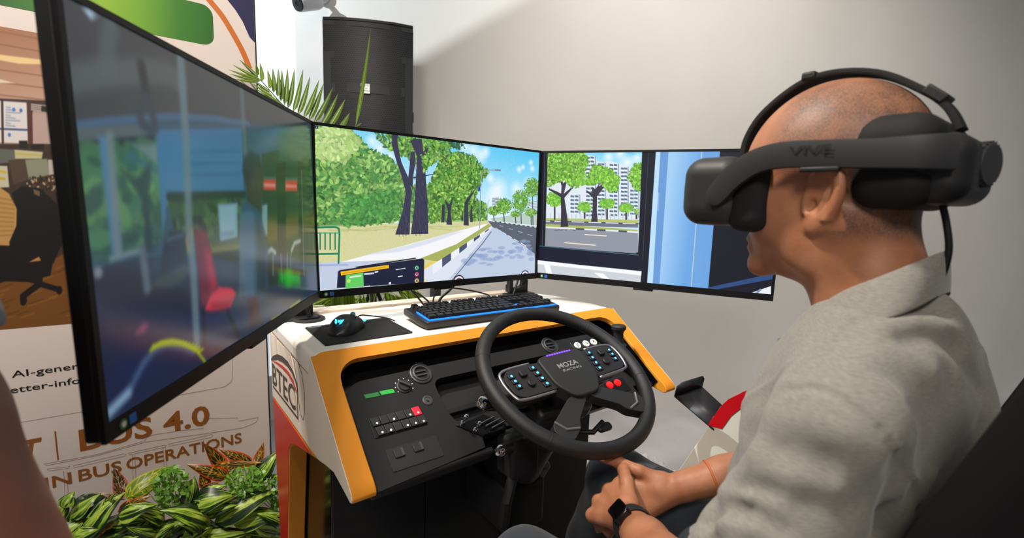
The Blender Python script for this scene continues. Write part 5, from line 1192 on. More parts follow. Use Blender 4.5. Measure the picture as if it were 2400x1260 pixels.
frond([base, FR @ Vector((.68, 1.76, .8)), wp(850, 420, 1.62), Z6(1160, 1100, 1.62)], [(Z6(1160, 1100, 1.62), Z6(1292, 250, 1.62), .014), (Z6(1165, 1098, 1.62), Z6(1215, 1065, 1.6), .008)])
Z4 = lambda a, c, d: wp(600 + a / 3.15, 600 + c / 3.15, d)
for k, (ax_, ay_, bx, by, n, d) in enumerate([(640, 260, 400, 340, 9, 1.55), (820, 240, 700, 420, 10, 1.6), (900, 250, 1060, 300, 9, 1.6), (760, 240, 560, 300, 9, 1.5), (1000, 240, 1180, 250, 8, 1.65), (620, 330, 480, 400, 8, 1.5)]):
    P0 = Z4(850, 520, d); P1 = Z4(ax_, ay_, d); P2 = Z4(bx, by, d - .05); ls = []
    for i in range(n):
        t = .25 + .75 * i / (n - 1); c = P1 * (1 - t) + P2 * t
        for s_ in (-1, 1): ls.append((c, c + Vector((.035 * s_ + .05 * (P2 - P1).normalized().x, rng.normal() * .012, -.06 - .05 * rng.random() if s_ > 0 else .015 - .07 * rng.random())), .009 + .003 * rng.random()))
    frond([base, base * .5 + P0 * .5 + Vector((0, 0, .05)), P0, P1, P2], ls, .0035)

# ------------------------------------------------------------------ loudspeaker on its stand
SPS = .86
SPF = Matrix.Translation((-.735 * SPS, 2.42 * SPS, CZ * (1 - SPS))) @ Matrix.Rotation(math.radians(11), 4, 'Z') @ Matrix.Scale(SPS, 4)
sp = thing('loudspeaker', 'tall black loudspeaker with perforated grille raised behind the monitors', 'loudspeaker', (0, .0, 1.30), SPF)
SWD, ST = .213, 2.053
front = [(-SWD, .03), (-SWD * .6, .008), (0, 0), (SWD * .6, .008), (SWD, .03)]
MB(SPF).prism([(-SWD, .04), (SWD, .04), (SWD, .10), (SWD * .72, .36), (-SWD * .72, .36), (-SWD, .10)], E3, 1.31, ST).build('cabinet', mat('speaker cabinet', (24, 25, 27), .55, bump=.4, bscale=700), sp, bevel=.012, seg=3)
MB(SPF).prism(front + [(SWD, .045), (-SWD, .045)], E3, ST - .012, ST + .004).build('top_cap', M_black, sp, bevel=.004)
def grille_mat():
    m, N, L, b = nmat('perforated grille'); tc = N.new('ShaderNodeTexCoord'); mp = N.new('ShaderNodeMapping'); L.new(tc.outputs['Object'], mp.inputs[0]); mp.inputs['Rotation'].default_value = (math.radians(90), 0, 0)
    bk = N.new('ShaderNodeTexBrick'); bk.offset = .5; bk.inputs['Scale'].default_value = 1.0; bk.inputs['Brick Width'].default_value = .0112; bk.inputs['Row Height'].default_value = .0095; bk.inputs['Mortar Size'].default_value = .0026; bk.inputs['Mortar Smooth'].default_value = .3
    bk.inputs['Color1'].default_value = (.002, .002, .002, 1); bk.inputs['Color2'].default_value = (.002, .002, .002, 1); bk.inputs['Mortar'].default_value = lin((38, 40, 43)); L.new(mp.outputs[0], bk.inputs[0]); L.new(bk.outputs['Color'], b.inputs['Base Color'])
    b.inputs['Roughness'].default_value = .45; bp = N.new('ShaderNodeBump'); bp.inputs['Strength'].default_value = .8; bp.inputs['Distance'].default_value = .003; L.new(bk.outputs['Fac'], bp.inputs['Height']); L.new(bp.outputs[0], b.inputs['Normal']); return m
M_gr = grille_mat()
MB(SPF).prism(front + [(SWD, .045), (-SWD, .045)], E3, 1.315, ST - .013).build('grille', M_gr, sp, angle=30)
M_spb = mat('speaker band', (42, 44, 47), .5)
def band(x0, x1, z0, z1):
    xs = np.linspace(x0, x1, 9); yy = lambda x: .030 * (abs(x) / SWD) ** 1.6 - .003
    b = MB(SPF); vs = [(x, yy(x), z) for x in xs for z in (z0, z1)] + [(x, yy(x) + .004, z) for x in xs for z in (z0, z1)]; n = len(xs) * 2
    fs = []
    for i in range(len(xs) - 1): k = 2 * i; fs += [(k, k + 2, k + 3, k + 1), (n + k, n + k + 1, n + k + 3, n + k + 2), (k, k + n, k + n + 2, k + 2), (k + 1, k + 3, k + n + 3, k + n + 1)]
    fs += [(0, 1, n + 1, n), (n - 2, 2 * n - 2, 2 * n - 1, n - 1)]
    return b.add(vs, fs).build('grille_band', M_spb, sp)
band(-SWD + .0, SWD - .0, ST - .034, ST - .013); band(-.175, .175, 1.712, 1.752)
for s_ in (-1, 1): band(*sorted((s_ * .176, s_ * SWD)), 1.315, 1.90); band(*sorted((s_ * .160, s_ * .19)), 1.87, 1.90)
bd = MB(SPF).box((-.036, -.0085, 1.708), (.010, -.003, 1.756)).build('badge', M_gloss, sp, bevel=.001)
t = MB(SPF); lettering(t, 'ACS', lambda x, y: (x, -.0088, y), -.032, .006, 1.725, .017, .05); t.build('badge_letters', M_logo, bd, smooth=False)
b = MB(SPF); b.box((-.034, -.0088, 1.710), (.008, -.0085, 1.718)); b.build('badge_strip', M_logo, bd, smooth=False)
for z in (1.50, 1.60): MB(SPF).box((SWD - .004, .07, z), (SWD + .004, .12, z + .05)).build('side_handle', M_dark, sp, bevel=.003)
st = thing('speaker_stand', 'black tripod stand holding up the loudspeaker', 'speaker stand', (0, .2, -.195), SPF)
MB(SPF).tube([(0, .2, .1), (0, .2, 1.30)], .0175, 14).build('pole', M_black, st)
MB(SPF).lathe([(.03, .72), (.034, .74), (.034, .80), (.03, .82)], (0, .2, 0), (0, 0, 1), 20).build('collar', M_black, st)
for k in range(3):
    a = math.radians(30 + 120 * k); MB(SPF).tube([(0, .2, .75), (.42 * math.cos(a) * .8, .2 + .42 * math.sin(a) * .7, -.185)], .011, 10).build('leg', M_black, st)

# ------------------------------------------------------------------ security camera on the long wall
cc = thing('security_camera', 'white bullet security camera high on the wall above loudspeaker', 'security camera', wp(752, 6, 2.33), I4)
M_cw = mat('camera white', (226, 228, 230), .4)
P0, P1 = wp(740, 4, 2.20), wp(700, 8, 2.13); ax_ = (P1 - P0).normalized()
MB(I4).lathe([(.030, -.02), (.036, 0), (.036, .085), (.034, .10)], P0, ax_, 24).build('housing', M_cw, cc)
MB(I4).lathe([(.033, .098), (.032, .106), (.010, .107), (.008, .104)], P0, ax_, 24).build('lens_front', M_dark, cc)
MB(I4).tube([P0 + Vector((0, 0, .02)), wp(752, -4, 2.25), wp(762, 8, 2.36)], .012, 10).build('arm', M_cw, cc)
wy = WALL @ Vector((0, 0, 0)); MB(WALL).lathe([(.036, 0), (.036, .03), (.03, .036)], (WALL.inverted() @ wp(764, 8, 2.36)).xz.to_3d().xzy if False else Vector(((WALL.inverted() @ wp(764, 8, 2.36)).x, 0, (WALL.inverted() @ wp(764, 8, 2.36)).z)), (0, -1, 0), 24).build('wall_plate', M_cw, cc)

# ------------------------------------------------------------------ seat-side fairing with tray, plastic bag
fa = thing('seat_fairing', 'cream side panel with red arched border beyond the driver', 'fairing', (1.22, .2, 0))
M_fcream = mat('fairing cream', (226, 220, 204), .45, var=.015); M_fred = mat('fairing red', (196, 14, 24), .35)
out = [(.93, 0.0), (.725, .44), (.646, .610), (.631, .643), (.614, .677), (.598, .701), (.563, .7335), (.518, .7685), (.49, .792), (.42, .835), (.33, .86), (.18, .86), (.18, 0)]
MB().prism(out, YZ(1.2), 0, .05).build('fairing_board', M_fcream, fa, bevel=.003)
arch = [(.647, .612), (.632, .645), (.615, .679), (.599, .703), (.564, .7355), (.519, .7705), (.491, .7935), (.42, .837), (.33, .862), (.18, .862), (.18, .80), (.33, .80), (.42, .775), (.487, .74), (.523, .716), (.545, .703), (.567, .688), (.586, .663), (.607, .618)]
MB().prism(arch, YZ(1.199), 0, -.0012).build('red_border', M_fred, fa, smooth=False)
tb = MB(); top_ = arch[:10]
for i in range(len(top_) - 1):
    (a0, b0), (a1, b1) = top_[i], top_[i + 1]
    tb.add([(1.198, a0, b0), (1.198, a1, b1), (1.2505, a1, b1 + .0008), (1.2505, a0, b0 + .0008)], [(0, 1, 2, 3)])
tb.build('red_edge', M_fred, fa, solid=.0015)
tr = thing('side_tray', 'black bent-metal tray with raised lip on the cream fairing', 'tray', (1.25, .68, .6))
MB().add([(1.198, .757, .656), (1.29, .727, .676), (1.29, .60, .612), (1.198, .63, .606)], [(0, 1, 2, 3)]).build('tray_plate', mat('tray metal', (34, 34, 37), .45, .2), tr, solid=.004)
MB().add([(1.198, .757, .656), (1.2, .752, .688), (1.215, .745, .70), (1.285, .724, .712), (1.29, .722, .704), (1.29, .727, .676)], [(0, 1, 2, 3, 4, 5)]).build('tray_lip', bpy.data.materials['tray metal'], tr, solid=.004)
MB().box((1.215, .56, .52), (1.28, .60, .612)).build('tray_arm', M_matte, tr, bevel=.004)
def film_mat():
    m, N, L, b = nmat('clear film'); b.inputs['Base Color'].default_value = (.85, .85, .87, 1); b.inputs['Roughness'].default_value = .12
    tr_ = N.new('ShaderNodeBsdfTransparent'); mx = N.new('ShaderNodeMixShader'); mx.inputs[0].default_value = .38; L.new(tr_.outputs[0], mx.inputs[1]); L.new(b.outputs[0], mx.inputs[2]); L.new(mx.outputs[0], N['Material Output'].inputs[0]); return m
bb = MB(I4); nx, ny = 26, 14; vs = []; fs = []
for i in range(nx + 1):
    for j in range(ny + 1):
        x = i / nx * .36 - .18; y = j / ny * .22 - .11; e = max(0, 1 - (2 * abs(x) / .36) ** 3) * max(0, 1 - (2 * abs(y) / .22) ** 3)
        vs.append((x + rng.normal() * .005, y + rng.normal() * .005, .006 + .07 * e * (.5 + .5 * math.sin(x * 37 + y * 21) ** 2) + abs(rng.normal()) * .014 * e))
for i in range(nx):
    for j in range(ny): k = i * (ny + 1) + j; fs.append((k, k + ny + 1, k + ny + 2, k + 1))
bb.frame = Matrix.Translation((.60, 2.02, 0)) @ Matrix.Rotation(-.5, 4, 'Z'); bb.add(vs, fs)
o = bb.build('plastic_bag', film_mat(), origin=(0, 0, 0), angle=25); tag(o, 'crumpled clear plastic bag lying on the floor below steering wheel', 'plastic bag')

# ------------------------------------------------------------------ organic surfaces: distance fields meshed with surface nets
def sdf_mesh(f, lo, hi, h, coarse=4):
    lo = np.array(lo, float); n = np.ceil((np.array(hi) - lo) / h).astype(int) + 1; n = (n // coarse + 1) * coarse + 1
    ax = [lo[i] + h * np.arange(n[i]) for i in range(3)]
    nc = (n - 1) // coarse + 1
    C = np.stack(np.meshgrid(*[a[::coarse] for a in ax], indexing='ij'), -1).reshape(-1, 3)
    dc = f(C).reshape(nc)
    D = dc.astype(np.float32)
    for a in range(3): D = np.repeat(D, coarse, a)
    D = D[:n[0], :n[1], :n[2]]
    near = np.abs(dc) < h * coarse * 2.1
    N_ = near
    for a in range(3): N_ = np.repeat(N_, coarse, a)
    N_ = N_[:n[0], :n[1], :n[2]]
    I = np.argwhere(N_)
    D = np.ascontiguousarray(D)
    vals = np.empty(len(I), np.float32)
    for k in range(0, len(I), 400000):
        J = I[k:k + 400000]; vals[k:k + 400000] = f(lo + J * h)
    D[I[:, 0], I[:, 1], I[:, 2]] = vals
    S = D < 0
    m = n - 1
    cnt = np.zeros(m, np.int8)
    for dx in (0, 1):
        for dy in (0, 1):
            for dz in (0, 1): cnt += S[dx:dx + m[0], dy:dy + m[1], dz:dz + m[2]]
    act = (cnt > 0) & (cnt < 8)
    A = np.argwhere(act); idx = np.full(m, -1, np.int64); idx[act] = np.arange(len(A))
    acc = np.zeros((len(A), 3)); num = np.zeros(len(A))
    cor = [(0, 0, 0), (1, 0, 0), (0, 1, 0), (1, 1, 0), (0, 0, 1), (1, 0, 1), (0, 1, 1), (1, 1, 1)]
    for a, b in [(0, 1), (2, 3), (4, 5), (6, 7), (0, 2), (1, 3), (4, 6), (5, 7), (0, 4), (1, 5), (2, 6), (3, 7)]:
        ca_, cb_ = np.array(cor[a]), np.array(cor[b])
        va = D[tuple((A + ca_).T)]; vb = D[tuple((A + cb_).T)]; x = (va < 0) != (vb < 0)
        t = np.where(x, va / np.where(x, va - vb, 1), 0)[:, None]
        acc += np.where(x[:, None], ca_ + (cb_ - ca_) * t, 0); num += x
    V = lo + (A + acc / num[:, None]) * h
    Q = []
    for a in range(3):
        b, c = [(1, 2), (2, 0), (0, 1)][a]
        sl0 = [slice(None)] * 3; sl1 = [slice(None)] * 3; sl0[a] = slice(0, n[a] - 1); sl1[a] = slice(1, n[a])
        s0, s1 = S[tuple(sl0)], S[tuple(sl1)]
        E = np.argwhere(s0 != s1); E = E[(E[:, b] > 0) & (E[:, c] > 0) & (E[:, b] < n[b] - 1) & (E[:, c] < n[c] - 1)]
        eb = np.zeros(3, int); eb[b] = 1; ec = np.zeros(3, int); ec[c] = 1
        q = np.stack([idx[tuple((E - eb - ec).T)], idx[tuple((E - ec).T)], idx[tuple(E.T)], idx[tuple((E - eb).T)]], 1)
        inside0 = s0[tuple(E.T)]
        q[~inside0] = q[~inside0][:, ::-1]; Q.append(q)
    Q = np.concatenate(Q); Q = Q[(Q >= 0).all(1)]
    return V, Q
def np_build(name, V, Q, material, parent, frame=FR):
    R0 = MW[ROOT.get(parent.name, parent.name)]; M_ = np.array(R0.inverted() @ frame)
    V = V @ M_[:3, :3].T + M_[:3, 3]
    me = bpy.data.meshes.new(name); me.vertices.add(len(V)); me.vertices.foreach_set('co', V.astype(np.float32).ravel())
    me.loops.add(4 * len(Q)); me.loops.foreach_set('vertex_index', Q.astype(np.int32).ravel()); me.polygons.add(len(Q))
    me.polygons.foreach_set('loop_start', np.arange(0, 4 * len(Q), 4, dtype=np.int32)); me.polygons.foreach_set('use_smooth', np.ones(len(Q), bool))
    me.update(calc_edges=True); me.validate()
    me.materials.append(material)
    o = bpy.data.objects.new(name, me); COL.objects.link(o); o.parent = parent; ROOT[o.name] = ROOT.get(parent.name, parent.name); return o
def ell(p, c, r):
    q = (p - np.array(c)) / np.array(r); k0 = np.sqrt((q * q).sum(1)) + 1e-9; g = q / np.array(r); k1 = np.sqrt((g * g).sum(1)) + 1e-9
    return k0 * (k0 - 1) / k1
def cap(p, a, b, ra, rb=None):
    a = np.array(a, float); b = np.array(b, float); rb = ra if rb is None else rb; ab = b - a
    t = np.clip(((p - a) @ ab) / (ab @ ab), 0, 1); d = p - a - t[:, None] * ab
    return np.sqrt((d * d).sum(1)) - (ra + (rb - ra) * t)
def chain(p, pts, rs, k=.006):
    d = None
    for i in range(len(pts) - 1):
        e = cap(p, pts[i], pts[i + 1], rs[i], rs[i + 1]); d = e if d is None else smin(d, e, k)
    return d
def rbox(p, c, r, rad, rot=None):
    q = p - np.array(c)
    if rot is not None: q = q @ np.array(rot)
    q = np.abs(q) - np.array(r) + rad
    return np.sqrt((np.maximum(q, 0) ** 2).sum(1)) + np.minimum(q.max(1), 0) - rad
def smin(a, b, k=.02):
    h_ = np.clip(.5 + .5 * (b - a) / k, 0, 1); return b + (a - b) * h_ - k * h_ * (1 - h_)
def smax(a, b, k=.01): return -smin(-a, -b, k)
_tab = rng.random((32, 32, 32)).astype(np.float32) * 2 - 1
def vnoise(p, fr):
    q = p * np.array(fr); i = np.floor(q).astype(int); t = q - i; t = t * t * (3 - 2 * t); o = 0
    for dx in (0, 1):
        for dy in (0, 1):
            for dz in (0, 1):
                w_ = (t[:, 0] if dx else 1 - t[:, 0]) * (t[:, 1] if dy else 1 - t[:, 1]) * (t[:, 2] if dz else 1 - t[:, 2])
                o = o + w_ * _tab[(i[:, 0] + dx) % 32, (i[:, 1] + dy) % 32, (i[:, 2] + dz) % 32]
    return o
V3 = lambda *a: np.array(a, float)

# ------------------------------------------------------------------ the driver (desk frame; faces +v)
UM = .69
man = thing('person', 'seated person in grey polo shirt wearing a headset, hands folded', 'person', (UM, .1, .49))
def unit(a): a = np.array(a, float); return a / np.linalg.norm(a)
# left hand lies on the right one
LW = V3(.583, .425, .703); RW = V3(.738, .428, .712)
LE = V3(.444, .210, .775); RE = V3(.935, .27, .80)
LS = V3(.510, .147, 1.0); RS = V3(.868, .155, 1.0)
Lm = [V3(.655, .508, .701), V3(.640, .520, .688), V3(.621, .526, .670), V3(.602, .522, .652)]
hl = unit(np.mean(Lm, 0) - LW); rl = unit(Lm[3] - Lm[0]); nb = unit(-np.cross(rl, hl))
def left_fingers():
    out = []
    for i, m_ in enumerate(Lm):
        L_ = (.042, .046, .043, .034)[i]; r_ = (.0092, .0095, .009, .0080)[i]
        a = m_ + nb * .002
        b = a + unit(hl * .75 - nb * .62 + rl * (.02 * (i - 1))) * L_
        c = b + unit(-nb * .95 - hl * .12) * L_ * .62
        d = c + unit(-nb * .5 - hl * .75) * L_ * .42
        out.append(([a, b, c, d], [r_ * 1.12, r_ * 1.02, r_ * .95, r_ * .85]))
    return out
LF = left_fingers()
LT = [LW + (Lm[0] - LW) * .38 - rl * .006, LW + (Lm[0] - LW) * .70 - rl * .020 + nb * .010, LW + (Lm[0] - LW) * 1.02 - rl * .022 + nb * .012, LW + (Lm[0] - LW) * 1.26 - rl * .014 + nb * .006]
Rm = [V3(.672, .500, .694), V3(.668, .496, .676), V3(.664, .488, .658), V3(.664, .477, .643)]
hr = unit(np.mean(Rm, 0) - RW); rr_ = unit(Rm[3] - Rm[0]); nr = unit(np.cross(rr_, hr))
RF = []
for i, m_ in enumerate(Rm):
    L_ = (.042, .046, .043, .034)[i]; r_ = (.009, .0093, .0088, .008)[i]
    b = m_ + unit(hr * .9 + V3(-.1, .25, -.15)) * L_; c = b + unit(hr * .6 + V3(0, .3, -.6)) * L_ * .6; d = c + unit(V3(.3, .2, -.8)) * L_ * .4
    RF.append(([m_, b, c, d], [r_ * 1.1, r_, r_ * .95, r_ * .85]))
RT = [RW + (Rm[0] - RW) * .4 + V3(0, .004, .008), RW + (Rm[0] - RW) * .75 + V3(0, .012, .024), RW + (Rm[0] - RW) * .95 + V3(0, .035, .032), RW + (Rm[0] - RW) * 1.0 + V3(-.006, .062, .030)]
def headf(p):
    c = ell(p, (UM, .240, 1.270), (.0755, .099, .0945))
    c = smin(c, ell(p, (UM, .265, 1.245), (.069, .075, .08)), .03)
    jaw = ell(p, (UM, .268, 1.178), (.056, .062, .066))
    c = smin(c, jaw, .035)
    for s_ in (-1, 1):
        c = smin(c, ell(p, (UM + s_ * .043, .287, 1.205), (.028, .032, .034)), .025)
        c = smin(c, ell(p, (UM + s_ * .052, .236, 1.165), (.016, .030, .034)), .03)       # jaw angle
        # ear: bowl with a rolled rim, a lobe and the little flap in front
        q = p.copy(); q[:, 0] = s_ * (p[:, 0] - UM)
        a = math.radians(24); X = (q[:, 0] - .083) * .9; Y = (p[:, 1] - .222) * .9; Z_ = (p[:, 2] - 1.217) * .9
        x2 = X * math.cos(a) + (Y + .012) * math.sin(a); y2 = -X * math.sin(a) + Y * math.cos(a); b_ = math.radians(-12); y3 = y2 * math.cos(b_) - Z_ * math.sin(b_); z3 = y2 * math.sin(b_) + Z_ * math.cos(b_)
        e = np.stack([x2, y3, z3], 1)
        ear = ell(e, (0, -.002, .002), (.0085, .0195, .0325))
        ear = smin(ear, ell(e, (.000, .003, -.028), (.0065, .010, .011)), .008)
        ear = smax(ear, -ell(e, (.0085, -.001, .006), (.0075, .0125, .0225)), .003)
        rim = np.sqrt((np.sqrt((y3 + .001) ** 2 / .0175 ** 2 + (z3 - .003) ** 2 / .0305 ** 2) - 1) ** 2 * .0195 ** 2 + (x2 - .0035) ** 2) - .0042
        rim = np.where(z3 < -.02, 1.0, rim); ear = smin(ear, rim, .003)
        ear = smin(ear, ell(e, (.003, -.004, -.002), (.004, .004, .013)), .003)
        ear = smax(ear, -ell(e, (.004, .009, -.008), (.006, .005, .007)), .002)
        ear = smin(ear, ell(e, (.000, .0165, -.006), (.006, .005, .008)), .004)
        c = smin(c, ear, .006)
    c = smin(c, ell(p, (UM, .316, 1.128), (.022, .018, .018)), .02)                            # chin
    c = smin(c, ell(p, (UM, .334, 1.210), (.014, .016, .020)), .012)                           # nose
    c = smin(c, ell(p, (UM, .327, 1.163), (.022, .010, .007)), .008); c = smin(c, ell(p, (UM, .325, 1.150), (.019, .010, .007)), .008)
    c = smax(c, -ell(p, (UM, .340, 1.1565), (.02, .010, .0016)), .003)
    for s_ in (-1, 1): c = smax(c, -ell(p, (UM + s_ * .031, .343, 1.236), (.016, .014, .011)), .012); c = smin(c, ell(p, (UM + s_ * .031, .322, 1.236), (.013, .012, .012)), .004)
    return c
def only(p, m, f):
    d = np.full(len(p), .5)
    if m.any(): d[m] = f(p[m])
    return d
def skinf(p):
    d = only(p, p[:, 2] > 1.0, headneck)
    return smin(d, lowerskin(p), .03)
def headneck(p):
    d = headf(p)
    nk = chain(p, [V3(UM, .205, 1.20), V3(UM, .190, 1.12), V3(UM, .160, 1.02)], [.054, .056, .068], .02)
    d = smin(d, nk, .03)
    d = smin(d, ell(p, (UM, .215, 1.105), (.016, .014, .022)), .03)
    for s_ in (-1, 1): d = smin(d, cap(p, (UM + s_ * .058, .205, 1.185), (UM + s_ * .020, .205, 1.05), .013, .011), .022)   # neck cords
    return d
def hands(p):
    d = np.full(len(p), .5)
    for W_, M_, F_, T_, n_ in ((LW, Lm, LF, LT, nb), (RW, Rm, RF, RT, nr)):
        h = None
        for i, m_ in enumerate(M_):
            e = cap(p, W_ + (m_ - W_) * .12, m_, .0155, .0118); h = e if h is None else smin(h, e, .016)
        h = smin(h, cap(p, T_[0], W_ + (M_[0] - W_) * .5 - n_ * .006, .015, .013), .014)
        h = smin(h, chain(p, T_, [.0135, .0115, .0105, .0085], .005), .009)
        for pts, rs in F_:
            h = smin(h, chain(p, pts, rs, .003), .0045)
            for q in pts[1:3]: h = smin(h, np.sqrt(((p - q) ** 2).sum(1)) - rs[1] * 1.03, .003)
        for m_ in M_: h = smin(h, np.sqrt(((p - m_ - n_ * .0035) ** 2).sum(1)) - .0095, .006)
        if W_ is LW:
            for i in range(4): h = smin(h, cap(p, W_ + (M_[i] - W_) * .3 + n_ * .0145, M_[i] + n_ * .0095, .0016, .002), .005)
        d = smin(d, h, .004)
    return d
def lowerskin(p):
    d = ell(p, (UM, .165, .95), (.15, .085, .12))
    for S_, E_, W_ in ((LS, LE, LW), (RS, RE, RW)):
        arm = chain(p, [S_, S_ * .45 + E_ * .55, E_], [.038, .039, .036], .02)
        f1 = E_ * .7 + W_ * .3; f2 = E_ * .25 + W_ * .75
        arm = smin(arm, chain(p, [E_, f1, f2, W_], [.039, .041, .031, .0265], .015), .02)
        d = smin(d, arm, .03)
    return smin(d, only(p, (p[:, 2] < .82) & (p[:, 1] > .36), hands), .010)
def skin_mat():
    m, N, L, b = nmat('skin'); tc = N.new('ShaderNodeTexCoord')
    n = N.new('ShaderNodeTexNoise'); n.inputs['Scale'].default_value = 22; n.inputs['Detail'].default_value = 6; L.new(tc.outputs['Object'], n.inputs[0])
    cr = N.new('ShaderNodeValToRGB'); e = cr.color_ramp.elements; e[0].position = .3; e[0].color = lin((164, 104, 72)); e[1].position = .7; e[1].color = lin((190, 130, 96)); L.new(n.outputs['Fac'], cr.inputs[0])
    at = N.new('ShaderNodeAttribute'); at.attribute_name = 'stubble'
    n2 = N.new('ShaderNodeTexNoise'); n2.inputs['Scale'].default_value = 500; n2.inputs['Detail'].default_value = 3; L.new(tc.outputs['Object'], n2.inputs[0])
    n3 = N.new('ShaderNodeTexNoise'); n3.inputs['Scale'].default_value = 45; n3.inputs['Detail'].default_value = 4; L.new(tc.outputs['Object'], n3.inputs[0])
    mr = N.new('ShaderNodeMapRange'); mr.inputs[1].default_value = .35; mr.inputs[2].default_value = .65; mr.inputs[3].default_value = .45; mr.inputs[4].default_value = 1.0; L.new(n2.outputs['Fac'], mr.inputs[0])
    m3 = N.new('ShaderNodeMapRange'); m3.inputs[1].default_value = .3; m3.inputs[2].default_value = .7; m3.inputs[3].default_value = .6; m3.inputs[4].default_value = 1.0; L.new(n3.outputs['Fac'], m3.inputs[0])
    mu = N.new('ShaderNodeMath'); mu.operation = 'MULTIPLY'; L.new(at.outputs['Fac'], mu.inputs[0]); L.new(mr.outputs[0], mu.inputs[1])
    mu2 = N.new('ShaderNodeMath'); mu2.operation = 'MULTIPLY'; L.new(mu.outputs[0], mu2.inputs[0]); L.new(m3.outputs[0], mu2.inputs[1])
    mx = N.new('ShaderNodeMix'); mx.data_type = 'RGBA'; L.new(mu2.outputs[0], mx.inputs[0]); L.new(cr.outputs[0], mx.inputs[6]); mx.inputs[7].default_value = lin((70, 60, 52)); L.new(mx.outputs[2], b.inputs['Base Color'])
    b.inputs['Roughness'].default_value = .5; b.inputs['Subsurface Weight'].default_value = .12; b.inputs['Subsurface Radius'].default_value = (.01, .004, .002); b.inputs['Subsurface Scale'].default_value = .5
    bp = N.new('ShaderNodeBump'); bp.inputs['Strength'].default_value = .25; bp.inputs['Distance'].default_value = .001; n4 = N.new('ShaderNodeTexNoise'); n4.inputs['Scale'].default_value = 260; n4.inputs['Detail'].default_value = 5; L.new(tc.outputs['Object'], n4.inputs[0]); L.new(n4.outputs['Fac'], bp.inputs['Height']); L.new(bp.outputs[0], b.inputs['Normal'])
    return m
M_skin = skin_mat()
V, Q = sdf_mesh(skinf, (.40, -.01, .60), (.99, .62, 1.38), .0026)
body = np_build('body', V, Q, M_skin, man)
sx, sy, sz = V[:, 0] - UM, V[:, 1], V[:, 2]
line = 1.245 + .9 * np.clip(sy - .27, 0, 1) - .45 * np.clip(.23 - sy, 0, .1)       # hairline rises towards the brow, dips to the nape
st_ = np.clip((sz - line) / .012, 0, 1) * np.clip((.30 - sy) / .03, 0, 1)
crown = np.clip((np.abs(sx) - .018) / .03, 0, 1) * .55 + .28
nape = np.clip((.225 - sy) / .03, 0, 1) * np.clip((sz - 1.165) / .02, 0, 1)
st_ = np.clip(np.maximum(st_ * crown * 1.25, nape * 1.0), 0, 1)
ear_zone = (np.abs(sx) > .073) & (np.abs(sy - .222) < .03) & (np.abs(sz - 1.222) < .04); st_[ear_zone] = 0
st_[sz < 1.1] = 0
at = body.data.attributes.new('stubble', 'FLOAT', 'POINT'); at.data.foreach_set('value', st_.astype(np.float32))

# grey polo shirt
hemdir = unit(LE - LS); hemdirR = unit(RE - RS)
def shirt0(p):
    d = ell(p, (UM, .178, .94), (.176, .110, .165))
    d = smin(d, ell(p, (UM, .19, .77), (.170, .125, .20)), .06)
    d = smin(d, ell(p, (UM, .155, 1.0), (.150, .074, .105)), .04)
    d = smin(d, ell(p, (UM, .15, .62), (.168, .125, .10)), .05)
    d = smin(d, cap(p, (UM, .165, 1.072), (UM, .17, 1.03), .060, .068), .035)
    for S_, E_, W_, hd, s_ in ((LS, LE, LW, hemdir, -1), (RS, RE, RW, hemdirR, 1)):
        d = smin(d, cap(p, (UM + s_ * .03, .166, 1.048), S_ + V3(s_ * -.012, 0, .012), .044, .042), .045)
        L_ = np.linalg.norm(E_ - S_); t = (p - S_) @ hd
        sl = chain(p, [S_ + V3(0, 0, 0), S_ * .55 + E_ * .45, S_ * .12 + E_ * .88 + V3(0, .004, .010)], [.056, .058, .061], .02)
        ph = p @ unit(np.cross(hd, V3(0, 0, 1)))
        sl = sl + .0032 * np.sin(t * 120 + ph * 90 + 4 * vnoise(p, (9, 9, 9))) * np.clip((t - .06) / .08, 0, 1) + .0045 * vnoise(p, (30, 30, 30)) * np.clip(t / .12, 0, 1)
        cut = t - .78 * L_ - .010 * vnoise(p, (20, 20, 20))
        inner = cap(p, S_ * .4 + E_ * .6, S_ * -.3 + E_ * 1.3, .050, .060)
        sl = smax(smax(sl, cut, .006), -smax(inner, -(cut + .05), .004), .003)
        # the armhole seam: a shallow groove where sleeve and body meet
        d = smin(d, sl, .035)
        seam = np.abs((p - S_ - hd * .012 + V3(s_ * .02, 0, 0)) @ unit(V3(s_ * 1.0, .25, -.35)) + .012)
        d = d - .0022 * np.exp(-(seam / .004) ** 2) * np.clip((p[:, 2] - .86) / .05, 0, 1)
    g = (p[:, 1] * .75 - p[:, 2] * .55 + p[:, 0] * .35)
    d = d + .0045 * np.sin(g * 62 + 5 * vnoise(p, (7, 7, 7))) * np.clip((1.08 - p[:, 2]) / .1, 0, 1) * np.clip(.5 + vnoise(p, (5, 5, 5)), 0, 1) + .0035 * vnoise(p, (16, 16, 10)) + .0014 * vnoise(p, (44, 44, 30))
    hole = cap(p, (UM, .215, 1.20), (UM, .175, 1.04), .062, .054)
    hole = smin(hole, cap(p, (UM, .245, 1.10), (UM, .285, 1.02), .018, .005), .01)
    return smax(d, -hole, .006)
def trace(x, y, f):
    d = np.array(_ray(x, y)); d = d / np.linalg.norm(d); o = V3(0, 0, CZ); t = .25
    for _ in range(60):
        e = f((o + d * t)[None])[0]; t += e * .7
        if e < .0008: return o + d * t
    return None
CREASE = []
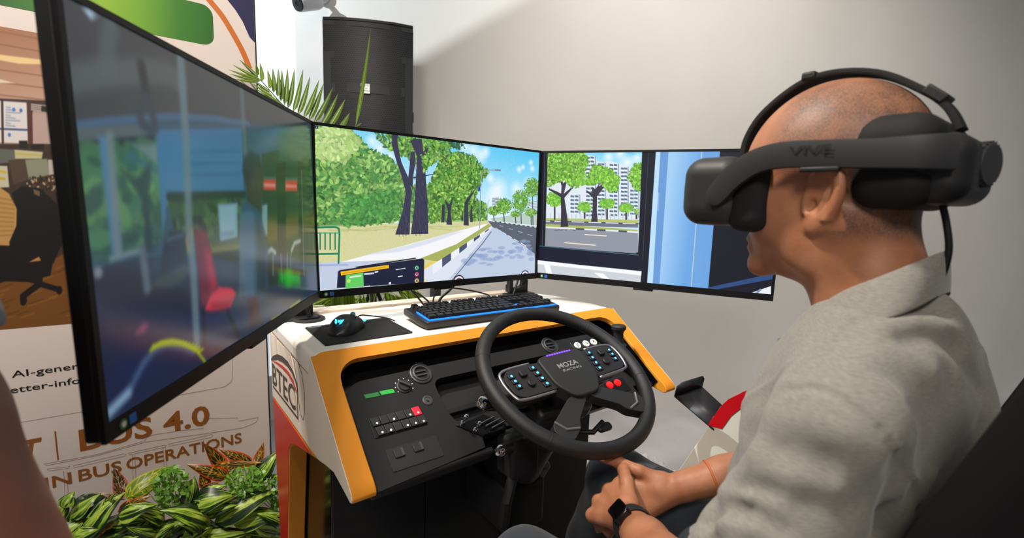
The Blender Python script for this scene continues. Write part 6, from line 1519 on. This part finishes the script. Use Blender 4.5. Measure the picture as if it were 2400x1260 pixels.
for pts, amp, wd in [([(1838, 902), (1905, 894), (1980, 920), (2060, 985), (2120, 1062), (2152, 1130), (2166, 1200)], .0028, .0032), ([(1845, 912), (1905, 905), (1974, 930), (2050, 994), (2108, 1070), (2140, 1134), (2154, 1200)], -.003, .004),
                     ([(2060, 1258), (2080, 1190), (2110, 1120), (2120, 1085)], -.010, .013), ([(2105, 1258), (2130, 1190), (2175, 1120)], .006, .011), ([(2150, 1250), (2200, 1150), (2260, 1070), (2310, 1010)], -.010, .014), ([(2190, 1220), (2240, 1140), (2300, 1060)], .006, .012),
                     ([(2085, 730), (2150, 712), (2200, 720)], -.006, .009), ([(2060, 770), (2150, 750), (2230, 775)], .005, .012), ([(2120, 800), (2180, 790), (2250, 820)], -.005, .010), ([(2235, 790), (2265, 850), (2300, 910)], -.006, .010), ([(2000, 850), (2080, 830), (2180, 870)], .004, .018),
                     ([(1990, 742), (1930, 800), (1880, 860), (1850, 890)], .004, .006), ([(1960, 735), (1900, 800), (1850, 868)], -.004, .006),
                     ([(1650, 1225), (1700, 1188), (1770, 1200), (1830, 1240)], -.008, .008), ([(1640, 1170), (1690, 1150), (1750, 1165)], .005, .008), ([(1690, 1120), (1740, 1140), (1810, 1150)], -.006, .009), ([(1640, 1258), (1690, 1225), (1750, 1240)], .005, .008),
                     ([(1750, 1010), (1830, 1060), (1930, 1080)], -.004, .014), ([(1760, 1060), (1850, 1120), (1950, 1150)], .004, .013), ([(1800, 960), (1880, 990), (1980, 1010)], .003, .014), ([(1900, 1180), (1970, 1200), (2030, 1180)], -.004, .014)]:
    q_ = [trace(a, b_, shirt0) for a, b_ in pts]; q_ = [z for z in q_ if z is not None]
    if len(q_) > 1: CREASE.append((q_, amp, wd))
def shirtf(p):
    d = shirt0(p); m = np.abs(d) < .03
    if m.any():
        pp = p[m]; e = np.zeros(len(pp))
        for q_, amp, wd in CREASE:
            lo_, hi_ = np.min(q_, 0) - .05, np.max(q_, 0) + .05; k = ((pp > lo_) & (pp < hi_)).all(1)
            if k.any():
                dd = np.full(k.sum(), 9.)
                for i in range(len(q_) - 1): dd = np.minimum(dd, cap(pp[k], q_[i], q_[i + 1], 0.0))
                e[k] += amp * np.exp(-(dd / wd) ** 2)
        d[m] = d[m] - e
    return d
def cloth_mat():
    m, N, L, b = nmat('grey heather cloth'); tc = N.new('ShaderNodeTexCoord')
    mp = N.new('ShaderNodeMapping'); mp.inputs['Scale'].default_value = (150, 150, 900); mp.inputs['Rotation'].default_value = (.35, .3, 0); L.new(tc.outputs['Object'], mp.inputs[0])
    n = N.new('ShaderNodeTexNoise'); n.inputs['Scale'].default_value = 1; n.inputs['Detail'].default_value = 5; L.new(mp.outputs[0], n.inputs[0])
    cr = N.new('ShaderNodeValToRGB'); e = cr.color_ramp.elements; e[0].position = .3; e[0].color = lin((126, 124, 116)); e[1].position = .7; e[1].color = lin((150, 147, 138)); L.new(n.outputs['Fac'], cr.inputs[0]); L.new(cr.outputs[0], b.inputs['Base Color'])
    b.inputs['Roughness'].default_value = .85; b.inputs['Sheen Weight'].default_value = .25
    n2 = N.new('ShaderNodeTexNoise'); n2.inputs['Scale'].default_value = 1400; L.new(tc.outputs['Object'], n2.inputs[0]); bp = N.new('ShaderNodeBump'); bp.inputs['Strength'].default_value = .3; bp.inputs['Distance'].default_value = .0006; L.new(n2.outputs['Fac'], bp.inputs['Height']); L.new(bp.outputs[0], b.inputs['Normal'])
    return m
M_shirt = cloth_mat()
V, Q = sdf_mesh(shirtf, (.36, -.06, .58), (1.03, .36, 1.17), .0036)
shirt = np_build('polo_shirt', V, Q, M_shirt, man)
# turned-down collar
b = MB(); n = 44; vs = []; fs = []; prof_ = [(.0605, .000), (.0625, .009), (.0675, .0105), (.080, -.004), (.094, -.024), (.102, -.037), (.0995, -.040), (.086, -.022), (.068, -.006)]
for i in range(n + 1):
    a = math.radians(-158 + 316 * i / n)          # 0 = nape
    fwd = -math.cos(a); zt = 1.112 - .040 * fwd - .012 * max(0, fwd) ** 2
    cx, cy = UM, .182
    for r, h_ in prof_:
        spread = 1 - .22 * max(0, fwd) - .34 * max(0, -fwd) * (r - .055) / .047 - .06 * max(0, -fwd)
        vs.append((cx + r * math.sin(a) * 1.0, cy + r * fwd * spread * .98 - .004, zt + h_ * (1 + .25 * max(0, fwd)) + .004))
m_ = len(prof_)
for i in range(n):
    for j in range(m_): k = i * m_ + j; l = i * m_ + (j + 1) % m_; fs.append((k, l, l + m_, k + m_))
fs += [tuple(range(m_))[::-1], tuple(n * m_ + j for j in range(m_))]
b.add(vs, fs).build('collar', M_shirt, shirt, angle=60, subsurf=1)
pk = MB().add([(UM - .016, .275, 1.03), (UM + .012, .275, 1.03), (UM + .014, .292, .92), (UM - .014, .292, .92)], [(0, 1, 2, 3)]).build('placket', M_shirt, shirt, solid=.004)
# dark trousers
LK, RK = V3(.53, .62, .512), V3(.805, .63, .595)
LA, RA = V3(.53, .74, .10), V3(.81, .78, .12)
def trouf(p):
    d = ell(p, (UM, .085, .585), (.165, .135, .105))
    for s_, K_, A_ in ((-1, LK, LA), (1, RK, RA)):
        H_ = V3(UM + s_ * .085, .10, .585)
        leg = chain(p, [H_, H_ * .5 + K_ * .5, K_], [.095, .085, .070], .03)
        leg = smin(leg, chain(p, [K_, K_ * .6 + A_ * .4, A_], [.068, .064, .055], .03), .025)
        d = smin(d, leg, .05)
    return d + .003 * vnoise(p, (16, 16, 16)) + .0035 * vnoise(p, (30, 9, 30)) * np.clip((.35 - np.abs(p[:, 1] - .3)) / .2, 0, 1)
M_trou = mat('dark trousers', (52, 58, 66), .85, var=.06, vscale=60, bump=.3, bscale=1500, sheen=.2)
V, Q = sdf_mesh(trouf, (.42, -.08, .06), (.98, .88, .78), .0055)
np_build('trousers', V, Q, M_trou, man)
def shoef(p):
    d = None
    for A_ in (LA, RA):
        e = smin(cap(p, A_ + V3(0, .02, -.05), A_ + V3(0, .16, -.065), .042, .036), cap(p, A_ + V3(0, -.02, -.03), A_ + V3(0, -.01, .02), .045, .04), .03); e = smax(e, -(p[:, 2] - .012), .006) if A_ is LA else smax(e, -(p[:, 2] - .012), .006); d = e if d is None else np.minimum(d, e)
    return d
V, Q = sdf_mesh(shoef, (.46, .64, 0), (.88, 1.02, .20), .006)
np_build('shoes', V, Q, M_black, man)

# watch and bracelet
wa = unit(LW - LE); wc = LW - wa * .012
def ring_pts(c, axis, r1, r2, e1, n=28): a = unit(axis); x = unit(np.array(e1) - a * (np.array(e1) @ a)); y = np.cross(a, x); return [tuple(c + x * r1 * math.cos(t) + y * r2 * math.sin(t)) for t in np.linspace(0, 2 * math.pi, n, endpoint=False)]
wt = thing('wrist_watch', 'black band watch on the front wrist', 'watch', tuple(wc))
b = MB(); n = 32; X_ = unit(nb - wa * (nb @ wa)); Y_ = np.cross(wa, X_); vs = []; fs = []
for i in range(n):
    t = 2 * math.pi * i / n
    for r, s_ in ((.0275, -.011), (.0305, -.0125), (.0322, 0), (.0305, .0125), (.0275, .011)): vs.append(tuple(wc + (X_ * math.cos(t) + Y_ * math.sin(t)) * r + wa * s_))
for i in range(n):
    for j in range(5): k = i * 5 + j; l = i * 5 + (j + 1) % 5; e = (i + 1) % n * 5; fs.append((k, e + j, e + (j + 1) % 5, l))
b.add(vs, fs).build('band', M_rubber, wt)
RT_ = np.stack([Y_, wa, X_], 1); wm = Matrix([[RT_[i][0], RT_[i][1], RT_[i][2], (wc + X_ * .031)[i]] for i in range(3)] + [[0, 0, 0, 1]])
MB(FR @ wm).prism(rrect(-.0145, -.023, .0145, .023, .006, 4), E3, -.004, .0075).build('case', M_gloss, wt, bevel=.002)
MB(FR @ wm).prism(rrect(-.012, -.020, .012, .020, .004, 4), E3, .0075, .0079).build('display', mat('dark glass', (8, 8, 10), .08), wt, smooth=False)
ba = unit(RW - RE); bc = RW - ba * .045
br = MB().tube(ring_pts(bc, ba, .0305, .0305, (0, 0, 1)), .0022, 8, closed=True).build('bracelet', mat('orange cord', (196, 104, 58), .6), origin=tuple(bc), angle=180)
tag(br, 'thin orange cord bracelet on the far wrist', 'bracelet')

# ------------------------------------------------------------------ headset worn by the driver
hs = thing('vr_headset', 'black virtual reality headset with rear battery worn by the seated person', 'headset', (UM, .38, 1.18))
M_hs = mat('headset shell', (44, 44, 46), .5, bump=.12, bscale=1200)
M_hs2 = mat('headset dark shell', (26, 26, 28), .55, bump=.15, bscale=900)
M_foam = mat('headset cushion', (14, 14, 15), .8)
def visor(p):
    d = rbox(p, (UM, .356, 1.226), (.097, .042, .046), .026)
    d = smin(d, ell(p, (UM, .372, 1.226), (.088, .036, .042)), .012)
    return smax(d, -ell(p, (UM, .262, 1.226), (.085, .062, .08)), .006)
V, Q = sdf_mesh(visor, (.57, .28, 1.165), (.81, .425, 1.285), .0028); vo = np_build('visor', V, Q, M_hs, hs)
def plate(p): return smax(smax(visor(p) - .0018, -(p[:, 1] - .392), .002), rbox(p, (UM, .41, 1.226), (.078, .05, .036), .02), .003)
V, Q = sdf_mesh(plate, (.59, .37, 1.17), (.79, .425, 1.285), .0025); np_build('front_plate', V, Q, mat('front plate gloss', (20, 24, 32), .1), hs)
def gasket(p): return smax(smax(rbox(p, (UM, .307, 1.224), (.090, .026, .050), .02), -headf(p) - .002 + 0 * p[:, 0], .004), -ell(p, (UM, .29, 1.226), (.066, .05, .036)), .004)
V, Q = sdf_mesh(gasket, (.58, .26, 1.16), (.80, .345, 1.285), .003); np_build('face_cushion', V, Q, M_foam, hs)
def strap(path, wd, th, n=6):
    """flat band swept along path [(point, outward)]; returns builder"""
    P = spline([q[0] for q in path], n); O = spline([q[1] for q in path], n); b = MB(); m = len(P); vs = []
    ws = spline([(q[2] if len(q) > 2 else wd, 0, 0) for q in path], n)
    for i in range(m):
        T = (P[min(i + 1, m - 1)] - P[max(i - 1, 0)]).normalized(); o = O[i].normalized(); o = (o - T * o.dot(T)).normalized(); s_ = T.cross(o); w2 = ws[i].x / 2
        for a, c in ((-1, 0), (-.92, 1), (-.5, 1.2), (.5, 1.2), (.92, 1), (1, 0), (.92, -.6), (-.92, -.6)): vs.append(P[i] + s_ * (a * w2) + o * (c * th))
    fs = [tuple(range(8)), tuple((m - 1) * 8 + k for k in range(7, -1, -1))]
    for i in range(m - 1):
        for k in range(8): l = (k + 1) % 8; fs.append((i * 8 + l, i * 8 + k, (i + 1) * 8 + k, (i + 1) * 8 + l))
    return b.add(vs, fs)
for s_ in (-1, 1):
    U_ = lambda x: UM + s_ * x
    ar = strap([((U_(.098), .346, 1.210), (s_, 0, 0), .008), ((U_(.0985), .341, 1.215), (s_, 0, 0), .024), ((U_(.0985), .333, 1.225), (s_, 0, 0), .030), ((U_(.0985), .318, 1.242), (s_, 0, 0), .031), ((U_(.098), .292, 1.260), (s_, 0, 0), .031), ((U_(.0965), .262, 1.267), (s_, 0, 0), .031), ((U_(.095), .22, 1.266), (s_, 0, 0), .031), ((U_(.091), .175, 1.264), (s_, -.15, 0), .031), ((U_(.084), .14, 1.264), (s_, -.4, 0), .034), ((U_(.068), .115, 1.264), (s_, -.9, 0), .036)], .031, .0055)
    ao = ar.build('side_arm', M_hs, hs, angle=50)
    t = MB(); lettering(t, 'VIVE', lambda x, y: (U_(.1037), .252 - s_ * -1 * x * 1.0 if s_ < 0 else .205 + x, y), .0, .043, 1.2665, .009, .02); t.build('embossed_name', M_hs2, ao, smooth=False)
    MB().box(tuple(min(a, c) for a, c in zip((U_(.097), .20, 1.246), (U_(.103), .24, 1.252))), tuple(max(a, c) for a, c in zip((U_(.097), .20, 1.246), (U_(.103), .24, 1.252)))).build('speaker_bar', M_hs2, ao, bevel=.002)
def rear(p):
    d = rbox(p, (UM, .130, 1.25), (.066, .028, .036), .022)
    return smin(d, rbox(p, (UM, .148, 1.262), (.080, .020, .022), .016), .012)
V, Q = sdf_mesh(rear, (.59, .07, 1.20), (.79, .175, 1.31), .003); np_build('battery_housing', V, Q, M_hs2, hs)
def pad(p): return smax(smax(rbox(p, (UM, .165, 1.258), (.079, .040, .050), .028), -headf(p) - .001, .005), p[:, 1] - .205, .01)
V, Q = sdf_mesh(pad, (.59, .11, 1.19), (.79, .22, 1.32), .003); np_build('rear_cushion', V, Q, M_foam, hs)
b = MB()
for i in range(36):
    pass
prof_d = [(.012, -.006), (.020, -.004), (.0225, .000), (.0225, .011), (.020, .014), (.008, .0145)]
dl_ = MB().lathe(prof_d, (UM - .006, .110, 1.256), (-.25, -1, 0), 40).build('fit_dial', M_hs, hs, angle=25)
for k in range(24):
    a = 2 * math.pi * k / 24; A_ = Vector((-.25, -1, 0)).normalized(); X2 = Vector((0, 0, 1)); Y2 = A_.cross(X2); c = Vector((UM - .006, .110, 1.256)) + (X2 * math.cos(a) + Y2 * math.sin(a)) * .0225
    MB().tube([c + A_ * .003, c + A_ * .0125], .0011, 5).build('grip_ridge', M_hs2, dl_)
top = strap([((UM, .352, 1.272), (0, 1, .5)), ((UM, .350, 1.300), (0, 1, .5)), ((UM, .331, 1.333), (0, .8, .8)), ((UM, .290, 1.3635), (0, .35, 1)), ((UM, .252, 1.372), (0, 0, 1)), ((UM, .206, 1.364), (0, -.25, 1)), ((UM, .168, 1.342), (0, -.5, 1)), ((UM, .140, 1.318), (0, -.6, 1)), ((UM, .126, 1.293), (0, -.9, .6))], .030, .0042)
top.build('top_strap', M_foam, hs, angle=50)
MB().box((UM - .017, .268, 1.368), (UM + .017, .285, 1.3785), ).build('strap_buckle', M_hs2, hs, bevel=.003)
MB(FR @ Matrix.Translation((UM, .150, 1.331)) @ Matrix.Rotation(math.radians(40), 4, 'X')).box((-.016, -.012, -.004), (.016, .012, .007)).build('strap_slider', M_hs2, hs, bevel=.002)
MB().tube(spline([(UM - .01, .132, 1.222), (UM - .01, .124, 1.195), (UM - .008, .119, 1.165), (UM - .006, .122, 1.135), (UM - .004, .130, 1.10)], 6), .0034, 10).build('battery_lead', M_cable, hs, angle=180)

# ------------------------------------------------------------------ driver's seat
se = thing('driver_seat', 'black high-backed seat behind the seated person', 'seat', (UM, .1, 0))
M_seat = mat('black seat fabric', (10, 10, 12), .9, spec=.2, bump=.4, bscale=900)
def seatb(p):
    q = p.copy(); t = p[:, 2] - .5; q[:, 1] = p[:, 1] - .1935 + .33 * t
    d = rbox(q, (UM, -.085, .82), (.215, .045, .38), .05)
    for s_ in (-1, 1): d = smin(d, rbox(q, (UM + s_ * .195, -.035, .82), (.042, .070, .33), .038), .03)
    return d
V, Q = sdf_mesh(seatb, (.40, -.36, .40), (.98, .30, 1.26), .009); np_build('backrest', V, Q, M_seat, se)
def seatc(p):
    d = rbox(p, (UM, .16, .43), (.22, .26, .055), .045)
    for s_ in (-1, 1): d = smin(d, rbox(p, (UM + s_ * .215, .14, .46), (.035, .23, .055), .032), .03)
    return d
V, Q = sdf_mesh(seatc, (.40, -.13, .34), (.98, .45, .54), .009); np_build('cushion', V, Q, M_seat, se)
MB().box((UM - .15, -.02, .10), (UM + .15, .34, .375)).build('pedestal', M_matte, se, bevel=.01)
MB().box((UM - .22, -.08, 0), (UM + .22, .42, .10)).build('base_plate', M_matte, se, bevel=.006)

# ------------------------------------------------------------------ bystander at the left edge, close to the camera
by = thing('person', 'blurred standing person close by at left, bare arm below grey sleeve', 'person', (-.66, .30, 0), I4)
SH_, EL_, WR_ = V3(-.49, .29, 1.36), V3(-.420, .315, 1.03), V3(-.318, .325, .80)
def byf(p):
    d = ell(p, (-.66, .28, 1.72), (.078, .095, .115)); d = smin(d, cap(p, (-.66, .275, 1.62), (-.66, .27, 1.45), .058), .03)
    d = smin(d, ell(p, (-.66, .37, 1.70), (.016, .02, .024)), .012)
    d = smin(d, ell(p, (-.66, .28, 1.25), (.18, .11, .24)), .05); d = smin(d, ell(p, (-.66, .27, 1.0), (.165, .11, .15)), .05)
    for s_ in (-1, 1):
        d = smin(d, chain(p, [V3(-.66 + s_ * .085, .27, .92), V3(-.66 + s_ * .09, .28, .48), V3(-.66 + s_ * .09, .27, .08)], [.085, .06, .045], .03), .04)
        d = smin(d, cap(p, (-.66 + s_ * .09, .25, .04), (-.66 + s_ * .09, .42, .035), .042, .035), .02)
    for sx_ in (1, -1):
        m_ = lambda a: V3(-.66 + sx_ * (a[0] + .66), a[1], a[2])
        d = smin(d, chain(p, [m_(SH_), m_(EL_), m_(WR_)], [.056, .046, .028], .02), .04)
        h_ = cap(p, m_(WR_), m_(WR_ + V3(.012, .01, -.07)), .028, .03)
        for k in range(4): h_ = smin(h_, chain(p, [m_(WR_ + V3(.012, -.02 + k * .014, -.07)), m_(WR_ + V3(.014, -.02 + k * .015, -.115)), m_(WR_ + V3(.002, -.018 + k * .014, -.145))], [.010, .009, .008], .004), .005)
        h_ = smin(h_, chain(p, [m_(WR_ + V3(.01, .02, -.02)), m_(WR_ + V3(.012, .048, -.06)), m_(WR_ + V3(.008, .05, -.095))], [.014, .011, .009], .004), .008)
        d = smin(d, h_, .012)
    return d
V, Q = sdf_mesh(byf, (-1.12, .12, 0), (-.19, .50, 1.86), .012, 4)
np_build('body', V, Q, mat('bystander skin', (132, 84, 66), .5, var=.05, vscale=20), by, I4)
def byshirt(p):
    d = ell(p, (-.66, .28, 1.25), (.195, .125, .25)); d = smin(d, ell(p, (-.66, .27, .98), (.182, .125, .14)), .05)
    for sx_ in (1, -1):
        S2, E2 = V3(-.66 + sx_ * (SH_[0] + .66), SH_[1], SH_[2]), V3(-.66 + sx_ * (EL_[0] + .66), EL_[1], EL_[2]); t = (p - S2) @ unit(E2 - S2)
        d = smin(d, smax(cap(p, S2, E2, .068, .064), t - .285, .006), .035)
    d = smax(d, -cap(p, (-.66, .28, 1.70), (-.66, .275, 1.45), .066), .006)
    return smax(d, .88 - p[:, 2], .006) + .003 * vnoise(p, (15, 15, 15))
V, Q = sdf_mesh(byshirt, (-1.12, .10, .84), (-.19, .50, 1.58), .008); np_build('shirt', V, Q, mat('bystander shirt', (120, 128, 134), .85), by, I4)
def bytr(p):
    d = ell(p, (-.66, .27, .95), (.175, .12, .12))
    for s_ in (-1, 1): d = smin(d, chain(p, [V3(-.66 + s_ * .085, .27, .90), V3(-.66 + s_ * .09, .28, .48), V3(-.66 + s_ * .09, .27, .09)], [.10, .075, .062], .03), .03)
    return d
V, Q = sdf_mesh(bytr, (-.92, .10, .06), (-.40, .45, 1.10), .009); np_build('trousers', V, Q, mat('bystander trousers', (48, 50, 58), .85), by, I4)
